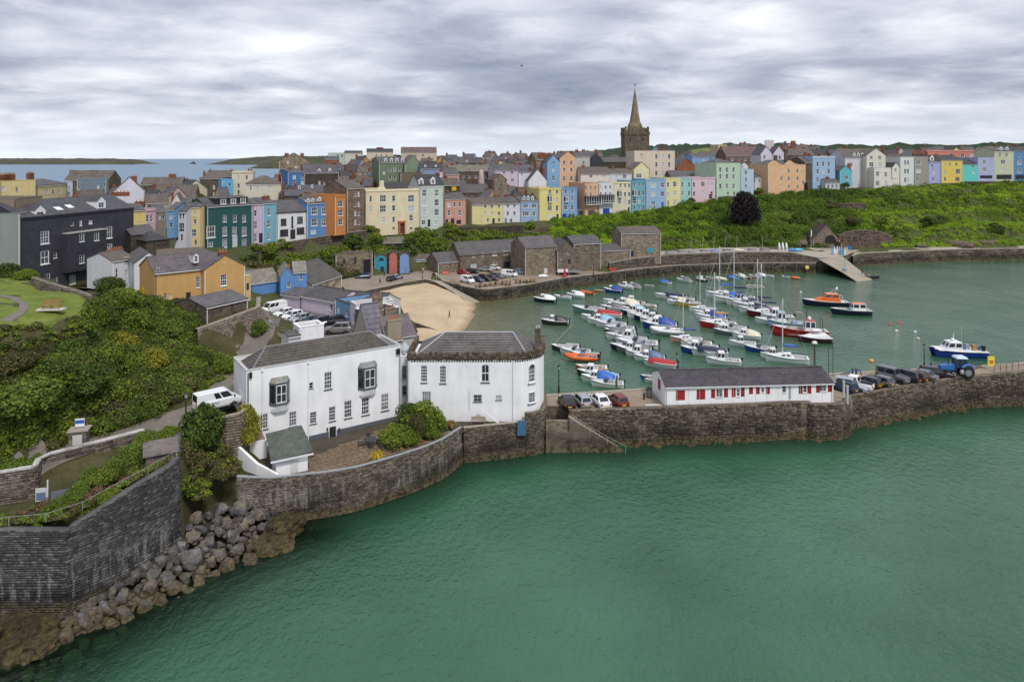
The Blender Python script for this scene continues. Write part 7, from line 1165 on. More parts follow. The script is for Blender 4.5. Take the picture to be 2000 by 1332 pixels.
ch_ = [o for o in SC.objects if o.get('label','').startswith('dark car with yellow chevrons')][0]; m.build('chevron_panel',[flat((0.7,0.45,0.01),.5),RUB],ch_)
# tractor
t = thing('tractor','blue tractor with a pale cab roof standing on the pier','tractor',P(1868,735,4.41) + Vector((0,0,.012)),math.radians(176)); TB = pcol(30,110,190); s = 1.15; t.scale = (s,s,s)
m = MB(); m.hexa([(.2,-.42,.95),(2.2,-.36,.95),(2.2,.36,.95),(.2,.42,.95)],[(.2,-.4,1.65),(2.15,-.3,1.5),(2.15,.3,1.5),(.2,.4,1.65)]); m.box(-1.3,-.45,.7,2.1,.45,.95,1); m.build('bonnet',[TB,RUB],t)
for s_ in (-1,1):
    m = MB(); m.tube([(-1.75,s_ * .85,1.3),(-1.4,s_ * .85,1.72),(-.8,s_ * .85,1.78),(-.25,s_ * .85,1.4)],.16,6); m.build('mudguard',[TB],t,True); link('wheel',wheelmesh(.82,.5),t,(-.95,s_ * .9,.82)); link('wheel',wheelmesh(.55,.36),t,(1.5,s_ * .82,.55))
m = MB(); m.hexa([(-1.2,-.7,1.3),(.3,-.62,1.3),(.3,.62,1.3),(-1.2,.7,1.3)],[(-1.0,-.62,2.5),(.1,-.58,2.5),(.1,.58,2.5),(-1.0,.62,2.5)]); m.build('cab',[CG],t); m = MB(); m.hexa([(-1.15,-.72,2.5),(.3,-.66,2.5),(.3,.66,2.5),(-1.15,.72,2.5)],[(-1.0,-.6,2.72),(.1,-.55,2.72),(.1,.55,2.72),(-1.0,.6,2.72)])
m.build('cab_roof',[flat((0.5,0.6,0.7),.4)],t); m = MB()
for x,y in ((-1.15,-.68),(-1.15,.68),(.27,-.6),(.27,.6),(-.45,-.66),(-.45,.66)): m.tube([(x,y * 1.01,1.3),(x * .86,y * .93,2.5)],.04,5)
m.build('cab_frame',[TB],t); m = MB(); m.box(2.2,-.5,.5,2.9,.5,1.2); m.tube([(1.2,.3,1.6),(1.2,.3,2.4)],.05,6); m.build('front_weight',[RUB],t)
def person_mesh(pose):
    J = {'hip': (0,0,.92),'chest': (0,0,1.3),'neck': (0,.0,1.5),'head': (0,.02,1.64),'top': (0,.02,1.76)}
    if pose == 'walk': legs = [((.09,.02,.88),(.1,.14,.48),(.1,.22,.06),(.1,.34,.03)),((-.09,0,.88),(-.1,-.02,.47),(-.1,-.24,.12),(-.1,-.12,.03))]; arms = [((.19,0,1.43),(.24,-.12,1.16),(.24,-.04,.92)),((-.19,0,1.43),(-.24,.1,1.16),(-.22,.24,.95))]
    elif pose == 'sit': legs = [((.1,.02,.88),(.11,.42,.9),(.11,.44,.48),(.11,.56,.45)),((-.1,.02,.88),(-.11,.42,.9),(-.11,.44,.48),(-.11,.56,.45))]; arms = [((.19,0,1.43),(.25,.06,1.16),(.16,.3,1.05)),((-.19,0,1.43),(-.25,.06,1.16),(-.16,.3,1.05))]
    else: legs = [((.09,0,.88),(.1,.02,.48),(.11,0,.06),(.12,.14,.03)),((-.09,0,.88),(-.1,.01,.48),(-.11,-.02,.06),(-.12,.12,.03))]; arms = [((.19,0,1.43),(.25,-.02,1.15),(.24,.08,.9)),((-.19,0,1.43),(-.25,-.02,1.15),(-.23,.1,.9))]
    vs = list(J.values()); ed = [(0,1),(1,2),(2,3),(3,4)]; rad = [.15,.17,.06,.1,.07]
    for l in legs:
        b = len(vs); vs += l; rad += [.1,.07,.045,.04]; ed += [(0,b),(b,b + 1),(b + 1,b + 2),(b + 2,b + 3)]
    for l in arms:
        b = len(vs); vs += l; rad += [.065,.045,.035]; ed += [(1,b),(b,b + 1),(b + 1,b + 2)]
    me = bpy.data.meshes.new('person'); me.from_pydata(vs,ed,[]); o = bpy.data.objects.new('person',me); COL.objects.link(o); o.modifiers.new('s','SKIN'); sv = me.skin_vertices[0].data
    for i,r in enumerate(rad): sv[i].radius = (r,r)
    sv[0].use_root = True; o.modifiers.new('u','SUBSURF').levels = 1; dg = bpy.context.evaluated_depsgraph_get(); out = bpy.data.meshes.new_from_object(o.evaluated_get(dg)); COL.objects.unlink(o); out.name = 'person'
    for m_ in (flat((0.4,0.24,0.17),.7),pcol(60,70,110),flat((0.03,0.035,0.05),.8)): out.materials.append(m_)
    for p in out.polygons: c = p.center; p.material_index = 0 if c.z > 1.47 or (abs(c.x) > .19 and c.z < 1.2) else 1 if c.z > (.95 if pose != 'sit' else 1.0) else 2 if c.z > .1 else 2; p.use_smooth = True
    return out
PM = {k: person_mesh(k) for k in ('stand','walk','sit')}
HAIR = MB(); HAIR.lathe([(.118,1.62),(.125,1.7),(.1,1.78),(.03,1.815)],0,-.01,8); HAIR = HAIR.mesh('hair',[flat((0.04,0.025,0.015),.8)],True)
def person(px,py,z,pose,rz,shirt,legs,label,group=None):
    p = P(px,py,z); o = link('person',PM[pose],None,(p.x,p.y,z - (.45 if pose == 'sit' else 0)),(0,0,math.radians(rz)),mats=[None,pcol(*shirt),pcol(*legs)]); prop(o,label,'person',group); link('hair',HAIR,o); return o
gp = 'people on the harbour street'
for a in [(751,539,3.4,'walk',90,(40,40,46),(30,30,40),'person in dark clothes walking past the turquoise lock up'),(788,534,3.4,'walk',-60,(40,44,60),(40,40,50),'person in navy striding by the pale blue lock up'),(800,535,3.4,'stand',30,(220,216,210),(60,70,90),'person in a white top by the pale blue lock up'),(804,533,3.4,'stand',200,(30,30,36),(30,30,34),'person in black standing right of the white top'),(821,533,3.35,'walk',10,(150,40,50),(40,44,60),'person in a red top at the head of the beach slip'),(826,534,3.35,'stand',180,(230,226,220),(40,40,46),'person in white beside the sign at the beach slip'),
          (773,533,3.4,'walk',60,(160,40,46),(50,50,60),'person in red near the coral lock up'),(779,536,3.4,'stand',0,(70,110,90),(60,60,70),'person in green near the parked convertible'),(846,538,3.2,'sit',90,(180,60,60),(40,40,50),'person in red seated by the boathouse'),(852,543,3.15,'stand',0,(224,224,226),(200,196,190),'person in pale clothes by the top of the slip'),(742,553,3.35,'sit',0,(40,50,80),(30,30,40),'person seated on the bench above the beach wall')]: person(*a,gp)
person(878,621,1.2,'walk',100,(50,40,44),(60,50,60),'lone person walking on the sand near the water')
person(760,583,2.7,'stand',200,(60,110,170),(30,34,50),'person in blue standing on the sand behind the chimney pots')
person(1879,742,4.41,'stand',160,(200,206,210),(30,34,44),'person in a pale jacket standing beside the tractor')
for a in [(1684,536,1.2,'stand',120,(40,44,60),(30,30,40),'person in dark clothes at the edge of the slipway'),(1690,540,.9,'stand',160,(190,70,60),(40,44,60),'person in red by the dark inflatable'),(1664,494,4.3,'walk',80,(60,120,170),(220,220,220),'person in blue by the blue door of the fort')]: person(*a,'people at the boat slipway')
BENCHN = 0
g4 = 'picnic tables along the harbour wall'
def picnic(px,py,lab):
    t = thing('picnic_table',lab,'picnic table',P(px,py,3.07) + Vector((0,0,.01)),R.uniform(-.3,.5),g4); m = MB()
    for q in range(4): m.box(-.8,-.34 + q * .17,.72,.8,-.19 + q * .17,.76)
    m.build('table_top',[TEAK],t)
    for s in (-1,1): MB().box(-.8,s * .72 - .12,.43,.8,s * .72 + .12,.47).build('seat',[TEAK],t)
    for x in (-.6,.6): MB().hexa([(x - .04,-.75,0),(x + .04,-.75,0),(x + .04,.75,0),(x - .04,.75,0)],[(x - .04,-.3,.72),(x + .04,-.3,.72),(x + .04,.3,.72),(x - .04,.3,.72)]).build('trestle',[TEAK],t)
ordn = ['first','second','third','fourth','fifth','sixth','seventh','eighth','ninth','tenth','eleventh','twelfth']
for i,(px,py) in enumerate([(884,552),(894,557),(933,562),(942,560),(953,558),(962,558),(975,556),(986,554),(992,558),(1012,553),(1026,552),(1040,550)]): picnic(px,py,f'wooden picnic table, {ordn[i]} from the beach slip along the harbour wall')
for i,(px,py,sh) in enumerate([(938,561,(60,60,70)),(950,560,(190,170,160)),(968,558,(40,40,50)),(981,557,(60,90,140)),(996,556,(60,40,44)),(1016,554,(40,44,60)),(1008,553,(150,50,50))]):
    p = person(px,py,3.1,'sit',R.choice([0,180]),sh,(40,40,50),f"person in {['grey', 'beige', 'black', 'blue', 'maroon', 'navy', 'red'][i]} seated at a picnic table on the harbour wall",'people at the picnic tables')
def lamp(px,py,z,h,lab,D=None):
    t = thing('street_lamp',lab,'street lamp',P(px,py,z) if D is None else G(px,D,z),0,'old fashioned lamp posts'); m = MB(); m.lathe([(.2,0),(.2,.25),(.13,.35),(.12,.9),(.075,1.0),(.06,h - .9),(.1,h - .85),(.05,h - .75),(.09,h - .62)],0,0,10); m.tube([(-.3,0,h - 1.05),(.3,0,h - 1.05)],.025,5); m.build('post',[black_iron],t)
    m = MB(); m.lathe([(.12,h - .62),(.22,h - .2)],0,0,4); m.build('lamp_glass',[flat((0.4,0.42,0.42),.2)],t); m = MB(); m.lathe([(.26,h - .2),(.1,h - .03),(.03,h + .1),(.01,h + .25)],0,0,8); m.build('lamp_cap',[black_iron],t)
lamp(1091.5,769,4.4,4.1,'tall black lamp post on the quay edge beside the battlemented house'); lamp(1805,720,4.42,3.9,'black lamp post on the pier edge left of the tractor'); lamp(363,825,9.1,3.3,'black lamp post beside the lane above the dark green bush'); lamp(605,660,8.6,4.2,'thin black lamp post behind the long white house'); lamp(825,546,3.3,3.6,'thin lamp post at the head of the beach slip'); lamp(1159,538,3.8,4.6,'black lamp post on the far harbour wall'); lamp(1322,727,4.42,3,'lamp head rising behind the pier building roof')
def post(name,label,cat,px,py,z,h,r,mat,group=None,n=8):
    t = thing(name,label,cat,P(px,py,z),0,group); MB().lathe([(r,0),(r,h * .9),(r * .8,h)],0,0,n).build('shaft',[mat],t); MB().lathe([(r * 1.2,h),(r * 1.2,h + .06),(r * .3,h + .12)],0,0,n).build('cap',[mat],t); return t
post('mooring_post','thick weathered post on the quay edge above the white boats','mooring post',1204,757,4.42,1.3,.16,flat((0.1,0.08,0.065),.9))
for i,(px,py,lb) in enumerate([(1258,780,'short black bollard left of the pier building bin'),(1665,732,'black bollard left of its pair behind the white pickup'),(1672,732,'black bollard right of its pair behind the white pickup'),(1818,720,'short dark bollard left of the blue tractor')]): post('bollard',lb,'bollard',px,py,4.42,.9 if i else .8,.12,black_iron,'bollards on the pier')
for i,(px,ytop,lb) in enumerate([(1591,672,'tall timber pile with a white top beside the pier roof'),(1618,676,'slender dark mooring pole right of the timber pile'),(1627,672,'thin flag pole at the right end of the pier building')]):
    b = P(px,735,4.4); h = zat(ytop,b.y) - 4.4; t = thing('pole',lb,'pole',b,0,'poles by the pier building'); MB().tube([(0,0,-3 if i == 0 else 0),(0,0,h)],.14 if i == 0 else .05,7).build('shaft',[flat((0.07,0.06,0.05),.8)],t)
    if i == 0: MB().lathe([(.2,h),(.45,h + .15),(.3,h + .4),(.05,h + .5)],0,0,8).build('lamp_head',[flat((0.6,0.6,0.6),.5)],t)
def rail(label,pts,h=1.0,mat=None,sp=1.8,bars=2,r=.022,name='railing'):
    L_ = resample(pts,max(2,int(sum((Vector(b) - Vector(a)).length for a,b in zip(pts,pts[1:])) / sp) + 1)); t = thing(name,label,'railing',tuple(L_[0])); o = L_[0]; mt = mat or black_iron
    for p in L_: q = p - o; MB().tube([q,q + np.array([0,0,h])],r * 1.2,5).build('upright',[mt],t)
    for k in range(bars): z = h * (k + 1) / bars; MB().tube([tuple(p - o + np.array([0,0,z])) for p in L_],r,5).build('bar',[mt],t)
rail('black iron railing at the right end of the pier',[P(1942,727,4.45),P(2000,719,4.6),P(2150,700,4.7)],1.1,None,1.2,2,.03); rail('short railing on the quay edge beside the battlemented house',[P(1062,769,4.5),P(1090,767,4.5)],1.1,None,1.0)
rail('pale handrail running down the harbour steps',[P(1117,826,4.6),P(1150,847,3.2),P(1182,866,1.7),P(1222,886,.2)],1.0,flat((0.36,0.38,0.35),.6),2.2,1); rail('thin pale rail along the top of the tall dark sea wall',[G(-60,56.5,7.15),G(0,57.2,7.1),G(125,58.3,7.0),G(250,61.6,8.4),G(345,65.4,9.2)],.75,flat((0.45,0.46,0.46),.5),2.6,1,.012)
# landing and steps
pts = [P(1066,884,0),P(1112,882,0),P(1180,884,0)]
m = MB(); A = [Vector((p.x,p.y,0)) for p in pts]; t = thing('stone_steps','stone landing and steps going down to the water between the bastion and the pier','steps',A[0])
o = A[0]; m.hexa([(0,0,-1.5),(A[1].x - o.x,0,-1.5),(A[1].x - o.x,3.6,-1.5),(0,4.2,-1.5)],[(0,0,2.6),(A[1].x - o.x,0,2.6),(A[1].x - o.x,3.6,2.6),(0,4.2,2.6)]); m.build('landing',[WALL_B],t); m = MB(); m.box(.05,0.4,2.605,A[1].x - o.x - .05,1.0,3.9); m.build('landing_parapet',[STONE_L],t)
n = 18; x0 = A[1].x - o.x; x1 = P(1216,885,0).x - o.x
for q in range(n): zt_ = 4.4 - 4.5 * (q + 1) / n; xa = x0 + (x1 - x0) * q / n; MB().box(xa,.42,-1.5,xa + (x1 - x0) / n - .004,2.4,zt_).build('step',[ground((0.2,0.165,0.12),(0.34,0.29,0.22),.8)],t)
MB().prism([(x0 - .05,.1,-1.5),(x1 + .3,.1,-1.5),(x1 + .3,.1,.1),(x1,.1,.25),(x0 - .05,.1,4.4)],(0,.3,0)).build('side_wall',[WALL_B],t)
# signs
t = thing('plinth','square stone plinth with a white plaque beside the lane','plinth',G(155,69.3,8.6),.3); WST = blocks((0.13,0.11,0.085),(0.3,0.26,0.21),False); m = MB()
for r_ in range(5):
    for q in range(3): a = -.8 + q * .535; m.box(a + .01,-.62 - R.random() * .04,r_ * .36,a + .52,.62,r_ * .36 + .34)
m.build('stonework',[WST],t); t.children[-1]['kind'] = 'stuff'; MB().box(-.95,-.75,1.8,.95,.75,1.93).build('coping',[concrete],t); MB().box(-.42,-.7,.5,.42,-.655,1.5).build('plaque',[flat((0.5,0.5,0.48),.6)],t)
t = thing('notice_sign','blue and white notice board on top of the stone plinth','sign',G(156,69.4,10.54),.25); MB().box(-.42,-.03,.12,.42,.03,.95).build('board',[flat((0.72,0.73,0.75),.5)],t); MB().box(-.4,-.04,.45,.4,-.032,.8).build('printed_band',[flat((0.03,0.1,0.4),.5)],t)
for x in (-.36,.36): MB().tube([(x,.05,0),(x,.05,.95)],.03,5).build('leg',[black_iron],t)
t = thing('information_board','white information board in the recess of the old wall by the path','sign',G(80,61.8,6.6),.2); MB().box(-.45,0,.3,.45,.05,1.5).build('board',[flat((0.5,0.52,0.54),.4)],t); MB().box(-.38,-.012,.4,.38,-.004,1.1).build('poster',[flat((0.12,0.16,0.24),.5)],t); MB().box(.52,-.1,0,.6,.05,2.2).build('post',[flat((0.6,0.6,0.6),.6)],t)
t = thing('garden_gate','grey boarded gate beside the clipped hedge','gate',G(100,61.0,6.55),.45)
for q in range(7): MB().box(q * .2,0,0,q * .2 + .19,.05,1.6).build('board',[flat((0.13,0.14,0.155),.7)],t)
MB().box(-.05,.053,.3,1.42,.1,.42).box(-.05,.053,1.2,1.42,.1,1.32).build('rail',[flat((0.13,0.14,0.155),.7)],t)
t = thing('warning_sign','yellow and red warning board at the head of the pier railing','sign',P(1936,722,4.45),-.1); MB().box(-.5,0,.55,.5,.05,2.1).build('board',[flat((0.75,0.62,0.06),.5)],t); m = MB(); m.box(-.34,-.012,1.25,.34,-.003,1.45); m.box(-.28,-.012,.95,.3,-.003,1.15); m.build('printed_band',[flat((0.5,0.04,0.03),.5)],t)
for x in (-.45,.45): MB().tube([(x,.09,0),(x,.09,2.1)],.03,5).build('leg',[ALU],t)
# rubbish bin, pots, small things on the pier
t = thing('litter_bin','dark wire rubbish bin beside the gable of the pier building','bin',P(1268,776,4.42)); MB().lathe([(.36,0),(.42,.2),(.42,1.15),(.36,1.2)],0,0,12).build('drum',[flat((0.1,0.105,0.1),.7)],t); MB().lathe([(.44,1.2),(.44,1.26),(.2,1.42)],0,0,12).build('lid',[black_iron],t)
m = thing('concrete_ramp','pale concrete slab in front of the pier building gable','slab',P(1277,795,4.42)); MB().box(-1.1,-.2,0,1.2,.7,.12).box(-.7,.702,0,.8,1.0,.05).build('slab',[flat((0.5,0.49,0.47),.8)],m)
for i,(px,py) in enumerate([(1648,771),(1655,781)]): t = thing('gate_post',['pale gate post at the corner of the pier building','pale gate post on the parapet by the silver car'][i],'post',P(px,py + 8,4.45)); MB().box(-.12,-.12,0,.12,.12,2.4).box(-.16,-.16,2.403,.16,.16,2.5).build('shaft',[flat((0.42,0.42,0.42),.7)],t)
t = thing('mooring_boom','blue painted crane arm on the quay edge behind the pickup','crane arm',P(1640,735,4.5)); MB().tube([(0,0,.3),(3.2,.2,1.0),(3.4,.2,.2)],.09,6).tube([(2.2,.2,.1),(3.2,.2,1.0)],.05,5).build('arm',[flat((0.02,0.05,0.16),.5)],t)
# poles and warps along the far wall
ORD = ordn + ['thirteenth','fourteenth','fifteenth','sixteenth','seventeenth','eighteenth','nineteenth','twentieth','twenty first','twenty second','twenty third','twenty fourth','twenty fifth','last']
mat_p = flat((0.2,0.185,0.15),.85)
for i in range(26):
    px = 1060 + i * 20.5 + R.uniform(-4,4); D = interp(FARQ,px) - .5; t = link('ladder_pole',MB().tube([(0,0,-.5),(0,.06,3.9)],.07,5).mesh('ladder_pole',[mat_p]),None,G(px,D,0)); prop(t,f'pale timber pole, {ORD[i]} from the car park end of the far harbour wall','pole','timber poles against the far harbour wall')
for i,(a,b,z,qx,qy) in enumerate([(1082,192.5,3.2,1062,588),(1092,195,3.2,1100,582),(1110,197,3.2,1122,579),(1150,201,3.2,1195,568),(1210,208,3.2,1222,562),(1235,211,3.2,1250,560),(1290,216.5,3.2,1300,552),(1320,219,3.2,1338,549),(1345,220.5,3.2,1368,546),(1375,222,3.2,1392,545),(1400,223,3.2,1408,545),(1480,224,3.2,1500,539)]):
    p,q = G(a,b,z),P(qx,qy,.5); mid = (p + q) / 2 - Vector((0,0,.25)); t = link('mooring_rope',MB().tube([(0,0,0),tuple(mid - p),tuple(q - p)],.03,4).mesh('mooring_rope',[mat_p]),None,p); prop(t,f'mooring rope, {ordn[i]} from the car park along the far wall','rope','mooring ropes along the far wall')
p,q = P(1104,684,1.2),P(1090,640,.6); t = link('anchor_rope',MB().tube([(0,0,0),tuple((P(1078,676,.2) - P(1118,634,.6)))],.03,4).mesh('anchor_rope',[flat((0.5,0.46,0.36),.8)]),None,P(1118,634,.6)); prop(t,'pale rope slanting across the water from the dark cabin boat','rope')
# dinghies ashore, kayaks, boards
for i,(px,c,lb) in enumerate([(1308,'G','dinghy under a grey cover next to the blockhouse'),(1330,'N','dinghy under a navy cover, second from the blockhouse'),(1352,'G','dinghy with a grey cover between two navy ones'),(1374,'N','dinghy under a navy cover in the middle of the quay row'),(1396,'U','dinghy under a bright blue cover on the upper quay'),(1418,'N','dinghy under a navy cover right of the bright blue one'),(1442,'C','dinghy with a cream cover on the upper quay'),(1466,'N','dinghy under a navy cover left of the purple leaved tree'),(1492,'N','dinghy under a navy cover near the upright kayaks')]):
    D = interp(UPQ,px) + 4.5; t = stamp(BT['tent'],G(px,D,h1(*G(px,D,0).xy) + .75 if False else 6.15),math.radians(R.uniform(170,200)),.72,lb,'dinghy','dinghies ashore on the upper quay',{'hull': [K['W'],None],'cover': [K[c]]})
    if i in (2,3,4,5,6,8): MB().tube([(.8,0,.8),(.5 + R.uniform(-.6,.6),R.uniform(-.4,.4),7.2)],.04,5).build('mast',[ALU],t)
kg = 'kayaks and boards stored at the end of the upper quay'
for i,(px,c,lb) in enumerate([(1523,(232,232,232),'white kayak leaning upright, leftmost of three'),(1530,(240,240,238),'white kayak leaning upright, middle of three'),(1537,(236,236,238),'white kayak leaning upright, right of three')]):
    t = thing('kayak',lb,'kayak',G(px,231.5,6.0),0,kg); m = MB(); m.tube([(0,0,0),(0,.1,.4),(0,.35,1.6),(0,.6,2.8),(0,.7,3.3)],[.05,.34,.42,.3,.04],8); m.build('hull',[pcol(*c)],t,True); MB().lathe([(.18,1.3),(.2,1.34)],0,-.1,8).build('cockpit_rim',[RUB],t)
for i,(px,py,c,lb) in enumerate([(1548,494,(70,130,200),'stack of blue kayaks beside the upright white ones'),(1558,492,(80,190,225),'light blue upturned boat beside the kayak stack')]): t = thing('upturned_boat',lb,'boat',G(px,232,6.05),0,kg); m = MB(); m.tube([(-1.9,0,.5),(-1,0,.55),(0,0,.55),(1,0,.55),(1.9,0,.5)],[.1,.5,.58,.52,.3],8); m.build('hull',[pcol(*c)],t,True); MB().box(-1.2,-.3,0,-1.0,.3,.35).box(1.0,-.3,0,1.2,.3,.35).build('trestle',[TEAK],t)
for i,(px,D,c) in enumerate([(1627,236,(120,150,190)),(1632,236.3,(230,230,230)),(1637,236.6,(240,240,238)),(1641,236,(150,190,220)),(1646,235,(90,150,200)),(1651,234.5,(200,210,220)),(1655,236,(226,170,90))]):
    t = thing('paddle_board',f"upright {['grey blue', 'white left', 'white right', 'pale blue', 'blue', 'pale grey', 'orange'][i]} board in the rack at the slipway head",'board',G(px,D,4.3),R.uniform(-.3,.3),kg); m = MB(); m.hexa([(-.2,-.05,0),(.2,-.05,0),(.2,.05,0),(-.2,.05,0)],[(-.42,-.05 + .3,1.2),(.42,-.05 + .3,1.2),(.42,.05 + .3,1.2),(-.42,.05 + .3,1.2)]); m.hexa([(-.42,.25,1.203),(.42,.25,1.203),(.42,.35,1.203),(-.42,.35,1.203)],[(-.1,.6,2.9),(.1,.6,2.9),(.1,.7,2.9),(-.1,.7,2.9)]); m.build('board',[pcol(*c)],t); MB().box(-.03,.4,.1,.03,.5,.5).build('fin',[RUB],t)
t = thing('small_crane','light blue hoist standing beside the slipway boards','hoist',P(1650,524,3.0)); MB().tube([(0,0,-.5),(0,0,2.8),(.9,0,3.1)],.09,6).build('arm',[pcol(110,180,210)],t); MB().box(-.6,-.4,-.6,.6,.4,-.1).build('base',[pcol(110,180,210)],t)
t = thing('flag_pole','white flag pole with a drooping white flag by the old gatehouse','flag pole',G(1584,246,5)); MB().tube([(0,0,0),(0,0,7.4)],[.07,.04],6).build('shaft',[flat((0.6,0.6,0.6),.5)],t); m = MB(); m.hexa([(-.02,-.03,4.9),(.28,-.06,4.7),(.28,.06,4.7),(-.02,.03,4.9)],[(-.02,-.03,7.0),(.35,-.08,6.5),(.35,.08,6.5),(-.02,.03,7.0)]); m.build('flag',[flat((0.7,0.7,0.7),.8)],t)
t = thing('life_ring','yellow life ring housing on the harbour wall near the slipway','life ring',G(1576,224.2,1.9)); MB().lathe([(.7,0),(.7,.2),(.2,.3)],0,0,10).build('housing',[pcol(236,206,70)],t); t.rotation_euler = (math.pi / 2,0,0); MB().lathe([(.4,.25),(.45,.33),(.2,.36)],0,0,10).build('ring',[pcol(240,230,120)],t)
t = thing('post_box_buoy','tall red channel buoy standing beside the sailing club','buoy',P(1103,541,3.1)); MB().lathe([(.75,0),(.8,.5),(.4,.8),(.3,1.9),(.1,2.3)],0,0,10).build('float',[pcol(190,36,40)],t); MB().lathe([(.3,2.3),(.34,2.7),(.05,3)],0,0,8).build('topmark',[pcol(170,30,36)],t)
t = thing('crate','red plastic fish crate stack on the far harbour wall','crate',G(1196,209,3.35)); MB().box(-1,-.5,0,1,.5,.8).build('tub',[pcol(206,70,60)],t); MB().box(-1.05,-.55,.803,1.05,.55,.9).build('rim',[pcol(206,70,60)],t)
t = thing('barrier','orange plastic barrier by the small stone boathouse','barrier',P(870,536,3.1)); MB().hexa([(-.9,-.3,0),(.9,-.3,0),(.9,.3,0),(-.9,.3,0)],[(-.85,-.12,.95),(.85,-.12,.95),(.85,.12,.95),(-.85,.12,.95)]).build('body',[pcol(226,96,70)],t); MB().box(-.8,-.35,.3,.8,-.302,.5).build('band',[pcol(240,170,140)],t)
t = thing('rowing_boat','white upturned tender on the far quay below the sailing club','boat',P(1062,542,3.1)); MB().tube([(-1.5,0,.35),(-.7,0,.4),(.4,0,.4),(1.5,0,.3)],[.15,.5,.5,.08],8).build('hull',[GEL],t,True); MB().box(-1.0,-.04,.85,1,.04,.93).build('keel',[GEL_IN],t)
# bench on the lawn
t = thing('park_bench','wooden bench on a concrete pad on the lawn','bench',P(100,604,19.95),.12); MB().box(-1.5,-.55,-.1,1.5,.5,.06).build('pad',[flat((0.5,0.46,0.4),.9)],t); WD = flat((0.3,0.17,0.07),.7)
for q in range(4): MB().box(-.95,-.32 + q * .13,.5,.95,-.22 + q * .13,.54).build('slat',[WD],t)
for q in range(3): MB().box(-.95,.2 + q * .03,.66 + q * .15,.95,.23 + q * .03,.77 + q * .15).build('back_slat',[WD],t)
for x in (-.9,.0,.9): MB().box(x - .05,-.3,.06,x + .05,-.22,.72).box(x - .05,.18,.06,x + .05,.26,1.08).build('leg',[WD],t)
stonewall('lawn_wall','low rough stone wall curving round the edge of the lawn',[P(60,562,19.6),P(75,570,19.4),P(110,578,19.2),P(150,588,18.9),P(180,598,18.3),P(200,606,17.4)],[21.1,21,20.6,20.2,19.6,18.6],blocks((0.15,0.125,0.1),(0.3,0.26,0.21),False),.28,.5,.05,None,.6)
stonewall('lane_wall','rough stone wall with a whitewashed coping along the lower side of the lane',[G(-90,60.6,6.3),G(0,61.9,6.5),G(72,63,6.7),G(84,65.2,7.2),G(200,68,8.4),G(282,70.6,8.8)],[9.3,9.35,9.4,9.45,9.7,9.75],blocks((0.13,0.105,0.085),(0.28,0.24,0.195),False),.2,.38,.02,(.16,.08,paint((0.52,0.5,0.48),.5)),.4)
stonewall('old_wall','tall old stone retaining wall by the lane, plants on its top',[G(388,99.5,8.6),G(440,104.5,8.6),G(510,112,8.4),G(511,120,8.4)],[13.0,13.2,13.6,13.6],blocks((0.25,0.21,0.165),(0.42,0.36,0.3),False),.3,.55,.03,None,.7)
stonewall('yard_wall','low stone kerb wall between the lane and the small car park',[G(512,121,8.3),G(545,110,8.3),G(583,102.5,8.3)],[9.3,9.3,9.3],WALL_L,.3,.6,.02,None,.4)
stonewall('garden_wall','brown stone garden wall in front of the crew van',[G(418,74.5,6.2),G(440,73.6,6),G(470,74.3,6),G(492,76.5,6)],[9.5,10.0,10.1,10.2],WALL_L,.28,.5,.02,(.12,.05,concrete),.4)
# terrace: paving laid stone by stone, deck, shed, furniture
root = thing('paved_terrace','brown stone paved terrace in front of the long white house','terrace',G(680,78,4.0)); o = root.location.copy(); poly = [P(548,934,4.05),P(640,930,4.05),P(735,909,4.05),P(830,880,4.05),P(900,846,4.05),P(790,822,4.05),P(655,872,4.05),P(585,905,4.05)]; PX,PY = np.array([p.x for p in poly]),np.array([p.y for p in poly]); ang = math.atan2(10.8,16); V = []; ca,sa = math.cos(ang),math.sin(ang)
v_ = -14.0
while v_ < 14:
    hgt = R.choice([.45,.6,.75]); u_ = -26 + R.random()
    while u_ < 26:
        l = R.choice([.45,.6,.8,.95]); pts = [(u_ + .012,v_ + .012),(u_ + l - .012,v_ + .012),(u_ + l - .012,v_ + hgt - .012),(u_ + .012,v_ + hgt - .012)]; W_ = np.array([(-22 + a * ca - b * sa,77 + a * sa + b * ca) for a,b in pts]); c = W_.mean(0); u_ += l
        if inside(c[None,0],c[None,1],PX,PY)[0]: z = 4.06 + R.uniform(0,.018); V.append(np.array([(*p,z - .08) for p in W_] + [(*p,z) for p in W_]))
    v_ += hgt
V = np.array(V); c0 = V.mean(1); order = np.argsort(c0[:,1])
for k in order[:260]: link('paving_slab',stones_mesh('paving_slab',(V[k] - c0[k])[None],terr.m),root,tuple(Vector(c0[k]) - o))
if len(order) > 260: prop(link('paving',stones_mesh('paving',V[order[260:]] - np.array(o),terr.m),root),kind='stuff')
sheet('terrace_bed',[[G(470,70.8,4.0),P(545,938,4.02),P(640,934,4.02),P(740,912,4.02),P(850,874,4.02),P(908,842,4.02),G(1000,88.2,3.98)],[G(480,78,4.0),G(560,81,4),G(650,83,4),G(780,90,4),G(790,91,4),G(850,90,4),G(1000,90,3.98)]],ground((0.05,0.042,0.03),(0.09,0.075,0.055)),30,6)
ZT = 4.08
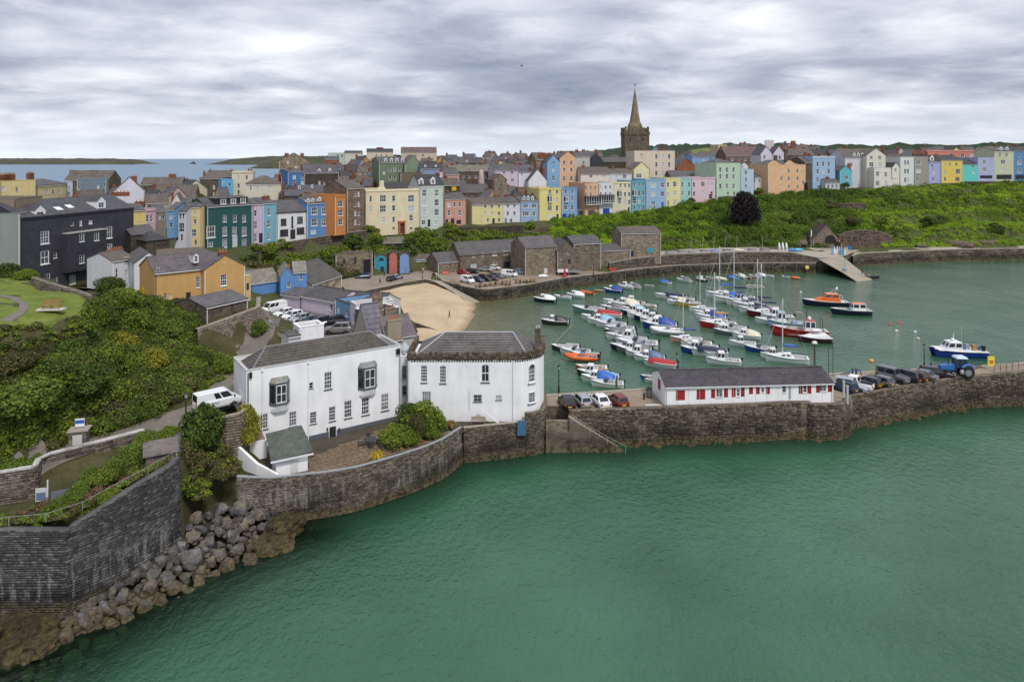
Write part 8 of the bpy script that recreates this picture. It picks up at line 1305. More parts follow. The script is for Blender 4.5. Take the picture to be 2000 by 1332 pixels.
t = thing('garden_shed','small white shed with a sloping green slate roof at the corner of the terrace','shed',G(545,72.6,ZT),.52); m = MB(); m.box(-.3,0,0,3.0,2.2,2.0); m.build('wall',[paint(WHITE)],t); m = MB(); m.hexa([(-.9,-.5,1.85),(3.5,-.5,2.15),(3.3,4.3,3.3),(-.6,4.3,3.1)],[(-.9,-.5,1.95),(3.5,-.5,2.25),(3.3,4.3,3.4),(-.6,4.3,3.2)]); m.build('roof',[slate((0.075,0.088,0.075),4)],t); MB().box(1.2,-.05,.1,2.0,-.004,1.8).build('door',[flat((0.6,0.61,0.62),.5)],t); MB().box(-.95,-.58,1.82,3.5,-.505,1.98).build('fascia',[white_trim],t)
t = thing('white_parapet_wall','white rendered parapet wall stepping up from the shed to the timber deck','wall',G(545,71.9,4.2)); p = [Vector((0,0,0)),G(505,73,4.2) - t.location,G(462,74.8,4.2) - t.location]; m = MB()
for a,b,z0,z1 in ((p[0],p[1],.55,1.2),(p[1],p[2],1.2,2.6)): n_ = Vector((b.y - a.y,-(b.x - a.x),0)).normalized() * .3; m.hexa([a,b,b - n_,a - n_],[a + Vector((0,0,z0)),b + Vector((0,0,z1)),b - n_ + Vector((0,0,z1)),a - n_ + Vector((0,0,z0))])
m.build('core',[paint(WHITE)],t)
t = thing('timber_deck','brown raised deck with a short white rail at the end of the long white house','deck',G(448,75.2,6.2),.5)
for q in range(14): MB().box(q * .27,0,0,q * .27 + .26,3.2,.08).build('plank',[flat((0.24 + R.uniform(-.03,.03),0.165,0.115),.85)],t)
MB().box(-.1,-.2,-2,3.9,-.02,.05).build('edge_wall',[paint(WHITE)],t); rail('short grey balustrade on the timber deck',[G(462,75.4,6.3),G(487,76.6,6.3)],.9,flat((0.3,0.33,0.36),.6),.3,1)
t = thing('garden_table','round dark grey garden table on the paved terrace','table',P(722,869,ZT) + Vector((0,0,.02))); GRY = flat((0.035,0.04,0.046),.6); MB().lathe([(.75,.7),(.78,.72),(.76,.75)],0,0,16).build('table_top',[GRY],t); MB().lathe([(.3,0),(.06,.1),(.06,.7)],0,0,8).build('pedestal',[GRY],t)
for i,a in enumerate((20,110,200,290)):
    c = thing('garden_chair',['dark garden chair on the house side of the round table','dark garden chair behind the round table','dark garden chair left of the round table','dark garden chair on the sea side of the round table'][i],'chair',t.location + Vector((1.05 * math.cos(math.radians(a)),1.05 * math.sin(math.radians(a)),0)),math.radians(a + 90),'chairs round the garden table'); MB().box(-.25,-.25,.42,.25,.25,.46).build('seat',[GRY],c); MB().box(-.25,-.27,.46,.25,-.23,.92).build('backrest',[GRY],c)
    for x in (-.22,.22):
        for y in (-.22,.22): MB().box(x - .02,y - .02,0,x + .02,y + .02,.42).build('leg',[GRY],c)
t = thing('garden_bench','weathered wooden bench against the battlemented house','bench',G(934,86.9,4.05)); GW = flat((0.3,0.26,0.21),.8)
for q in range(3): MB().box(-.9,-.2 + q * .16,.42,.9,-.06 + q * .16,.46).build('slat',[GW],t)
MB().box(-.9,.3,.5,.9,.34,.9).build('backrest',[GW],t)
for x in (-.85,.8): MB().box(x,-.2,0,x + .06,.3,.6).build('leg',[GW],t)
t = thing('blue_door_panel','blue painted door in the sea wall below the rounded house end','door',G(1019,86.3,2.9),.05); MB().box(-.55,-.06,0,.55,.0,1.9).build('leaf',[flat((0.05,0.13,0.22),.6)],t); MB().box(.35,-.1,.9,.42,-.062,1.1).build('handle',[black_iron],t)
for i,(px,py,lb) in enumerate([(1900,720,'lobster pot lying left of the warning board'),(1906,718,'lobster pot in the middle of the three by the warning board'),(1912,717,'lobster pot nearest the warning board'),(1846,724,'lobster pot on the pier edge in front of the tractor')]):
    t = thing('lobster_pot',lb,'lobster pot',P(px,py,4.44),i * .7,'lobster pots on the pier'); m = MB()
    for x in (-.35,0,.35): m.tube([(x,.25 * math.cos(a),.05 + .42 * math.sin(a)) for a in [math.pi * q / 6 for q in range(7)]],.025,4)
    for a in (.5,1.57,2.6): m.tube([(-.35,.25 * math.cos(a),.05 + .42 * math.sin(a)),(.35,.25 * math.cos(a),.05 + .42 * math.sin(a))],.02,4)
    m.build('frame',[[pcol(190,90,50),pcol(40,90,130),pcol(60,60,60),pcol(40,110,90)][i]],t); MB().box(-.37,-.27,0,.37,.27,.06).build('base',[TEAK],t)
FOOT = [(-80,1212,.4),(0,1208,.6),(128,1200,.7),(250,1126,1.5),(352,1047,2.6),(420,985,3.3),(480,975,2.8),(560,992,1.6),(600,1014,.5)]
EDGE = [(-80,1312),(0,1302),(100,1266),(200,1224),(300,1178),(400,1128),(500,1082),(560,1050),(605,1026)]
sheet('foreshore_rock',[[P(a,b,z - .3) for a,b,z in FOOT],[P(a,(interp(EDGE,a) + b) / 2,z * .4 - .3) for a,b,z in FOOT],[P(a,b + 12,-.5) for a,b in EDGE],[P(a + 25,b + 70,-2.2) for a,b in EDGE],[P(a + 70,b + 260,-5) for a,b in EDGE]],ground((0.018,0.015,0.011),(0.06,0.05,0.034),1.0,.6),90,8,.5)
def rockmat(a,b,c,algae=.35):
    t = NT('boulder_rock'); p = t.pos(); f = t.math('ADD',t.math('MULTIPLY',t.noise(p,.9,8,.68),.6),t.math('MULTIPLY',t.noise(p,5,6,.65),.4)); col = t.ramp(f,(.33,a),(.5,b),(.66,c))
    z = t.n('ShaderNodeSeparateXYZ'); t.l(p,z.inputs[0]); nz = t.n('ShaderNodeSeparateXYZ'); g_ = t.n('ShaderNodeNewGeometry'); t.l(g_.outputs['Normal'],nz.inputs[0])
    al = t.math('MULTIPLY',t.ramp(t.noise(p,.5,5,.6),(.55,(0,0,0)),(.66,(1,1,1))),algae); col = t.mix(al,col,(0.17,0.165,0.03))
    wet = t.ramp(t.math('ADD',t.math('MULTIPLY',z.outputs[2],.35),t.math('MULTIPLY',t.math('SUBTRACT',t.noise(p,1.2,4),.5),.3)),(.1,(1,1,1)),(.5,(0,0,0))); col = t.mix(t.math('MULTIPLY',wet,.8),col,t.ramp(t.noise(p,3,4),(.4,(0.035,0.026,0.012)),(.6,(0.11,0.085,0.035))))
    t.bump(t.noise(p,4,9,.7),.7,.12); return t.col(col,.85,.3)
RM = [rockmat((0.035,0.033,0.032),(0.1,0.096,0.093),(0.24,0.23,0.225),.5),rockmat((0.028,0.025,0.024),(0.07,0.064,0.062),(0.15,0.14,0.14),.1),rockmat((0.045,0.037,0.03),(0.12,0.1,0.08),(0.25,0.22,0.18),.3)]
WEED = rockmat((0.012,0.01,0.007),(0.035,0.027,0.012),(0.1,0.075,0.026),.15)
def rockmesh(seed):
    r = np.random.default_rng(seed); bm = bmesh.new(); p = r.normal(size=(26,3)); p /= np.linalg.norm(p,axis=1,keepdims=True); p *= r.uniform(.8,1.05,(26,1)); p[:,2] = np.clip(p[:,2],-.75,.62 + .1 * r.random()); p[:,0] = np.clip(p[:,0],-.8,.85); p[:,1] = np.clip(p[:,1],-.82,.78)
    for q in p: bm.verts.new(q)
    bmesh.ops.convex_hull(bm,input=bm.verts); bmesh.ops.delete(bm,geom=[v for v in bm.verts if not v.link_faces],context='VERTS'); bmesh.ops.dissolve_limit(bm,angle_limit=.3,verts=bm.verts,edges=bm.edges); bmesh.ops.bevel(bm,geom=bm.edges[:] + bm.verts[:],offset=.05,segments=2,affect='EDGES',profile=.6)
    bmesh.ops.triangulate(bm,faces=bm.faces); bmesh.ops.subdivide_edges(bm,edges=bm.edges,cuts=1)
    from mathutils import noise as mn
    for v in bm.verts: v.co += v.normal * (mn.noise(v.co * 2.3 + Vector((seed,0,0))) * .07 + mn.noise(v.co * 6 + Vector((0,seed,0))) * .03)
    me = bpy.data.meshes.new('boulder'); bm.to_mesh(me); bm.free(); me.materials.append(RM[0]); return me
RK = [rockmesh(s) for s in range(9)]; _bl = {}
def shorez(px,py): b = interp([(a,b) for a,b,c in FOOT],px); z = interp([(a,c) for a,b,c in FOOT],px); e = interp(EDGE,px); t = (py - b) / (e - b); return z * (1 - t) if t > 0 else z
def boulder(px,py,w,h,mat=None,label=None):
    z = shorez(px,py + h * .3); z = max(z,-.9); p = P(px,py + h * .25,z); s = w * p.y / F / 2 * .9; s2 = max(s * .6,h * p.y / F / 2 * 1.25); k = R.randrange(9); mi = R.choice([0,0,0,1,2,2]); m = mat or RM[mi]
    o = link('boulder',RK[k],None,(p.x,p.y,z + s2 * .25),(R.uniform(-.25,.25),R.uniform(-.25,.25),R.random() * 6.3),(s,s * R.uniform(.8,1.05),s2),[m])
    if not label:
        size = 'big' if w > 38 else 'medium' if w > 26 else 'small'; tone = ['grey','dark','brownish'][mi] if mat is None else 'weedy'; b = interp([(a,b) for a,b,c in FOOT],px); e = interp(EDGE,px); t = (py - b) / (e - b); row = 'against the sea wall' if t < .3 else 'in mid heap' if t < .72 else 'at the waterline' if t < 1.08 else 'under the water'
        sec = 'by the terrace wall' if px > 480 else 'below the dark wall end' if px > 360 else 'below the tall dark wall' if px > 240 else 'by the wall corner' if px > 120 else 'at the picture edge'; label = f'{size} {tone} boulder {row} {sec}'; n = _bl.get(label,0); _bl[label] = n + 1
        if n: label += [', second along',', third along',', fourth along',', fifth along',', sixth along'][min(n - 1,4)]
    prop(o,label,'boulder','boulders heaped along the shore')
for cx,cy,w,h in [(1120,450,90,60),(1210,445,120,80),(1305,480,84,60),(1000,495,84,70),(1105,510,64,50),(1260,512,90,38),(1235,548,74,48),(1160,525,60,50),(1180,588,90,68),(1115,560,64,60),(980,590,94,60),(1060,610,74,62),(1125,625,64,52),(1235,610,64,38),(1020,550,84,44),(930,635,84,52),(880,665,74,52),(1110,680,100,62),(1205,655,94,62),(1270,645,54,50),(1075,720,64,72),(1150,740,114,90),(1275,715,114,88),(1200,710,44,42),
                     (820,715,74,62),(750,735,94,52),(675,790,94,62),(780,785,84,78),(855,810,94,72),(905,760,54,52),(1020,760,64,52),(940,805,64,62),(885,850,104,62),(1015,815,98,82),(1085,790,84,62),(765,850,94,84),(605,845,64,62),(570,870,64,62),(620,890,84,84),(550,945,124,92),(735,950,98,92),(815,930,94,78),(895,915,68,68),(975,875,114,72),(1090,850,120,60),(640,990,124,104),(440,1005,134,104),(570,1040,94,62),(330,1100,114,84),
                     (1360,485,44,42),(700,870,44,42),(690,915,50,44),(500,1010,60,60),(920,700,50,46),(960,545,50,40),(1330,540,60,46),(1060,480,50,44),(860,740,46,40),(1040,660,50,44),(1000,650,50,40),(520,900,50,40),(930,860,60,50),(1180,670,40,36),(390,1060,60,50),(1300,600,44,40)]:
    boulder(cx / 2.602,820 + cy / 2.602,w / 2.602,h / 2.602)
boulder(975 / 2.602,820 + 702 / 2.602,54,44,RM[0],'largest pale grey boulder in the middle of the heap')
SUNK = rockmat((0.2,0.2,0.15),(0.4,0.4,0.32),(0.55,0.55,0.48),0)
for q_,(cx,cy,w,h) in enumerate([(375,1215,120,80),(530,1130,130,70),(430,1140,60,44),(270,1235,70,50),(230,1300,100,60),(350,1290,110,70),(780,1055,64,40),(215,1250,50,34),(150,1300,80,50),(620,1080,60,40),(480,1240,70,50)]):
    p = P(cx / 2.602,820 + cy / 2.602,-.6); s = w / 2.602 * p.y / F / 2 * 1.1; o = link('boulder',RK[R.randrange(9)],None,p,(.1,.1,R.random() * 6),(s,s * .9,.6),[SUNK]); prop(o,f'pale greenish boulder seen under the water, {ordn[q_]} of those by the wall corner','boulder','sunken boulders under the water')
def ledgemesh(seed):
    bm = bmesh.new(); bmesh.ops.create_icosphere(bm,subdivisions=4,radius=1)
    from mathutils import noise as mn
    for v in bm.verts: q = v.co.copy(); d = mn.noise(q * 1.3 + Vector((seed,0,0))) * .35 + mn.noise(q * 3.1 + Vector((0,seed,0))) * .2 + abs(mn.noise(q * 6.5)) * .14 + mn.noise(q * 14) * .05; v.co = q * (1 + d); v.co.z = min(v.co.z,.62 + .12 * mn.noise(q * 4))
    me = bpy.data.meshes.new('rock_ledge'); bm.to_mesh(me); bm.free(); me.materials.append(RM[0]); return me
RK2 = RK; RK = [ledgemesh(q) for q in range(9)]
for cx,cy,w,h,lb in [(60,1050,190,150,'dark weedy rock ledge against the wall at the picture edge'),(180,1065,200,150,'dark weedy rock ledge below the wall corner'),(60,1160,190,140,'brown weed covered ledge at the waterline, leftmost'),(190,1140,200,120,'brown weed covered ledge at the waterline near the corner'),(-60,1120,170,190,'weedy rock ledge running out of the left side'),(1420,545,220,110,'big brown weed covered rock by the terrace wall'),(1400,630,220,110,'golden brown weedy rock running into the water'),(1490,520,130,80,'dark weedy rock touching the terrace wall')]: boulder(cx / 2.602,820 + cy / 2.602,w / 2.602,h / 2.602,WEED,lb)
RK = RK2
def rubble(name,spots,mat,lift=.1):       # loose small stones nobody would count
    Vs,Fs,o = [],[],0
    for x,y,z,r in spots:
        me = RK[R.randrange(9)]; a = R.random() * 6.3; c_,s_ = math.cos(a),math.sin(a); v = np.array([tuple(q.co) for q in me.vertices]); v = np.stack([v[:,0] * c_ - v[:,1] * s_,v[:,0] * s_ + v[:,1] * c_,v[:,2] * R.uniform(.5,.8)],-1) * r + np.array([x,y,z + lift * r]); Vs.append(v); Fs += [tuple(q + o for q in p.vertices) for p in me.polygons]; o += len(v)
    me = bpy.data.meshes.new(name); me.from_pydata([tuple(q) for q in np.concatenate(Vs)],[],Fs); me.materials.append(mat); prop(link(name,me),kind='stuff')
_ft = [((p.x * F / p.y + CX),p.y) for p in pier_foot]; _sp = []
for q in range(110): px = R.choice([R.uniform(1150,1650),R.uniform(1668,1890)]); v = G(px,interp(_ft,px) - R.uniform(-.3,.5),-.15); _sp.append((*v,abs(R.gauss(0,.38)) + .18))
rubble('footing_rubble',_sp,WEED)
_sp = []
for q in range(460): px = R.uniform(110,560); e,f = interp(EDGE,px),interp([(a,b) for a,b,c in FOOT],px); py = R.uniform(f + 4,e); _sp.append((*P(px,py,shorez(px,py) - .1),R.uniform(.15,.5)))
rubble('shore_rubble',_sp[::2],RM[1]); rubble('shore_rubble',_sp[1::2],RM[2])
slope_ = [(-100,66.2),(0,65.8),(100,68),(145,70.6),(180,71),(250,73.5),(320,77),(372,82),(388,87),(392,94),(378,99),(380,108),(340,113),(250,106),(205,95),(170,82.8),(130,75.3),(60,71.2),(-100,69.8)]
b = scatter(slope_,850,.7,1.7,.3) + scatter(slope_,500,.3,.7,1.4); R.shuffle(b); q = len(b) // 3; b3 = scatter([(-100,68.5),(0,68.5),(60,69.8),(130,74),(175,82),(165,84),(130,77.2),(60,73),(-100,71.6)],260,.22,.5,.3); cover('undergrowth',b3[:130],L_OLIVE,110,.1); cover('undergrowth',b3[130:],L_MID,110,.1); b4 = scatter([(378,83),(425,84),(440,92),(436,97),(400,97),(385,97)],60,.3,.65,.3) + scatter([(512,117),(540,112),(520,118)],8,.3,.5); cover('undergrowth',b4,L_MID,160,.11); _h = []
for px in range(-10,150,7):
    for py in range(770,885,14):
        if py > 895 - px * .42: continue
        p = hit(px + R.uniform(-3,3),py + R.uniform(-5,5),58,100); r = R.uniform(.45,.85); _h.append((p.x,p.y,p.z + .2,r))
R.shuffle(_h); cover('undergrowth',_h[::2],L_MID,230,.12); cover('undergrowth',_h[1::2],L_DARK,230,.12); b2 = scatter([(-60,66),(0,66),(100,68.3),(145,71),(100,72),(0,70),(-60,70)],170,.5,1.1,.3); cover('undergrowth',b2,L_MID,260,.15)
cover('undergrowth',b[:q],L_MID,320,.125); cover('undergrowth',b[q:2 * q],L_DARK,320,.125); cover('undergrowth',b[2 * q:2 * q + q // 2],L_OLIVE,320,.125); cover('undergrowth',b[2 * q + q // 2:],L_BRACK,320,.125)
gb = 'shrubs on the castle hill'
for px,py,r,h,m,lb in [(60,800,3.2,3.0,L_LITE,'large light green bush low on the hill at the left'),(170,760,3.0,2.6,L_DARK,'dark green bush above the stone plinth'),(130,700,2.6,2.2,L_DARK,'dark bush in the middle of the hill slope'),(230,690,2.6,2.4,L_YEL,'yellowish bush in the middle of the hill slope'),(290,720,2.4,2.2,L_YEL,'yellow green bush above the bend of the lane'),(260,640,2.6,2.4,L_MID,'mid green bush below the lawn wall'),(330,660,2.8,2.6,L_LITE,'bright green bush near the top of the hill'),(200,640,2.2,2.0,L_DARK,'dark bush just below the lawn edge'),(30,720,2.4,1.8,L_OLIVE,'olive brown bush below the lawn at the left'),
                            (362,640,2.2,2.2,L_MID,'green bush left of the old stone wall'),(300,800,1.8,1.6,L_DARK,'dark bush at the edge of the lane'),(220,810,1.5,1.2,L_GREY,'grey green shrub right of the stone plinth'),(370,730,2.2,1.9,L_MID,'green bush near the left end of the white house'),(350,610,2.4,2.2,L_DARK,'dark bush in front of the ochre house'),(240,600,2.6,2.6,L_MID,'green bush at the right end of the lawn wall'),(215,575,3.0,3.2,L_DARK,'dark green bush beside the slate clad house'),(255,560,2.6,3.0,L_MID,'green bush left of the yellow flowering shrub'),(408,600,1.3,1.3,L_MID,'green bush in front of the low garage'),(340,590,2,2,L_MID,'green bush below the ochre wing'),
                            (432,712,1.3,1.5,L_MID,'leafy bush at the foot of the old stone wall'),(392,712,1.6,1.8,L_DARK,'dark bush between the hill and the old stone wall'),(440,725,1.8,1.8,L_MID,'bush behind the left end of the white house'),(500,655,1.9,2.6,L_LITE,'bright green climber on the old stone wall'),(475,610,1.7,1.5,L_LITE,'bright green bush on top of the old stone wall'),(20,540,2.2,1.8,L_DARK,'dark bush row at the back of the lawn'),(50,545,1.8,1.4,L_MID,'round bush at the back of the lawn'),(160,560,1.5,1.2,L_OLIVE,'small brownish bush below the slate clad house')]:
    p = hit(px,py,58,140); plant('shrub',lb,'shrub',(p.x,p.y,p.z - .2),r,h,m,CROWN_BIG,gb)
p = hit(291,592,70,140); plant('flowering_shrub','shrub covered in bright yellow flowers beside the ochre house','shrub',(p.x,p.y,p.z + .3),2.1,2.6,L_GOLD,CROWN_BIG)
plant('bush','tall dark green bush beside the lane below the crew van','shrub',G(396,73.2,6.8),2.7,4.2,L_DARK,CROWN_BIG); plant('bush','tall yellow green shrub against the corner of the long white house','shrub',G(485,76.0,5.9),1.75,3.9,L_YEL,CROWN_BIG)
plant('bush','small green bush at the end of the whitewashed wall','shrub',G(330,71,8.6),1.2,1.3,L_MID,CROWN_BIG)
plant('hedge_bush','bright clipped green hedge bush in the walled garden','hedge',G(262,66.6,8.0),1.6,1.9,L_LITE,CROWN_BIG); plant('hedge_bush','clipped green hedge end nearest the grey gate','hedge',G(150,61.6,6.9),1.1,1.5,L_LITE,CROWN_BIG); plant('hedge_bush','long low green hedge along the garden path','hedge',G(205,63.6,7.6),1.5,1.4,L_MID,CROWN_BIG); plant('hedge_bush','reddish tipped bush in the walled garden','shrub',G(185,61.4,7.0),1.1,1.2,L_RED,CROWN); plant('hedge_bush','low green bush by the thin rail','shrub',G(215,60.8,7.2),1.2,1.1,L_MID,CROWN_BIG)
gard = [(0,57.6),(120,58.6),(250,61.9),(345,65.8),(352,68),(300,67.2),(200,64),(120,62),(0,60)]
b = scatter(gard,130,.25,.55,.2); cover('garden_growth',b[:45],L_OLIVE,120,.1); cover('garden_growth',b[45:80],L_RED,110,.09); cover('garden_growth',b[80:],L_MID,120,.1)
b = scatter([(358,67),(400,68.5),(455,70.5),(470,72),(440,74.5),(400,75),(362,72)],90,.3,.8,.2); cover('bank_growth',b[:50],L_OLIVE,150,.12); cover('bank_growth',b[50:],L_MID,150,.12)
b = scatter([(-20,64.2),(60,65.3),(100,66.4),(100,67.3),(60,66.4),(-20,65.2)],40,.3,.6,.2); cover('verge_grass',b,L_LITE,140,.1)
t = thing('hut','small stone hut with a weathered slab roof beside the clipped hedge','hut',G(312,66.5,8.2),.5); MB().box(-1.2,-.9,-.5,1.3,1.4,1.3).build('wall',[stone((0.16,0.12,0.1),2)],t); MB().hexa([(-1.5,-1.2,1.3),(1.7,-1.2,1.3),(1.7,1.8,1.55),(-1.5,1.8,1.55)],[(-1.45,-1.15,1.5),(1.65,-1.15,1.5),(1.65,1.75,1.75),(-1.45,1.75,1.75)]).build('roof',[slate((0.13,0.11,0.1))],t)
# terrace garden
for px,D,r,h,m,lb in [(772,80.6,2.2,2.2,L_MID,'large rounded green shrub at the edge of the terrace'),(822,84,2.7,3.2,L_MID,'tallest green shrub between the two white houses'),(800,85.5,2.0,2.9,L_DARK,'dark shrub against the white link bay'),(846,85.0,1.8,2.2,L_LITE,'bright green shrub right of the tall one'),(800,80.8,1.5,1.6,L_MID,'low green shrub near the terrace wall'),(812,82,1.3,3.0,L_OLIVE,'olive green cabbage palm like shrub in the terrace bed'),(842,82.6,1.3,1.4,L_MID,'low green shrub by the coping')]: plant('shrub',lb,'shrub',G(px,D,4.0),r,h,m,CROWN_BIG,'shrubs in the terrace garden')
def spiky(px,D,r,h,mat,lb):
    t = thing('spiky_plant',lb,'plant',G(px,D,4.05),0,'spiky plants in the terrace garden'); V = []
    for q in range(90):
        a = R.random() * 6.28; l = R.uniform(.6,1); e = R.uniform(.2,.95); d = np.array([math.cos(a),math.sin(a),0]); s = np.array([-math.sin(a),math.cos(a),0]) * .045; p0 = d * .06; p1 = d * r * .5 * e + np.array([0,0,h * l * .85]); p2 = d * r * (e + .15) + np.array([0,0,h * l * (.95 - .6 * e)]); V += [[p0 - s,p0 + s,p1 + s,p1 - s],[p1 - s,p1 + s,p2 + s * .2,p2 - s * .2]]
    link('leaves',quads('leaves',np.array(V),[mat]),t)
spiky(737,76.5,1.3,1.3,L_GOLD,'yellow spiky plant in front of the rounded green shrub'); spiky(862,86,1.0,1.7,L_YEL,'yellowish spiky plant beside the bright green shrub'); spiky(880,85.4,1.1,1.3,leafy((0.1,0.06,0.02),(0.26,0.13,0.035),(0.36,0.24,0.07)),'orange tinted spiky plant near the end of the terrace wall')
def band(f0,f1,px0,px1,n,rmin,rmax,lift=.2):
    out = []
    while len(out) < n:
        px = NR.uniform(px0,px1); t = NR.uniform(f0,f1); (a,az),(b_,bz) = tri(CLIFF_B,px),tri(CLIFF_T,px); v = G(px,a + (b_ - a) * t,0); out.append((v.x,v.y,NR.uniform(rmin,rmax)))
    o = np.array(out); z = H(o[:,0],o[:,1]); return [(x,y,zz + lift * r,r) for (x,y,r),zz in zip(out,z)]
L_CL1 = leafy((0.08,0.15,0.009),(0.215,0.34,0.017),(0.34,0.47,0.035),.03,.14); L_CL2 = leafy((0.025,0.052,0.008),(0.08,0.145,0.012),(0.16,0.25,0.022),.04,.2)
cover('cliff_bracken',band(.03,1,1075,1400,1700,.7,1.6) + band(.02,1,1640,2300,3600,.8,1.9),L_CL1,62,.24,.7)
cover('cliff_bracken',band(.04,.98,1390,1680,900,1.3,2.6) + band(.3,.97,1075,1400,130,1.4,2.4) + band(.45,.98,1700,2300,260,1.4,2.8),L_CL2,170,.28,.85)
def bank(pts,n,r0,r1,mat,per=110,size=.28):
    out = []
    for _ in range(n): k = R.randrange(len(pts) - 1); t = R.random(); a,b_ = pts[k],pts[k + 1]; px = a[0] + (b_[0] - a[0]) * t; v = G(px,a[1] + (b_[1] - a[1]) * t + R.uniform(-1.8,1.8),0); r = R.uniform(r0,r1); out.append((v.x,v.y,h1(v.x,v.y) + r * .3,r))
    cover('bank_growth',out,mat,per,size)
bank([(812,229.5),(860,231.5),(920,234),(985,238),(1030,240)],110,1.0,1.7,L_MID); bank([(812,224),(900,227),(1030,230)],120,.8,1.6,L_MID); bank([(1030,238),(1060,238),(1110,240)],70,1,2,L_MID)
bank([(500,180),(560,186),(640,197),(700,206),(760,214),(810,226)],120,.8,1.8,L_MID); bank([(640,195),(700,201),(760,208),(810,218)],90,1,1.9,L_DARK); bank([(716,218),(780,225),(812,231)],60,.8,1.5,L_MID)
gs = 'bushes below the street of coloured houses'
for px,py,D,r,m,lb in [(530,497,184,2.6,L_MID,'round bush below the lilac house'),(488,520,176,2.6,L_DARK,'dark bush at the left end of the street wall'),(690,485,206,3.6,L_DARK,'big dark bush against the street wall under the brown gable'),(735,478,212,3.0,L_MID,'ivy clad bush left of the open shelter'),(745,508,206,2.8,L_MID,'round green tree above the turquoise lock up'),(715,500,204,2.4,L_LITE,'bright bush above the dark vault'),(800,480,216,2.2,L_DARK,'dark bush right of the open shelter'),(598,515,186,2.0,L_MID,'bush behind the blue cottage'),(1032,452,248,3.0,L_MID,'round bush at the right end of the old town wall'),(860,478,228,2.2,L_MID,'green bush below the old town wall')]:
    z = zat(py,D); plant('bush',lb,'shrub',G(px,D,z),r,r * 1.1,m,CROWN,gs)
plant('tree','dark purple leaved tree on the green cliff','tree',G(1455,256,11),6.2,13,L_PURP,CROWN_BIG); plant('tree','round dark green tree in the roofs left of the teal house','tree',G(396,205,zat(402,205)),2.0,3.2,L_DARK,CROWN)
for px,py,D,r,m,lb in [(1490,425,282,4.5,L_DARK,'dark bush right of the purple tree'),(1420,425,280,4.5,L_DARK,'dark bush left of the purple tree'),(1560,440,268,4.5,L_DARK,'dark bush on the cliff under the peach building'),(1620,410,290,4.0,L_OLIVE,'olive bush near the broken ruin wall'),(1665,440,262,3.4,L_OLIVE,'brownish bush above the fort wall'),(1720,440,264,3.6,L_MID,'green bush above the right end of the fort wall'),(1815,440,270,3.6,L_DARK,'dark green bush on the lower right cliff'),(1480,378,305,2.6,L_MID,'bush by the small white cottage'),(1650,366,318,2.4,L_DARK,'dark bush below the turquoise cottage'),(1770,374,330,2.6,L_OLIVE,'small conical tree beside the white five storey house'),(1350,395,288,2.0,L_OLIVE,'small golden bush at the end of the pink house'),(1600,390,306,2.6,L_OLIVE,'flowering bush below the sky blue hotel'),(1945,455,270,4,L_DARK,'dark bush low on the cliff at the right')]: plant('bush',lb,'shrub',G(px,D,zat(py,D) - .4),r,r,m,CROWN,'bushes on the green cliff')
gull = thing('gull','small dark bird flying high in the cloudy sky','bird',Q(1019,130,130)); m = MB(); m.tube([(-.3,0,0),(0,0,.05),(.3,0,0)],[.02,.08,.03],6); m.build('body',[black_iron],gull); m = MB(); m.hexa([(-.1,-.75,.12),(.1,-.75,.12),(.12,0,.05),(-.12,0,.05)],[(-.1,-.75,.14),(.1,-.75,.14),(.12,0,.09),(-.12,0,.09)]); m.hexa([(-.12,.001,.05),(.12,.001,.05),(.1,.75,.12),(-.1,.75,.12)],[(-.12,.001,.09),(.12,.001,.09),(.1,.75,.14),(-.1,.75,.14)]); m.build('wing',[black_iron],gull)
for px,D,z,r,h,lb in [(180,63.4,7.4,1.2,1.5,'clipped hedge bush second from the grey gate'),(232,65.2,7.8,1.4,1.6,'clipped hedge bush in the middle of the garden hedge'),(285,68.2,8.6,1.3,1.9,'tallest bright hedge bush beside the stone hut'),(120,60.6,6.6,.9,1.1,'low clipped hedge bush behind the grey gate')]: plant('hedge_bush',lb,'hedge',G(px,D,z),r,h,L_LITE,CROWN_BIG)
_e = []
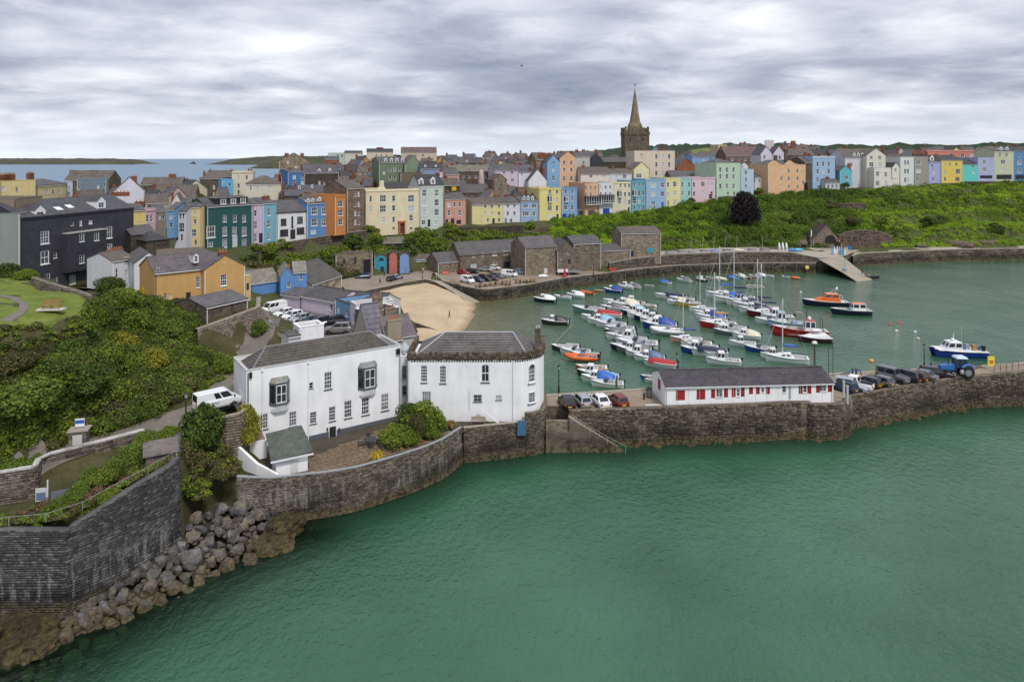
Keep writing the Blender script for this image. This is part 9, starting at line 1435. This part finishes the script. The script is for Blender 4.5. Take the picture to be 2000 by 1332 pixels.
for q in range(150): px = R.uniform(-20,350); D = interp([(-20,57.2),(0,57.4),(128,58.9),(250,62.0),(350,66)],px); z = interp([(-20,7.15),(128,7.0),(250,8.45),(350,9.3)],px); v = G(px,D + R.uniform(-.1,.5),z); _e.append((*v,R.uniform(.12,.4)))
cover('garden_growth',_e[:75],L_LITE,70,.09); cover('garden_growth',_e[75:],L_OLIVE,70,.09)
bank([(610,186),(660,192),(700,198)],50,.7,1.5,L_OLIVE,100,.24); bank([(500,178),(560,183),(620,190),(660,197)],90,.6,1.3,L_DARK,90,.24)
bank([(492,183),(540,189),(600,196)],50,.6,1.2,L_MID); bank([(490,172),(540,176),(600,182),(650,192)],110,.6,1.4,L_OLIVE,100,.25); bank([(480,162),(540,166),(600,176)],80,.6,1.3,L_MID); bank([(488,139),(540,143),(585,147)],60,.5,.9,L_MID,100,.18); bank([(360,117),(400,122),(440,126)],40,.6,1.2,L_DARK)
RK = [ledgemesh(q + 20) for q in range(3)]; RCK = rockmat((0.05,0.036,0.03),(0.12,0.085,0.068),(0.21,0.16,0.135),.1)
for i,(px,D,w,h,lb) in enumerate([(1705,257,3.5,2,'bare brown rock at the foot of the cliff by the fort wall'),(1800,258.5,4.5,1.6,'low bare rock at the foot of the cliff left of the dark bush'),(1868,260,6,2.6,'pinkish bare rock face low on the cliff above the sea wall'),(1925,262,4,2,'bare rock outcrop low on the cliff near the right edge'),(1560,252,6,2,'bare rock bank behind the upright kayaks'),(1660,292,6,4,'grey rock outcrop beside the broken ruin wall')]):
    p = G(px,D,0); o = link('rock_outcrop',RK[i % 3],None,(p.x,p.y,h1(p.x,p.y)),(0,0,i * 1.1),(w,w * .45,h),[RCK]); prop(o,lb,'rock','bare rocks on the green cliff')
_d = []
for q in range(16):
    px = R.uniform(1240,2050); f = R.uniform(.1,.9); (a,az),(b_,bz) = tri(CLIFF_B,px),tri(CLIFF_T,px)
    for k in range(R.randint(6,16)): v = G(px + R.uniform(-22,22),a + (b_ - a) * f + R.uniform(-5,5),0); r = R.uniform(.8,2.2); _d.append((v.x,v.y,h1(v.x,v.y) + r * .35,r))
cover('cliff_scrub',_d,L_DARK,110,.25)
